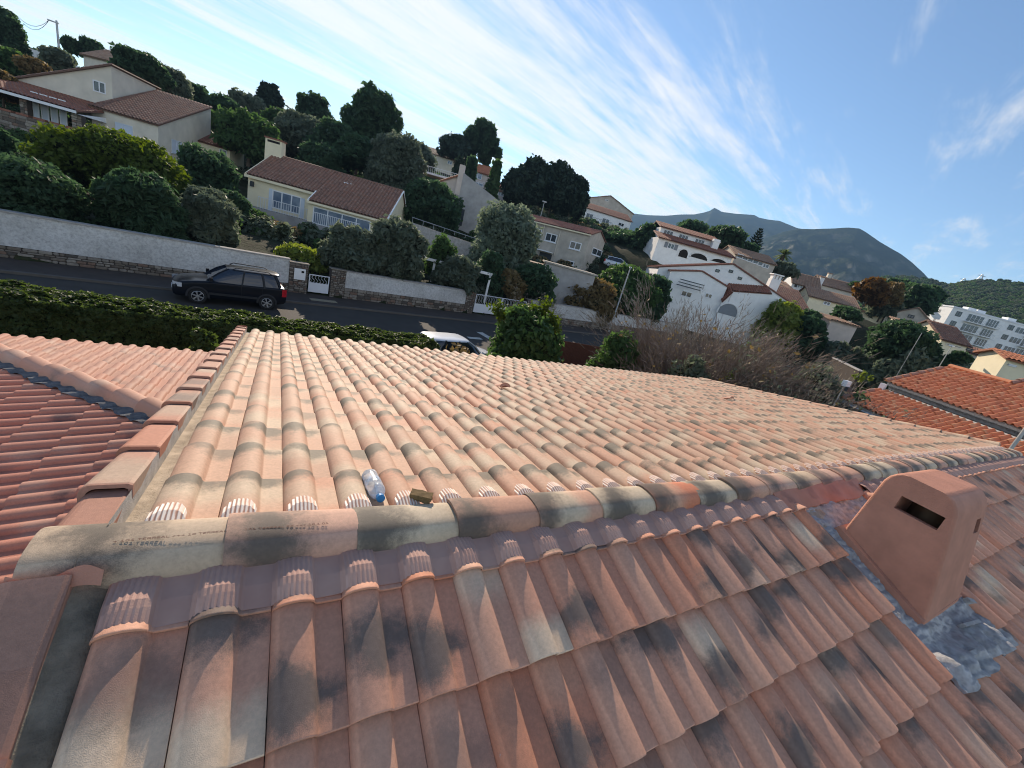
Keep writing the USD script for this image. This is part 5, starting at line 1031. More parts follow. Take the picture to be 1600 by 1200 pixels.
def lobe_points(lobes, n, rg, shell=.55):
    w = np.array([(r[0]*r[1]+r[1]*r[2]+r[0]*r[2]) for _, r in lobes]); k = rg.choice(len(lobes), n, p=w/w.sum())
    C = np.array([c for c, _ in lobes])[k]; R = np.array([r for _, r in lobes])[k]
    d = rg.normal(0, 1, (n, 3)); d /= np.linalg.norm(d, axis=1, keepdims=True)
    rad = 1-np.abs(rg.normal(0, 1, n))*shell*.42; rad = np.clip(rad+rg.normal(0, .05, n), .1, 1.14)
    # ragged outline: clumps pushed out and in
    bump = 1+.60*(meshkit.fbm(C*.7+d*2.3+11, 3, 5)-.5)*2*.6
    P_ = C+d*R*(rad*bump)[:, None]
    N = d/R; N /= np.linalg.norm(N, axis=1, keepdims=True)
    return P_, N
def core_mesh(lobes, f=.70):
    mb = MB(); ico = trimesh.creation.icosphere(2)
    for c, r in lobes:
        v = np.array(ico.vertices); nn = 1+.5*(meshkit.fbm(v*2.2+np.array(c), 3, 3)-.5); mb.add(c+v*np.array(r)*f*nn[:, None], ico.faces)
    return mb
def branch_tree(base, top, spread, rg, n0=5, depth=3, r0=.05, droop=0.0, up=.75, sides=3):
    mb = MB()
    H = top[2]-base[2]
    def grow(p, d, L, r, k):
        m = 4; pts = [p]; q = p.copy(); dd = d.copy()
        for i in range(m):
            dd = dd+rg.normal(0, .13, 3)+np.array([0, 0, .04-droop*.1]); dd /= np.linalg.norm(dd); q = q+dd*L/m; pts.append(q.copy())
        mb.tube(pts, np.linspace(r, r*.55, m+1), sides, cap=False)
        if k > 0:
            for j in range(rg.integers(3, 6)):
                a = rg.uniform(.25, 1.0); s = pts[int(a*m)]; e = dd*up+rg.normal(0, .42, 3); e /= np.linalg.norm(e); grow(s, e, L*rg.uniform(.45, .8), r*.5, k-1)
    for i in range(n0):
        a = rg.uniform(0, 2*np.pi); d = np.array([np.cos(a)*spread, np.sin(a)*spread, 1.0]); d /= np.linalg.norm(d)
        grow(base+np.array([np.cos(a), np.sin(a), 0])*rg.uniform(.1, .9)*spread*H*.25, d, H*.60*rg.uniform(.75, 1.15), r0, depth)
    return mb
pcount = [0]
def geom(ub, vb, ut, vt, wpx, r):
    base = ondist(ub, vb, r); top = ondist(ut, vt, r); z = ((base+top)/2-CAM)@FX; w = wpx*z/FPX
    # width across the line of sight: correct the stretch towards the picture's edge
    um, vm = (ub+ut)/2-800, (vb+vt)/2-600; rad = math.hypot(um, vm); ct = FPX/math.hypot(FPX, rad); w *= 1-(abs(um)/rad)*(1-ct)*.85
    return base, top, w, z/FPX
def plant(name, label, cat, ub, vb, ut, vt, wpx, r, leaf='green', kind='broad', dens=1.0, leafpx=4.2, group=None, aspect=1.8, lobes_n=None, trunk=True, sink=.4):
    rg = np.random.default_rng(100+pcount[0]); pcount[0] += 1
    if 24 < r < 60:
        while ((ondist(ub, vb, r)[:2]-SO[:2])@SN[:2]) < (2.6 if 860 < ub < 1010 else 1.3) and r < 60: r += .4
    base, top, w, mpp = geom(ub, vb, ut, vt, wpx, r)
    H = max(top[2]-base[2], .4); zc = top[2]
    gz = float(ground(np.array([base[0]]), np.array([base[1]]))[0]); low = min(base[2], gz+.2) if r < 60 else base[2]
    t_ = thing(name, label, cat, (base[0], base[1], low-sink), group)
    cx = (base+top)/2; cx[2] = 0; axis = np.array([base[0], base[1], 0])
    size = max(leafpx*mpp, .03)
    lobes = []
    if kind in ('broad', 'bush', 'olive', 'gappy', 'hedge'):
        n_ = lobes_n or {'broad': 22, 'bush': 18, 'olive': 20, 'gappy': 22, 'hedge': 16}[kind]
        low_ = kind in ('bush', 'hedge', 'olive')
        z0 = min(base[2], low) if low_ else base[2]+H*.05
        zH = zc-z0; fr_ = .27 if kind != 'gappy' else .20
        for i in range(n_):
            h = .10+.80*((i+.5)/n_) if low_ else .16+.74*((i+.5)/n_)
            a = i*2.39996+rg.uniform(-.4, .4)
            env = (max(.10, 1-max(0, (h-.35)/.66)**2))**.55*(1 if low_ else min(1, .62+h*1.1))*rg.uniform(.78, 1.16)
            rr_ = w*.5*fr_*rg.uniform(.75, 1.45)*1.3; rz = min(zH*.20*rg.uniform(.75, 1.35), rr_*1.35)
            rad_ = max(0, w*.5*env-rr_*.75)*(rg.uniform(.55, 1)**.5)
            c = axis+np.array([np.cos(a), np.sin(a), 0])*rad_; c[2] = min(z0+zH*h, zc-rz*.8)
            lobes.append((c, (rr_, rr_*rg.uniform(.8, 1.2), rz)))
        lobes.append((np.array([axis[0]+w*rg.uniform(-.12, .12), axis[1], zc-zH*.14]), (w*.16, w*.16, zH*.14)))
        if kind != 'gappy': lobes.append((np.array([axis[0], axis[1], z0+zH*(.42 if low_ else .52)]), (w*.34, w*.34, zH*.34)))
    elif kind == 'cypress':
        for h in np.linspace(.12, .92, 7): lobes.append((axis+np.array([0, 0, base[2]+H*h]), (w*.5*(1-.75*abs(h-.35)), )*2+(H*.13,)))
    elif kind == 'conifer':
        for h in np.linspace(.1, .95, 9):
            rr_ = w*.5*(1-h*.8)
            for k in range(max(2, int(6*(1-h)+1))):
                a = rg.uniform(0, 2*np.pi); lobes.append((axis+np.array([np.cos(a)*rr_*.55, np.sin(a)*rr_*.55, base[2]+H*h]), (rr_*.55, rr_*.55, H*.07)))
    area = (wpx*np.hypot(ut-ub, vt-vb))
    n_ = int(np.clip(area*1.3*dens*(4.2/leafpx)**2, 500, 26000))
    P_, N = lobe_points(lobes, n_, rg, .6)
    keep = P_[:, 2] > low-sink-.3; P_, N = P_[keep], N[keep]
    V, F_ = leaves(P_, N+np.array([0, 0, .25]), size, rg, aspect)
    cr = obj('crown', (V, F_), LM[leaf], t_)
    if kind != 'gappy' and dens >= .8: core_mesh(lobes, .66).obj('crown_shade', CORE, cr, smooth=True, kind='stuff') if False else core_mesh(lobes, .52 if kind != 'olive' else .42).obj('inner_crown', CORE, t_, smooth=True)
    if trunk and kind not in ('bush', 'hedge'):
        mb = MB(); tr = max(.05, min(.22, w*.035)); pts = np.array([[base[0], base[1], low-sink], [base[0]+.1*w*.2, base[1], low+(zc-low)*.3], [base[0], base[1]+.03*w, low+(zc-low)*.62]]); mb.tube(pts, [tr, tr*.8, tr*.5], 7); 
        for k in range(4):
            c, _ = lobes[k % len(lobes)]; mb.tube([pts[1], (pts[1]+c)/2+np.array([0, 0, .1*H]), c], [tr*.5, tr*.35, tr*.15], 5)
        mb.obj('trunk', M['bark'], t_, smooth=True)
    return t_
def bare(label, ub, vb, ut, vt, wpx, r, m='twig_purple', n0=9, depth=3, name='bare_shrub', r0=.03, group=None, leafy=None, spread=None, nl=600):
    rg = np.random.default_rng(500+pcount[0]); pcount[0] += 1
    base, top, w, mpp = geom(ub, vb, ut, vt, wpx, r); H = top[2]-base[2]
    gz = float(ground(np.array([base[0]]), np.array([base[1]]))[0]); base[2] = min(base[2], gz+.1)
    t_ = thing(name, label, 'shrub', base, group)
    mb = branch_tree(base-np.array([0, 0, .1]), np.array([base[0], base[1], top[2]]), spread or min(1.1, w/H*.75), rg, n0, depth, r0)
    mb.obj('branches', M[m], t_)
    if n0 > 8:
        V0 = mb.mesh()[0]; k_ = int(np.clip(wpx*np.hypot(ut-ub, vt-vb)*.7, 3000, 22000)); p0 = V0[rg.choice(len(V0), k_)]+rg.normal(0, .12, (k_, 3)); d = rg.normal(0, .6, (k_, 3))+(p0-base-np.array([0, 0, H*.2]))/H*1.1+np.array([0, 0, .35]); d /= np.linalg.norm(d, axis=1, keepdims=True)
        L_ = rg.uniform(.3, .9, (k_, 1))*H*.17; sd2 = np.cross(d, rg.normal(0, 1, (k_, 3))); sd2 /= np.linalg.norm(sd2, axis=1, keepdims=True); wd = .015
        V = np.stack([p0-sd2*wd, p0+sd2*wd, p0+d*L_*.6+np.array([0, 0, 1])*L_*.04+sd2*wd*.6, p0+d*L_], 1).reshape(-1, 3); i = np.arange(k_)[:, None]*4
        obj('twigs', (V, np.vstack([i+[[0, 1, 2]], i+[[0, 2, 3]]])), M[m], t_, kind='stuff')
    if leafy:
        P_ = mb.mesh()[0]; P_ = P_[rg.choice(len(P_), nl)]+rg.normal(0, .08, (nl, 3)); V, F_ = leaves(P_, np.tile([0, 0, 1.0], (nl, 1)), 4*mpp, rg, 1.8, 1.2); obj('leaves', (V, F_), LM[leafy], t_)
    return t_
# clipped hedge in front of the street
def hedge(label, x0, x1, y0, y1, z0, z1, leafsize, dens, ends=True):
    rg = np.random.default_rng(77); t_ = thing('clipped_hedge', label, 'hedge', ((x0+x1)/2, (y0+y1)/2, z0))
    mb = MB(); X_ = np.linspace(x0, x1, 160)
    P_, N = [], []
    def face(n, f): uv_ = rg.uniform(0, 1, (n, 2)); p, nn = f(uv_); P_.append(p); N.append(np.tile(nn, (n, 1)))
    L = x1-x0; hgt = z1-z0
    face(int(L*(y1-y0)*dens), lambda q: (np.c_[x0+L*q[:, 0], y0+(y1-y0)*q[:, 1], np.full(len(q), z1)], [0, 0, 1.0]))
    face(int(L*hgt*dens*.8), lambda q: (np.c_[x0+L*q[:, 0], np.full(len(q), y0), z1-hgt*q[:, 1]**1.3], [0, -1.0, .2]))
    face(int(L*hgt*dens*.25), lambda q: (np.c_[x0+L*q[:, 0], np.full(len(q), y1), z1-hgt*q[:, 1]**1.6], [0, 1.0, .2]))
    face(int((y1-y0)*hgt*dens), lambda q: (np.c_[np.full(len(q), x1), y0+(y1-y0)*q[:, 0], z1-hgt*q[:, 1]], [1.0, 0, .2]))
    P_, N = np.vstack(P_), np.vstack(N).astype(float)
    # rounded shoulders and a wavy, tufted surface
    yy = (P_[:, 1]-(y0+y1)/2)/((y1-y0)/2); zz = (P_[:, 2]-z0)/hgt
    sh = np.clip(np.abs(yy)-.55, 0, 1)/.45; P_[:, 2] -= np.where(zz > .97, sh**2*.20, 0); P_[:, 1] -= np.where(zz > .85, np.sign(yy)*(np.clip(zz-.85, 0, 1)/.15)**2*.13, 0)*(np.abs(yy) > .95)
    P_ += N*((meshkit.fbm(P_*1.6, 3, 2)-.5)*.42+(meshkit.fbm(P_*5.5, 2, 6)-.5)*.20)[:, None]-N*np.abs(rg.normal(0, .05, len(P_)))[:, None]
    N /= np.linalg.norm(N, axis=1, keepdims=True)
    V, F_ = leaves(P_, N+np.array([0, .15, .3]), leafsize, rg, 1.5, .55)
    obj('foliage', (V, F_), LM['hedge'], t_)
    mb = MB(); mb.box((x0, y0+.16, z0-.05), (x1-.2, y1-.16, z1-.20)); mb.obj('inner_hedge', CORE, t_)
hedge('long clipped green hedge between the tiled roof and the street', -14, 5.55, 12.2, 13.75, -4.7, -2.92, .075, 1250)
P = plant
G1, G2, G3 = 'trees massed on the hillside', 'shrubs hanging over the garden wall', 'dark conifers beside the grey house'
P('glossy_bush', 'dark glossy bush hanging over the wall at the left edge', 'shrub', 50, 352, 55, 255, 205, 29.5, 'dark', 'bush', 1.0, 5.0)
P('leafy_tree', 'bright green spreading tree in front of the big beige house', 'tree', 190, 300, 200, 212, 225, 38, 'bright', 'broad', 1.0, 4.4)
P('oleander', 'darker broad oleander overhanging the white wall', 'shrub', 225, 378, 232, 274, 140, 29.5, 'dark', 'bush', 1.0, 4.6, aspect=3.2)
P('oleander', 'grey-green oleander just right of the darker one above the black car', 'shrub', 325, 382, 325, 298, 112, 31, 'grey', 'bush', 1.0, 4.6, aspect=3.2)
P('dark_shrub', 'dark shrub covering the stone house at the left edge', 'shrub', 5, 275, 8, 200, 62, 42, 'dark', 'bush')
P('dark_shrub', 'tall dark shrub under the right end wall of the big beige house', 'shrub', 322, 310, 318, 232, 118, 43, 'dark', 'bush')
P('dark_shrub', 'low dark shrub left of the cream bungalow terrace', 'shrub', 362, 350, 362, 300, 62, 37, 'dark', 'bush')
for i, a in enumerate([(12, 100, 14, 18, 80, 98, 'dark'), (95, 118, 93, 78, 62, 80, 'grey'), (112, 84, 112, 60, 32, 104, 'dark'), (146, 98, 146, 64, 52, 104, 'dark'), (222, 138, 214, 80, 100, 74, 'dark'), (268, 160, 262, 106, 76, 78, 'grey'),
   (303, 182, 300, 130, 66, 84, 'dark'), (18, 125, 20, 78, 90, 80, 'green'), (55, 120, 52, 92, 66, 74, 'rusty'), (345, 210, 345, 150, 74, 85, 'dark'), (384, 222, 384, 148, 84, 92, 'grey'), (470, 245, 468, 178, 104, 74, 'grey'), (520, 262, 515, 188, 96, 70, 'dark'),
   (556, 268, 548, 208, 76, 64, 'dark'), (500, 282, 500, 225, 90, 61, 'dark'), (650, 264, 648, 222, 66, 92, 'grey'), (435, 238, 430, 170, 80, 84, 'green'), (330, 230, 335, 175, 60, 70, 'green'), (5, 160, 0, 112, 70, 66, 'rusty')]):
    side = ['leftmost, behind the white hut', 'small, right below the white hut', 'small, beside the utility pole', 'bushy, above the hilltop cottage', 'broad, behind the beige gable', 'greyish, right of the beige chimney', 'darker, right of the greyish one', 'low green, below the white hut', 'rusty, left of the beige gable', 'above the side wing of the big beige house', 'greyish, left of the pointed dark tree', 'greyish, above the bungalow ridge', 'dark, above the middle of the bungalow ridge', 'dark, left of the tall gappy tree', 'lowest, touching the bungalow ridge', 'greyish, left of the long low house', 'mid green, left of the skyline trees above the bungalow chimney', 'green, next to the red side roof', 'rusty, at the left edge above the stone house'][i]
    P('hillside_tree', f'{side}: hillside tree', 'tree', *a[:6], leaf=a[6], leafpx=4.0, group=G1)
P('round_tree', 'dense dark pointed tree on the skyline above the bungalow chimney', 'tree', 418, 190, 420, 131, 48, 100, 'conifer', 'broad')
P('umbrella_tree', 'dark domed tree directly behind the bungalow chimney', 'tree', 388, 255, 395, 180, 112, 63, 'green', 'broad')
P('round_tree', 'rounded dark tree on the skyline left of the gappy tree', 'tree', 488, 205, 488, 148, 66, 95, 'dark', 'broad')
P('tall_tree', 'tall tree with gaps in its crown against the sky above the bungalow', 'tree', 578, 245, 577, 138, 108, 78, 'dark', 'gappy', 1.0, 4.2)
P('olive_tree', 'big grey-green olive tree behind the right end of the bungalow', 'tree', 612, 318, 606, 205, 118, 61, 'grey', 'olive', 1.1, 3.6)
P('dark_shrub', 'dark mass of shrubs right of the bungalow gable', 'shrub', 668, 350, 672, 284, 112, 54, 'dark', 'bush')
P('round_tree', 'round black-green tree beside the long low house on the skyline', 'tree', 710, 252, 709, 210, 62, 110, 'conifer', 'broad')
P('tall_tree', 'tall slender tree with gaps right of the long low house', 'tree', 745, 256, 744, 186, 66, 112, 'dark', 'gappy')
P('cypress', 'narrow cypress behind the terrace house chimney', 'tree', 713, 282, 715, 246, 18, 74, 'conifer', 'cypress')
P('cypress', 'narrow cypress left of the balcony house', 'tree', 728, 298, 733, 245, 24, 82, 'dark', 'cypress')
P('cypress', 'thin greener cypress in front of the balcony house', 'tree', 764, 318, 769, 250, 22, 82, 'green', 'cypress')
for i, a in enumerate([(822, 322, 822, 243, 56, 88), (856, 335, 858, 250, 64, 90), (884, 348, 886, 272, 54, 92), (800, 322, 800, 262, 52, 87)]): P('conifer', ['tallest dark conifer of the row above the grey house', 'second dark conifer from the right above the grey house', 'rightmost dark conifer above the grey house', 'leftmost dark conifer next to the balcony house'][i], 'tree', *a, leaf='conifer', kind='gappy' if i in (2,) else 'broad', group=G3)
P('cypress', 'small cypress left of the white balcony house', 'tree', 905, 322, 905, 297, 11, 108, 'dark', 'cypress')
P('olive_tree', 'silvery olive tree left of the grey house', 'tree', 782, 400, 774, 314, 116, 42, 'olive', 'olive', 1.1, 4.0)
P('leafy_bush', 'fresh green bush beside the steps above the middle wall', 'shrub', 690, 402, 690, 368, 52, 34, 'green', 'bush')
P('olive_tree', 'left olive bush in front of the glazed bay', 'tree', 545, 420, 550, 356, 92, 29.5, 'grey', 'olive', 1.1, 4.4, aspect=2.6)
P('olive_tree', 'taller olive bush in front of the bungalow gable', 'tree', 612, 430, 610, 342, 102, 31, 'grey', 'olive', 1.1, 4.2, aspect=2.6)
P('ground_shrub', 'low yellow-green shrub on top of the wall behind the black car', 'shrub', 470, 422, 468, 384, 96, 29.6, 'yellow', 'bush', 1, 4.4, trunk=False)
P('ground_shrub', 'yellowish shrub behind the small white gate', 'shrub', 505, 430, 503, 398, 62, 30, 'yellow', 'bush', 1, 4.4, trunk=False)
P('dark_shrub', 'small round shrub below the bungalow terrace', 'shrub', 478, 388, 478, 358, 32, 38, 'dark', 'bush', trunk=False)
P('leafy_bush', 'grey-green bush above the right end of the middle wall', 'shrub', 712, 448, 712, 400, 72, 30, 'grey', 'bush', aspect=2.6)
P('dark_shrub', 'dark bush between pergola and garage', 'shrub', 762, 430, 760, 390, 52, 35, 'dark', 'bush')
P('leafy_bush', 'rusty green bush behind the wide white gate', 'shrub', 790, 460, 787, 420, 62, 32, 'rusty', 'bush')
P('dark_shrub', 'dark leafy bush in front of the first garage wall', 'shrub', 832, 455, 830, 412, 78, 34, 'dark', 'bush')
bare('thin bare upright shrub right of the wide white gate', 826, 470, 822, 428, 44, 30, 'twig_grey', 10, 2, r0=.018)
P('leafy_bush', 'wide rusty-green bush leaning over the right-hand wall', 'shrub', 905, 492, 900, 428, 120, 32.5, 'rusty', 'bush', 1.1, 4.0)
P('leafy_bush', 'brighter green bush behind the street lamp', 'shrub', 966, 490, 962, 412, 108, 35, 'green', 'bush', 1.1, 4.0)
P('dark_shrub', 'dark shrub right of the street lamp by the white gabled house', 'shrub', 1015, 480, 1012, 428, 62, 38, 'dark', 'bush')
P('tall_hedge', 'dark overgrown hedge below the white balcony house', 'hedge', 968, 408, 975, 360, 112, 88, 'dark', 'hedge')
P('hillside_tree', 'dark tree between white balcony house and arched villa', 'tree', 1010, 395, 1010, 348, 62, 84, 'dark', 'broad')
P('hillside_tree', 'dark trees behind the arched villa chimney', 'tree', 1128, 392, 1125, 352, 78, 96, 'dark', 'broad'); P('hillside_tree', 'low dark tree on the ridge left of the arched villa roof', 'tree', 1080, 372, 1082, 345, 60, 105, 'dark', 'broad')
P('citrus_bush', 'tall bush with sunlit yellow-green shoots behind the roof edge', 'shrub', 812, 575, 815, 480, 135, 16.5, 'green', 'bush', 1.2, 6.0, aspect=1.7)
rgx = np.random.default_rng(3)
def shoots(t_, px, m, r, n=5, L=.5):
    P_, N_ = [], []
    for u, v in px:
        c = ondist(u, v, r)
        for k in range(n):
            d = rgx.normal(0, .5, 3)+np.array([0, 0, 1.0]); d /= np.linalg.norm(d); s = np.linspace(0, L*rgx.uniform(.5, 1), 16)[:, None]; P_.append(c+d*s+rgx.normal(0, .05, (16, 3))); N_.append(np.tile(d, (16, 1)))
    V, F_ = leaves(np.vstack(P_), np.vstack(N_), .11, rgx, 1.6, .9); obj('shoots', (V, F_), LM[m], t_)
shoots('/World/citrus_bush', [(800, 498), (815, 490), (830, 492), (845, 496), (852, 482), (862, 505), (775, 490), (820, 503), (790, 508), (835, 508), (868, 515), (780, 500)], 'bright', 16.4, 7, .55)
P('dark_shrub', 'compact dark bush right of the red-brown fence', 'shrub', 950, 585, 946, 514, 82, 18, 'green', 'bush', 1.1, 5.0)
P('ground_shrub', 'low scrubby plant beside the white car', 'shrub', 720, 552, 722, 540, 62, 14.8, 'rusty', 'bush', 1, 5, trunk=False)
P('ground_shrub', 'low shrub under the left end of the hedge by the verge', 'shrub', 318, 545, 318, 512, 60, 12.4, 'hedge', 'bush', 1.2, 5.5, trunk=False)
bare('tallest purple-brown bare shrub right of the street lamp', 1085, 615, 1072, 470, 165, 19.5, 'twig_purple', 40, 3, r0=.03, leafy='rusty', nl=1200, spread=.75)
bare('bare shrub in the middle of the thicket behind the roof', 1165, 630, 1150, 520, 150, 20.5, 'twig_purple', 36, 3, r0=.03, leafy='grey', nl=2600, spread=.8)
bare('greyish bare shrub at the right of the thicket', 1245, 640, 1240, 548, 180, 19, 'twig_grey', 36, 3, r0=.03, leafy='grey', nl=2400, spread=.9)
bare('arching pale twigs in front of the tan shed', 1205, 575, 1225, 512, 120, 26, 'twig_grey', 12, 3, r0=.02, spread=1.0)
bare('low bare shrub just above the roof edge right of the thicket', 1300, 640, 1295, 590, 90, 18, 'twig_grey', 14, 3, r0=.016, leafy='grey', nl=1500)
bare('thin leafless sapling in front of the white gabled house', 1090, 540, 1075, 432, 110, 24, 'twig_grey', 9, 3, r0=.02, spread=.55)
P('leafy_bush', 'dull green undergrowth behind the middle of the roof edge', 'shrub', 1105, 612, 1105, 560, 120, 22, 'grey', 'bush', 1, 4.6, trunk=False)
P('leafy_bush', 'dull green undergrowth below the yellow-green tree', 'shrub', 1190, 605, 1190, 560, 120, 24, 'grey', 'bush', 1, 4.6, trunk=False)
P('leafy_bush', 'grey-green bush among the bare twigs left of the yellow sprig', 'shrub', 1075, 602, 1078, 555, 90, 17.5, 'grey', 'bush', .9, 4.6, trunk=False)
P('leafy_bush', 'green bush between the bare twigs and the low garden wall', 'shrub', 1262, 622, 1262, 565, 120, 21, 'grey', 'bush', .9, 4.6, trunk=False)
P('leafy_bush', 'taller green shrub rising behind the bare twigs near the yellow-green tree', 'shrub', 1150, 600, 1150, 530, 80, 23, 'green', 'bush', .9, 4.6, trunk=False)
P('leafy_bush', 'dull olive shrub at the left foot of the bare twigs', 'shrub', 1000, 590, 1003, 535, 60, 20, 'grey', 'bush', .9, 4.6, trunk=False)
P('ground_shrub', 'small yellow-leaved sprig at the roof edge', 'shrub', 1137, 598, 1136, 572, 24, 18, 'yellow', 'bush', 1, 4.5, trunk=False)
P('leafy_tree', 'yellow-green sunlit tree in front of the white gabled house', 'tree', 1198, 545, 1196, 466, 82, 33, 'yellow', 'broad', 1.1, 4.4)
P('dark_shrub', 'dark shrub right of the yellow-green tree', 'shrub', 1245, 555, 1240, 488, 78, 36, 'dark', 'bush')
P('leafy_bush', 'olive-grey bush below the tan shed', 'shrub', 1290, 590, 1290, 530, 90, 30, 'grey', 'bush')
P('dense_tree', 'dense black-green tree left of the sloping tan roof', 'tree', 1382, 565, 1378, 494, 104, 47, 'dark', 'broad')
P('dark_shrub', 'dark bushes below the sloping tan roof', 'shrub', 1432, 565, 1430, 525, 62, 50, 'dark', 'bush')
P('olive_tree', 'wide silvery olive tree above the neighbour gutter', 'tree', 1395, 610, 1400, 540, 150, 32, 'olive', 'olive', 1.1, 4.2, aspect=2.6)
P('olive_tree', 'silvery olive tree behind the neighbour roof peak', 'tree', 1500, 610, 1495, 568, 120, 36, 'olive', 'olive', 1.1, 4.2, aspect=2.6)
P('leafy_bush', 'green bush with yellow flowers left of the neighbour roof', 'shrub', 1350, 618, 1350, 566, 80, 25.5, 'green', 'bush', 1.1, 4.4)
P('leafy_bush', 'shadowy bush below the neighbour gutter', 'shrub', 1330, 650, 1325, 605, 80, 21, 'dark', 'bush', 1, 4.6, trunk=False)
shoots('/World/leafy_bush_%03d' % (used[('/World', 'leafy_bush')]-2), [(1335, 590), (1350, 585), (1345, 595), (1360, 592)], 'yellow', 25, 2, .2)
P('autumn_tree', 'orange autumn tree in front of the rocky mountain', 'tree', 1350, 476, 1348, 431, 60, 103, 'autumn', 'broad')
P('autumn_tree', 'duller brown tree right of the orange autumn tree', 'tree', 1380, 482, 1376, 438, 48, 108, 'rusty', 'broad')
for a, lb_ in (((1412, 496, 1408, 440, 82, 122), 'broad dark tree left of the apartment block'), ((1440, 478, 1440, 444, 60, 135), 'dark tree behind the apartment block corner'), ((1372, 500, 1372, 456, 52, 109), 'purplish tree above the grey gable house'), ((1318, 500, 1316, 478, 52, 76), 'low dark tree in front of the garden house'), ((1222, 432, 1226, 410, 44, 92), 'greyish tree below the palm'), ((1462, 586, 1465, 556, 64, 50), 'dark tree in front of the loggia house'), ((1492, 572, 1494, 548, 42, 56), 'small dark tree by the loggia house wall'), ((1262, 500, 1262, 484, 40, 66), 'low tree by the brown roof'), ((1340, 452, 1338, 440, 40, 130), 'small tree behind the twin chimney house'), ((1395, 456, 1395, 436, 70, 150), 'dark trees at the foot of the rocky mountain'), ((1160, 402, 1158, 378, 46, 98), 'dark tree left of the monkey puzzle pine')):
    P('valley_tree', lb_, 'tree', *a, leaf='dark' if 'greyish' not in lb_ and 'purplish' not in lb_ else 'grey')
# palm and star pine
def palm(label, ub, vb, ut, vt, wpx, r):
    base, top, w, mpp = geom(ub, vb, ut, vt, wpx, r); rg = np.random.default_rng(9); t_ = thing('palm_tree', label, 'palm', base-np.array([0, 0, 1]))
    c = np.array([base[0]+.0, base[1], top[2]-w*.35]); mb = MB(); mb.tube([base-np.array([0, 0, 1]), c], [.45, .35], 8); mb.obj('trunk', M['bark'], t_, smooth=True)
    V, F_ = [], []; q = MB()
    for k in range(46):
        a, e = rg.uniform(0, 2*np.pi), rg.uniform(-.5, 1.35); d = np.array([np.cos(a)*np.cos(e), np.sin(a)*np.cos(e), np.sin(e)]); s = np.linspace(0, 1, 6); L = w*.55
        pts = c+d*(s*L)[:, None]+np.array([0, 0, -1])*(s**2*L*.35)[:, None]; sd_ = np.cross(d, [0, 0, 1]); sd_ /= np.linalg.norm(sd_)+1e-6
        wd = np.array([.05, .3, .36, .32, .2, .02])*w*.16; P0_ = np.stack([pts-sd_*wd[:, None]-np.array([0, 0, 1])*wd[:, None]*.5, pts, pts+sd_*wd[:, None]-np.array([0, 0, 1])*wd[:, None]*.5], 1); q.grid(P0_)
    q.obj('crown', LM['palm'], t_)
palm('tall date palm standing right of the strip-window house', 1213, 424, 1221, 386, 32, 95)
def star_pine(label, ub, vb, ut, vt, wpx, r):
    base, top, w, mpp = geom(ub, vb, ut, vt, wpx, r); t_ = thing('star_pine', label, 'tree', base-np.array([0, 0, 1])); tp = np.array([base[0], base[1], top[2]]); mb = MB(); mb.tube([base-np.array([0, 0, 1]), tp], [.3, .05], 6); mb.obj('trunk', M['bark'], t_)
    q = MB(); H = tp[2]-base[2]; rg = np.random.default_rng(4)
    for i, h in enumerate(np.linspace(.2, .97, 9)):
        for k in range(6):
            a = k*np.pi/3+i*.5; L = w*.55*(1.05-h)+.3; d = np.array([np.cos(a), np.sin(a), .25]); p0 = base+np.array([0, 0, H*h]); q.tube([p0, p0+d*L*.6, p0+d*L+np.array([0, 0, .25])], [.12, .2, .05], 5)
    q.obj('crown', LM['conifer'], t_)
star_pine('star-shaped pine with tiered branches behind the strip-window house', 1172, 398, 1178, 356, 30, 108)

# undergrowth covering the slope between houses and trees
rg = np.random.default_rng(77); N_ = 5200
a_ = rg.uniform(math.radians(-28), math.radians(84), N_); r_ = 32+rg.uniform(0, 1, N_)**.8*150; xy = np.c_[CAM[0]+r_*np.sin(a_), CAM[1]+r_*np.cos(a_)]
sN = (xy-SO[:2])@SN[:2]; ok = sN > 2.0
for path, o in list(origin.items()):
    if path.count('/') == 2 and any(k in path for k in ('house', 'bungalow', 'villa', 'cottage', 'hut', 'garage', 'block', 'carport', 'car_', 'shed')):
        ok &= np.hypot(xy[:, 0]-o[0]-3, xy[:, 1]-o[1]-3) > 9.5
xy = xy[ok]; zz = ground(xy[:, 0], xy[:, 1])
pi = UsdGeom.PointInstancer.Define(stage, '/World/undergrowth'); data(pi.GetPrim(), 'low scrub and shrubs covering the slope between the houses', 'scrub', None, 'stuff')
pr_l = []
for k, lf in enumerate(('green', 'grey', 'dark', 'rusty')):
    rg2 = np.random.default_rng(140+k); lob = [(np.array([rg2.uniform(-.8, .8), rg2.uniform(-.8, .8), rg2.uniform(.1, .9)]), (rg2.uniform(.4, .8),)*2+(rg2.uniform(.35, .6),)) for _ in range(8)]
    P_, Nn = lobe_points(lob, 900, rg2, .5); V, F_ = leaves(P_, Nn+[0, 0, .3], .19, rg2, 1.6, .7); pth = f'/World/undergrowth/proto_{k}'
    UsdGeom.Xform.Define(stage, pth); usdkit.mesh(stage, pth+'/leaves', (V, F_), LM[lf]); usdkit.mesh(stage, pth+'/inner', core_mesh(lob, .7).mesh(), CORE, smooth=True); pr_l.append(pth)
pi.CreatePrototypesRel().SetTargets([Sdf.Path(p) for p in pr_l]); pi.CreatePositionsAttr(Vt.Vec3fArray.FromNumpy(np.c_[xy, zz-.1].astype(np.float32))); pi.CreateProtoIndicesAttr(Vt.IntArray.FromNumpy(rg.integers(0, 4, len(xy)).astype(np.int32)))
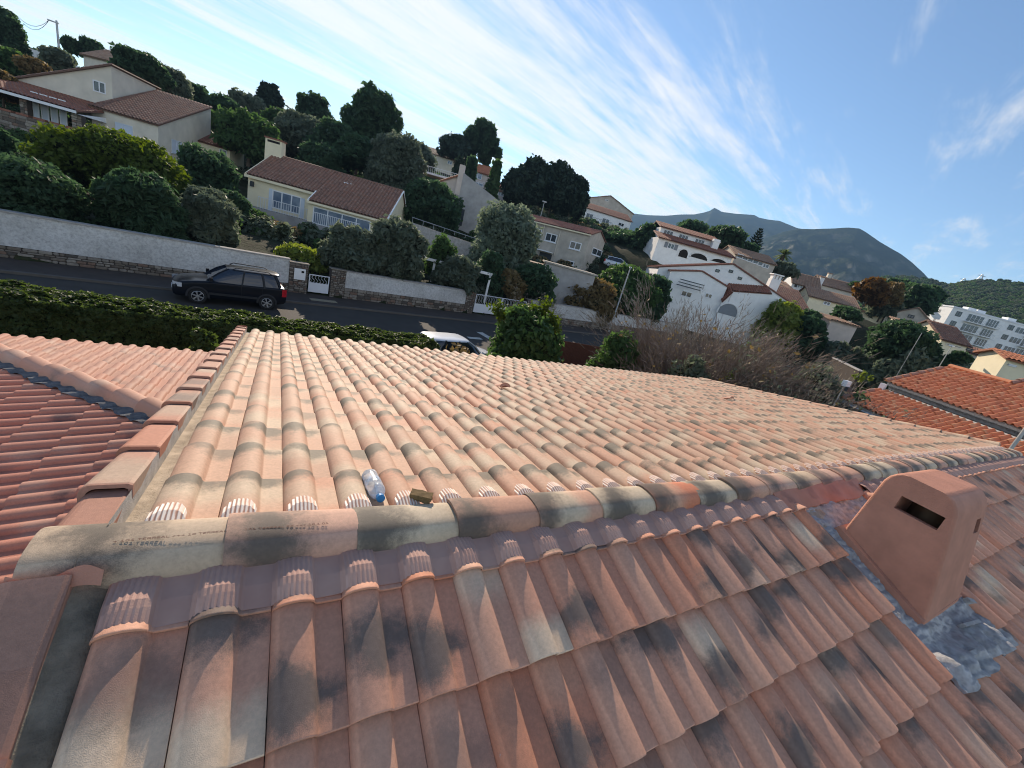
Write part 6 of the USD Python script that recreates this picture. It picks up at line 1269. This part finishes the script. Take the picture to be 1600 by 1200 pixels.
sc_ = rg.uniform(.5, 1.25, len(xy)); sc_ = np.where(np.hypot(*xy.T) > 75, sc_*1.35, sc_); pi.CreateScalesAttr(Vt.Vec3fArray.FromNumpy((sc_[:, None]*np.array([1, 1, 1])).astype(np.float32)))
# ================================================================ cars
def car_paint(name, col, rough=.25, metallic=0.0):
    return mat(name, {'p': ('principled_bsdf', {'base_color': col, 'roughness': rough, 'metallic': metallic, 'coat_weight': .35, 'coat_roughness': .04, 'specular_ior_level': .35})}, [])
M['black_paint'] = mat('black_paint', {'p': ('principled_bsdf', {'base_color': (.004, .005, .008), 'roughness': .22, 'specular_ior_level': .22})}, []); M['white_car'] = car_paint('white_car_paint', (.72, .73, .74)); M['green_car'] = car_paint('green_car_paint', (.10, .22, .20)); M['silver_car'] = car_paint('silver_paint', (.55, .56, .57), .3, .4)
M['car_glass'] = mat('car_glass', {'p': ('principled_bsdf', {'base_color': (.008, .011, .018), 'roughness': .03, 'specular_ior_level': .9})}, [])
M['tyre'] = simple('tyre', (.018, .018, .018), .85, .2); M['rim'] = simple('alloy_rim', (.50, .51, .52), .3, .1, metallic=.8); M['plastic'] = simple('black_plastic', (.025, .025, .027), .6, .2)
M['red_lamp'] = mat('tail_lamp', {'p': ('principled_bsdf', {'base_color': (.42, .012, .02), 'roughness': .15})}, []); M['clear_lamp'] = mat('head_lamp', {'p': ('principled_bsdf', {'base_color': (.62, .64, .66), 'roughness': .12, 'metallic': .3})}, [])
def car(name, label, centre, fwd, paint, L=4.33, Wd=1.80, H=1.68, kind='suv'):
    f = np.array([fwd[0], fwd[1], 0.0]); f /= np.linalg.norm(f); lft = np.array([-f[1], f[0], 0]); o = np.asarray(centre, float)
    T = lambda c: o+np.atleast_2d(c)[:, :1]*f+np.atleast_2d(c)[:, 1:2]*lft+np.atleast_2d(c)[:, 2:]*np.array([0, 0, 1.0])
    t = thing(name, label, 'car', o)
    k, hw, hz = L/4.33, Wd/1.8, H/1.68
    st_ = [(2.165, .38, .56, .62), (2.14, .30, .70, .74), (2.05, .25, .80, .81), (1.85, .24, .90, .86), (1.45, .24, .97, .89), (1.0, .24, 1.03, .90), (.5, .24, 1.06, .90), (-.5, .24, 1.08, .90), (-1.3, .24, 1.09, .895), (-1.8, .25, 1.09, .87), (-2.05, .30, 1.07, .83), (-2.14, .38, 1.0, .77), (-2.165, .48, .85, .70)]
    rows = []
    for x, z0, z1, w in st_:
        z0, z1, w = z0*hz, z1*hz, w*hw; zm = z0+(z1-z0)*.55
        h = [(w*.80, z0), (w*.96, z0+.05), (w, z0+(z1-z0)*.3), (w*1.005, zm), (w*.985, z1-.10), (w*.95, z1-.03), (w*.86, z1+.0), (w*.45, z1+.035), (0, z1+.045)]
        h = h+[(-a, b) for a, b in h[-2::-1]]; rows.append(T([(x*k, a, b) for a, b in h]))
    R = np.array(rows); mb = MB(); mb.grid(R)
    for q in (R[0], R[-1]): mb.add(np.vstack([q, q.mean(0)]), [[i, i+1, len(q)] for i in range(len(q)-1)])
    mb.grid(np.stack([R[:, 0], R[:, -1]]))
    mb.obj('body', paint, t, smooth=True)
    # greenhouse
    zb, zr = 1.06*hz, H
    rear = -1.98 if kind == 'suv' else -1.9
    bx = [1.02, .6, -.3, -1.2, rear*.95, rear]; tx = [.18, .02, -.4, -1.1, -1.62, -1.74]
    by = [.70, .83, .86, .85, .80, .62]; ty = [.50, .60, .635, .63, .58, .46]
    ring = lambda X_, Y_, z: np.array([(x*k, y*hw, z) for x, y in zip(X_, Y_)]+[(x*k, -y*hw, z) for x, y in zip(X_[::-1], Y_[::-1])]+[(X_[0]*k, Y_[0]*hw, z)])
    lv = [ring(bx, by, zb-.06), ring(np.array(bx)*.45+np.array(tx)*.55, np.array(by)*.42+np.array(ty)*.58+.03, zb+(zr-zb)*.55), ring(tx, ty, zr-.055)]
    for q in lv: q[:, 2] -= np.where(q[:, 0] < -1.2*k, (-1.2*k-q[:, 0])*.05, 0)*(q[:, 2] > zb)
    mb = MB(); mb.grid(np.array([T(q) for q in lv])); mb.obj('window', M['car_glass'], t, smooth=True)
    # roof panel
    tp = [np.array([(x*k, y*hw*s_, zr-.055+dz) for x, y in zip(tx, ty)]) for s_, dz in ((1.03, -.02), (1.0, .01), (.8, .045), (.4, .06), (0, .063))]
    tp = tp+[q*np.array([1, -1, 1]) for q in tp[-2::-1]]
    for q in tp: q[0, 0] += .07; q[-1, 0] -= .10; q[0, 2] -= .035; q[-1, 2] -= .03
    mb = MB(); mb.grid(np.array([T(q) for q in tp])); mb.obj('roof', paint, t, smooth=True)
    for sgn in (1, -1):
        for i, r_ in ((0, .035), (2, .035), (3, .05), (4, .045)):
            a, b_ = lv[0][i]*np.array([1, sgn, 1]), lv[2][i]*np.array([1, sgn, 1]); m_ = lv[1][i]*np.array([1, sgn, 1]); mb = MB(); mb.tube(T([a, m_, b_]), r_, 6); mb.obj('pillar', paint if i in (0, 4) else M['plastic'], t, smooth=True)
        for x, nm in ((1.315, 'wheel'), (-1.315, 'wheel')):
            r = .335*hz; yc = sgn*(.80*hw)
            th = np.linspace(0, 2*np.pi, 29); mk = lambda rad, y: T(np.c_[x*k+rad*np.cos(th), np.full(29, yc+sgn*y), r+rad*np.sin(th)])
            mb = MB(); mb.grid(np.stack([mk(r*.6, -.1), mk(r, -.1), mk(r, .085), mk(r*.95, .105), mk(r*.68, .105)])); w_ = mb.obj(nm, M['tyre'], t, smooth=True)
            q = MB(); q.grid(np.stack([mk(r*.70, .10), mk(r*.64, .112), mk(r*.60, .06)]))
            for s_ in range(6):
                a = s_*np.pi/3+.3; e = T([(x*k+r*rr*np.cos(a+da), yc+sgn*yy, r+r*rr*np.sin(a+da)) for rr, da, yy in ((.1, -.6, .09), (.63, -.16, .10), (.63, .16, .10), (.1, .6, .09))]); q.add(e, [[0, 1, 2, 3]])
            c_ = mk(r*.17, .105); q.add(np.vstack([c_, T([(x*k, yc+sgn*.11, r)])]), [[i, i+1, 29] for i in range(28)]); q.obj('rim', M['rim'], w_)
            q = MB(); c2 = mk(r*.6, .05); q.add(np.vstack([c2, T([(x*k, yc+sgn*.05, r)])]), [[i, i+1, 29] for i in range(28)]); q.obj('brake_disc', M['plastic'], w_)
            a_ = np.linspace(-.12, np.pi+.12, 17); ar = lambda rad, y: T(np.c_[x*k+rad*np.cos(a_), np.full(17, sgn*y), r+rad*np.sin(a_)])
            q = MB(); q.grid(np.stack([ar(r*1.03, .905*hw), ar(r*1.06, .918*hw), ar(r*1.26, .912*hw), ar(r*1.28, .89*hw)])); q.obj('wheel_arch', M['plastic'] if kind == 'suv' else paint, t, smooth=True)
        mb = MB(); mb.hexa(T([(x, y*sgn*hw, z) for x in (.80*k, .92*k) for y in (.90, 1.10) for z in (zb+.02, zb+.17)])); mb.obj('mirror', paint, t)
        mb = MB(); P_ = [T([(x*k, sgn*y*hw, z*hz) for z in (.66, .72, .80, .84)]) for x, y in ((2.15, .52), (2.10, .70), (1.98, .815), (1.84, .868))]; mb.grid(np.array(P_)+f*.012+lft*sgn*.012); mb.obj('headlight', M['clear_lamp'], t, smooth=True)
        mb = MB(); P_ = [T([(x*k, sgn*y*hw, z*hz) for z in (.70, .82, .95, 1.05)]) for x, y in ((-2.165, .66), (-2.12, .80), (-2.0, .855), (-1.92, .87))]; mb.grid(np.array(P_)-f*.015+lft*sgn*.012); mb.obj('tail_light', M['red_lamp'], t, smooth=True)
        if kind == 'suv': mb = MB(); mb.tube(T([(.05*k, sgn*.60*hw, zr-.03), (-.1*k, sgn*.60*hw, zr+.055), (-1.35*k, sgn*.58*hw, zr+.045), (-1.5*k, sgn*.57*hw, zr-.03)]), .022, 6); mb.obj('roof_rail', M['plastic'], t, smooth=True)
        for xx in (.1, -.85): mb = MB(); mb.box((xx*k-.1, sgn*.905*hw-.012, .89*hz), (xx*k+.1, sgn*.905*hw+.015, .925*hz), T); mb.obj('door_handle', paint, t)
        for x0, x1 in ((.75, -.28), (-.30, -1.1)): mb = MB(); mb.tube(T([(x1*k, sgn*.909*hw, .42*hz), (x1*k, sgn*.907*hw, .98*hz)]), .006, 4); mb.obj('door_seam', M['plastic'], t)
        mb = MB(); mb.box((-.92*k, sgn*.9*hw-.01, .46*hz), (.92*k, sgn*.9*hw+.022, .56*hz), T); mb.obj('side_trim', M['plastic'], t)
    for x, s_ in ((2.17, 1), (-2.17, -1)): mb = MB(); mb.box((x*k-.04, -.26, .45*hz), (x*k+.015, .26, .56*hz), T); mb.obj('number_plate', M['white_frame'], t)
    mb = MB(); mb.box((2.12*k, -.5*hw, .58*hz), (2.163*k, .5*hw, .70*hz), T); mb.obj('grille', M['plastic'], t)
    return t
car('parked_car', 'shiny black off-road car with roof rails parked at the kerb', st(-2.05, -3.38, -4.735), -SE, M['black_paint'])
c0 = onz(703, 522, -3.28); car('parked_car', 'white hatchback parked behind the end of the hedge, mostly hidden', (c0[0]+.35, c0[1]-.35, -4.74), SE, M['white_car'], 4.1, 1.74, 1.50, 'hatch')
c0 = st(15.6, 3.6); zc_ = ondist(752, 447, np.hypot(*(c0-CAM)[:2]))[2]; car('parked_car', 'green car standing behind the wide white gate', (c0[0], c0[1], zc_-1.45), SN*-1.0+SE*.1, M['green_car'], 4.0, 1.7, 1.45, 'hatch')
c0 = ondist(965, 421, 62); car('parked_car', 'pale silver car parked on the slope right of the grey house', c0, (.6, -.8), M['silver_car'], 4.2, 1.75, 1.5, 'hatch')
# ================================================================ garages, pergola, steps, fences
def shed(name, label, a, bpx, r, yaw, H, D, wallm, roofm, over=.2, tilt=0.0):
    b = Bld(name, label, a, r, yaw, H, cat='garage'); W = abs(b.px(*bpx)[0])
    b.box((0, 0, -2), (W, D, H-.02), 'wall', M[wallm]); b.box((-over, -over, H), (W+over, D+over, H+.14), 'roof_slab', M[roofm]); return b
M['pale_slab'] = simple('pale_roof_slab', (.47, .42, .35), .9, .3, 2.0, .004, 40)
shed('garage', 'grey garage with flat brownish roof in front of the grey house', (782, 398), (851, 418), 44, -28, 2.2, 4.5, 'plinth', 'tile_tan')
shed('garage', 'second garage with pale flat roof and cracked grey wall', (853, 410), (929, 436), 42, -30, 2.3, 4.5, 'plinth', 'pale_slab')
b = Bld('carport', 'white framed carport beam on thin posts above the wide gate', (640, 400), 33, -12, 2.0, cat='carport'); W = b.px(769, 430)[0]
b.box((0, 0, 2.0), (W, .18, 2.2), 'beam', M['white_wall'])
for x in (W*.28, W-.2): b.box((x, .02, -1.2), (x+.16, .18, 1.998), 'post', M['white_wall'])
b.box((0, 2.5, 1.9), (W, 2.7, 2.1), 'beam', M['white_wall'])
b = Bld('retaining_wall', 'sloping grey garden wall with railing running up beside the bungalow', (642, 347), 42, -32, 1.3, cat='wall'); W = b.px(742, 388)[0]
mb = MB(); mb.poly_prism(b.w([(0, 0, -1.5), (0, 0, 1.3), (W, 0, .9), (W, 0, -1.5)]), b.e2*.3); b.obj(mb, 'wall', M['old_wall']); mb = MB(); mb.tube(b.w([(0, .1, 1.75), (W, .1, 1.4)]), .03, 5); 
for k in range(7): mb.tube(b.w([(W*k/6.2+.1, .1, 1.2), (W*k/6.2+.1, .1, 1.72-.35*k/6.2)]), .02, 4)
b.obj(mb, 'railing', M['steel'])
b = Bld('white_railing', 'white railing on a low wall left of the bungalow', (334, 296), 45, -15, .9, cat='railing'); W = b.px(388, 314)[0]; b.rail(0, W, 0, .9, 0, M['white_metal'], .25); b.box((0, -.1, -1.5), (W, .15, -.02), 'wall', M['plinth'])
b = Bld('clothes_frame', 'thin white leaning frame in the bungalow garden', (448, 352), 37, -12, 1.9, cat='frame')
mb = MB(); mb.tube(b.w([(0, 0, -.2), (0, 0, 1.9)]), .035, 5); b.obj(mb, 'post', M['white_metal']); mb = MB(); mb.tube(b.w([(-1.3, .1, -.2), (-.1, 0, 1.7)]), .035, 5); b.obj(mb, 'strut', M['white_metal'])
# red-brown slatted fence beyond the eave
fa, fb = onz(868, 566, -4.6), onz(913, 572, -4.6)
t_ = thing('slat_fence', 'short red-brown slatted fence between the two bushes behind the roof', 'fence', (fa+fb)/2); d = fb-fa; Lf = np.linalg.norm(d); d /= Lf; fa = fa-d*.8; Lf += 1.6
M['red_wood'] = simple('red_wood', (.16, .055, .03), .8, .35, 12.0)
for k in range(int(Lf/.11)):
    mb = MB(); p = fa+d*(.11*k); s_ = np.cross(d, [0, 0, 1]); mb.hexa(np.array([p+d*a+s_*c+np.array([0, 0, z]) for a in (0, .095) for c in (0, .02) for z in (-.2, 1.35)])); mb.obj('slat', M['red_wood'], t_)
for z in (.2, 1.1): mb = MB(); mb.hexa(np.array([fa+d*a-np.cross(d, [0, 0, 1])*c+np.array([0, 0, z+zz]) for a in (0, Lf) for c in (.0, .04) for zz in (0, .08)])); mb.obj('rail', M['red_wood'], t_)
# low garden wall at the right, floodlight, poles
A_, B_ = ondist(1308, 560, 33), ondist(1352, 581, 29.5); t_ = thing('low_garden_wall', 'low dark garden wall running between shrubs left of the orange roofs', 'wall', A_-np.array([0, 0, 1.2])); d = B_-A_; s_ = np.cross(d, [0, 0, 1]); s_ /= np.linalg.norm(s_)
mb = MB(); mb.hexa(np.array([A_+d*a+s_*c+np.array([0, 0, z]) for a in (0, 1) for c in (0, .25) for z in (-1.6, -.06)])); mb.obj('wall', M['joint'], t_); mb = MB(); mb.hexa(np.array([A_+d*a+s_*c+np.array([0, 0, z]) for a in (-.01, 1.01) for c in (-.05, .3) for z in (-.057, .0)])); mb.obj('coping', M['old_wall'], t_)
def pole(name, label, cat, ub, vb, ut, vt, r, rad=.06, head=None, arm=None):
    base, top = ondist(ub, vb, r), ondist(ut, vt, r); tp = np.array([base[0], base[1], top[2]]); gz = float(ground(base[:1], base[1:2])[0]); base[2] = min(base[2], gz)
    t_ = thing(name, label, cat, base); mb = MB(); mb.tube([base, tp], [rad, rad*.7], 7); mb.obj('post', M['steel'], t_, smooth=True)
    if head == 'lamp': mb = MB(); mb.box(tp+np.array([-.35, -.12, 0]), tp+np.array([.25, .12, .1])); mb.obj('lamp_head', M['white_metal'], t_)
    if head == 'flood':
        mb = MB(); mb.box(tp+np.array([-.17, -.1, -.05]), tp+np.array([.17, .06, .16])); mb.obj('lamp_head', M['white_metal'], t_); mb = MB(); mb.box(tp+np.array([-.16, -.2, -.2]), tp+np.array([.14, -.1, -.04])); mb.obj('bracket', M['dark_frame'], t_)
    return t_, base, tp
t_, base, tp = pole('utility_pole', 'grey utility pole with two wires on the hilltop at the upper left', 'pole', 92, 76, 86, 31, 98, .16)
mb = MB(); mb.box(tp+np.array([-.9, -.1, -.35]), tp+np.array([.2, .1, -.2])); mb.obj('crossarm', M['steel'], t_)
for du, dv in ((27, 25), (36, 36)):
    e = ondist(du, dv, 104); mb = MB(); s = np.linspace(0, 1, 8)[:, None]; mb.tube((tp+np.array([-.7, 0, -.2]))*(1-s)+e*s-np.array([0, 0, 1.0])*(4*s*(1-s)), .03, 4); mb.obj('wire', M['dark_frame'], t_)
pole('street_lamp', 'thin pale lamp post in front of the loggia house', 'lamp', 1474, 562, 1485, 541, 52, .045, 'lamp')
pole('garden_pole', 'thin pale pole sticking out of the bushes left of the loggia house', 'pole', 1424, 548, 1440, 520, 56, .032)
pole('floodlight', 'small white floodlight on a bracket at the left of the neighbour gutter', 'lamp', 1311, 618, 1314, 599, 19, .03, 'flood')
# aerial mast standing behind the right end of the ridge
a0, a1 = ondist(1579, 702, 12.4), ondist(1598, 660, 12.4); t_ = thing('aerial_mast', 'pale metal mast just behind the right end of the ridge', 'mast', (a0[0], a0[1], a0[2]-.5)); mb = MB(); mb.tube([np.array([a0[0], a0[1], a0[2]-.6]), np.array([a0[0], a0[1], a1[2]+.3])], .03, 8); mb.obj('pole', M['steel'], t_, smooth=True); mb = MB(); mb.box((a0[0]-.1, a0[1]-.1, a0[2]-.62), (a0[0]+.1, a0[1]+.1, a0[2]-.58)); mb.obj('foot', M['steel'], t_)
# ================================================================ bottle and debris on the roof
def fpoint(px, py, h=0.0): return onplane(px, py, FAR.eh, FAR.O+FAR.eh*h)
b0, b1 = fpoint(574, 742, -.02), fpoint(595, 784, -.02); ax = b1-b0; Lb = .25; ax = ax/np.linalg.norm(ax)
pr_ = np.array([(0, .0), (.004, .024), (.02, .0325), (.06, .0325), (.075, .030), (.09, .0325), (.13, .0325), (.145, .029), (.16, .0325), (.175, .031), (.20, .022), (.215, .0135), (.228, .0135)])
def lathe(o, ax, pr, n=20):
    u = np.cross(ax, [0, 0, 1]); u /= np.linalg.norm(u); w = np.cross(u, ax); th = np.linspace(0, 2*np.pi, n+1)
    return np.array([o+ax*a+(u*np.cos(th)[:, None]+w*np.sin(th)[:, None])*r for a, r in pr])
o_ = (b0+b1)/2-ax*.12+FAR.eh*.012
bt = thing('plastic_bottle', 'crumpled clear plastic water bottle with blue cap lying by the ridge', 'bottle', o_)
pet = mat('clear_plastic', {'g': ('geometry', {}), 'n': ('noise_texture', {'scale': 60.0, 'detail': 3.0}), 'b': ('bump', {'distance': .004}), 'f': ('fresnel', {'IOR': 1.45}), 'a': ('math', {'math_type': 'multiply_add', 'value2': .8, 'value3': .32, 'use_clamp': True}), 't': ('transparent_bsdf', {'color': (.97, .98, 1)}), 'p': ('principled_bsdf', {'base_color': (.85, .87, .9), 'roughness': .12, 'specular_ior_level': .8}), 'm': ('mix_closure', {})},
    [('g.position', 'n.vector'), ('n.fac', 'b.height'), ('b.normal', 'p.normal'), ('b.normal', 'f.normal'), ('f.fac', 'a.value1'), ('a.value', 'm.fac'), ('t.BSDF', 'm.closure1'), ('p.BSDF', 'm.closure2')], surface='m.closure')
R_ = lathe(o_, ax, pr_*np.array([1.08, 1.1])); R_ = R_+(.012*(meshkit.fbm(R_*38, 2, 3)-.5))[..., None]*FAR.eh; mb = MB(); mb.grid(R_); mb.obj('bottle_body', pet, bt, smooth=True)
mb = MB(); mb.grid(lathe(o_+ax*.238, ax, [(0, 0), (0, .0175), (.018, .0175), (.02, .015), (.02, 0)], 16)); mb.obj('cap', simple('blue_plastic', (.03, .20, .45), .4, .1), bt, smooth=30 if False else False)
mb = MB(); mb.grid(lathe(o_+ax*.095, ax, [(0, .0372), (.05, .0368)], 20)+(.004*(meshkit.fbm(R_[:2]*38, 2, 3)-.5))[..., None]*FAR.eh); mb.obj('label_band', mat('label_film', {'t': ('transparent_bsdf', {}), 'p': ('principled_bsdf', {'base_color': (.55, .66, .78), 'roughness': .3}), 'g': ('geometry', {}), 'n': ('noise_texture', {'scale': 90.0}), 'r': ('map_range', {'from_min': .48, 'from_max': .6, 'clamp': True, 'to_min': .1, 'to_max': .8}), 'm': ('mix_closure', {})}, [('g.position', 'n.vector'), ('n.fac', 'r.value'), ('r.result', 'm.fac'), ('t.BSDF', 'm.closure1'), ('p.BSDF', 'm.closure2')], surface='m.closure'), bt, smooth=True)
s0 = fpoint(657, 779, -.01); s_ = trimesh.creation.box((.095, .045, .03)).subdivide().subdivide(); v = np.array(s_.vertices); v = v*(1+.5*(meshkit.fbm(v*40, 2, 1)-.5)[:, None]); a_ = math.radians(-28); v = np.c_[v[:, 0]*math.cos(a_)-v[:, 1]*math.sin(a_), v[:, 0]*math.sin(a_)+v[:, 1]*math.cos(a_), v[:, 2]]
obj('mortar_shard', (v+s0+np.array([0, 0, .012]), s_.faces), simple('brown_shard', (.20, .13, .055), .9, .4, 60.0, .002, 200), label='small brown shard lying beside the ridge right of the plastic bottle', cat='shard')
# ================================================================ far hills
n = {'g': ('geometry', {}), 'n1': ('noise_texture', {'scale': .012, 'detail': 8.0, 'roughness': .68}), 'n2': ('noise_texture', {'scale': .045, 'detail': 6.0, 'roughness': .7}), 'x': ('separate_xyz', {}), 'sl': ('map_range', {'from_min': .45, 'from_max': .85, 'to_min': .22, 'to_max': -.12, 'clamp': True}), 'a': ('math', {'math_type': 'add'}), 'r': ('rgb_ramp', {'ramp': [(.38, (.030, .042, .026)), (.50, (.05, .06, .038)), (.60, (.105, .105, .08)), (.78, (.19, .18, .15))]}),
     'b': ('bump', {'distance': 14.0}), 'p': ('principled_bsdf', {'roughness': 1.0, 'specular_ior_level': 0.0})}
l = [('g.position', 'n1.vector'), ('g.position', 'n2.vector'), ('g.normal', 'x.vector'), ('x.z', 'sl.value'), ('n1.fac', 'a.value1'), ('sl.result', 'a.value2'), ('a.value', 'r.fac'), ('r.color', 'p.base_color'), ('n2.fac', 'b.height'), ('b.normal', 'p.normal')]
M['mountain'] = mat('mountain_scrub', n, l)
def ridge(name, px, r_top, r_foot, zfoot, m, seed, rough=.05, extra=1.0, nn=220, nm=70, back=1.0):
    px = np.array(px, float); us = np.linspace(px[0, 0], px[-1, 0], nn); vs = np.interp(us, px[:, 0], px[:, 1]); C_ = np.array([ondist(u, v, r_top) for u, v in zip(us, vs)])
    A_ = np.arctan2(C_[:, 0]-CAM[0], C_[:, 1]-CAM[1]); Zt = C_[:, 2]; t = np.linspace(0, 1, nm)
    rows = []
    for tt in np.concatenate([t, 1+np.linspace(.03, .34, 8)]):
        r = r_foot+(r_top-r_foot)*tt
        if tt <= 1: sh = tt**1.25
        else: sh = max(0, 1-(tt-1)*2.6)
        x, y = CAM[0]+r*np.sin(A_), CAM[1]+r*np.cos(A_); S3 = np.stack([x, y, x*0], -1)/(r_top*.09)
        rel = (meshkit.fbm(S3, 6, seed)-.5)+.8*(np.abs(meshkit.fbm(S3*1.7, 4, seed+9)-.5)*-2+.4)
        z = zfoot+(Zt-zfoot)*sh+rel*rough*r_top*math.sin(math.pi*min(tt, 1)+0)**.8
        rows.append(np.stack([x, y, z], -1))
    mb = MB(); mb.grid(np.array(rows), flip=True); return mb.obj(name, m, smooth=True, kind='structure')
ridge('mountain', [(700, 372), (880, 350), (985, 333), (1010, 336), (1040, 337), (1066, 335), (1085, 335), (1100, 332), (1110, 329), (1116, 324.5), (1121, 327), (1128, 331), (1150, 334), (1168, 335), (1179, 336), (1186, 340), (1200, 343), (1218, 345), (1228, 349), (1245, 356), (1280, 364), (1340, 385), (1420, 430), (1500, 470)], 2700, 1350, 12, M['mountain'], 3, .035)
ridge('rocky_mountain', [(1090, 420), (1180, 378), (1225, 362), (1248, 357.5), (1270, 358), (1300, 357), (1325, 355.5), (1343, 357), (1352, 362), (1362, 369), (1375, 378), (1392, 388), (1408, 397), (1425, 410), (1440, 424), (1453, 437), (1475, 456), (1520, 500)], 1900, 1000, 12, M['mountain'], 8, .045, nn=260, nm=90)
# wooded hill at the right: terrain with crowns
n = {'g': ('geometry', {}), 'n1': ('noise_texture', {'scale': .03, 'detail': 4.0}), 'r': ('rgb_ramp', {'ramp': [(.35, (.022, .032, .015)), (.55, (.04, .052, .022)), (.7, (.065, .07, .035))]}), 'p': ('principled_bsdf', {'roughness': 1.0, 'specular_ior_level': .05})}
M['wood_floor'] = mat('wood_floor', n, [('g.position', 'n1.vector'), ('n1.fac', 'r.fac'), ('r.color', 'p.base_color')])
hp = [(1240, 462), (1300, 452), (1345, 444), (1380, 436), (1420, 436), (1450, 440), (1475, 446), (1492, 446.5), (1510, 443), (1535, 441), (1560, 441.5), (1590, 446), (1640, 452), (1720, 470)]
ridge('wooded_hill', hp, 640, 235, 6, M['wood_floor'], 21, .012, nn=160, nm=60)
rg = np.random.default_rng(12); us = rg.uniform(1245, 1715, 6500); tt = rg.uniform(0, 1, 6500)**.75; hv = np.interp(us, *np.array(hp).T)
cl = []
for u, v, t in zip(us, hv, tt):
    c = ondist(u, v, 640); a = math.atan2(c[0]-CAM[0], c[1]-CAM[1]); r = 235+(640-235)*t; cl.append((CAM[0]+r*math.sin(a), CAM[1]+r*math.cos(a), 6+(c[2]-6)*t**1.25))
cl = np.array(cl)
pi = UsdGeom.PointInstancer.Define(stage, '/World/wood'); data(pi.GetPrim(), 'dense dark wood covering the hill behind the apartment block', 'wood', None, 'stuff')
protos = []
for k in range(3):
    rg2 = np.random.default_rng(40+k); lob = [(np.array([rg2.uniform(-1.1, 1.1), rg2.uniform(-1.1, 1.1), rg2.uniform(1.0, 3.2)]), (rg2.uniform(1.0, 1.7),)*2+(rg2.uniform(.8, 1.4),)) for _ in range(6)]
    P_, N = lobe_points(lob, 420, rg2, .5); V, F_ = leaves(P_, N+[0, 0, .3], .62, rg2, 1.3, .6); C_ = core_mesh(lob, .85).mesh()
    pth = f'/World/wood/proto_{k}'; UsdGeom.Xform.Define(stage, pth); usdkit.mesh(stage, pth+'/leaves', (V, F_), [LM['green'], LM['dark'], LM['grey']][k]); usdkit.mesh(stage, pth+'/inner', C_, M['wood_floor'], smooth=True); protos.append(pth)
pi.CreatePrototypesRel().SetTargets([Sdf.Path(p) for p in protos])
pi.CreatePositionsAttr(Vt.Vec3fArray.FromNumpy((cl-[0, 0, .8]).astype(np.float32))); pi.CreateProtoIndicesAttr(Vt.IntArray.FromNumpy(rg.integers(0, 3, len(cl)).astype(np.int32)))
sc_ = rg.uniform(.7, 1.5, len(cl))[:, None]*np.array([1, 1, .9]); pi.CreateScalesAttr(Vt.Vec3fArray.FromNumpy(sc_.astype(np.float32)))
for u, v0, v1, w_, lb_ in ((1501, 446, 434, 4, 'smaller lattice mast on the wooded hill crest'), (1527, 443, 428, 6, 'taller leaning lattice pylon on the wooded hill crest')):
    bs, tp = ondist(u, v0, 640), ondist(u+(4 if u > 1510 else 2), v1, 640); tp[:2] = bs[:2]; t_ = thing('pylon', lb_, 'pylon', bs); mb = MB(); wd = 3.0
    for sx in (-1, 1):
        for sy in (-1, 1): mb.tube([bs+np.array([sx*wd, sy*wd, -2]), tp+np.array([sx*.4, sy*.4, 0])], .22, 4)
    mb.obj('mast_leg', M['steel'], t_, kind='stuff'); mb = MB(); mb.tube([tp+np.array([-3.5, 2, -1.5]), tp+np.array([3.5, -2, -1.5])], .25, 4); mb.obj('crossarm', M['steel'], t_)
# ================================================================ air
if HAZE > 0:
    hz_ = mat('haze', {'v': ('principled_volume', {'color': HAZE_COL, 'density': HAZE, 'anisotropy': .35})}, [], surface=None, volume='v.volume')
    bx_ = trimesh.creation.box((6400, 6400, 690)); bx_.apply_translation((0, 0, -8+345)); obj('haze', (np.array(bx_.vertices), np.array(bx_.faces)), hz_, label='thin pale blue air haze over the whole valley', kind='stuff')
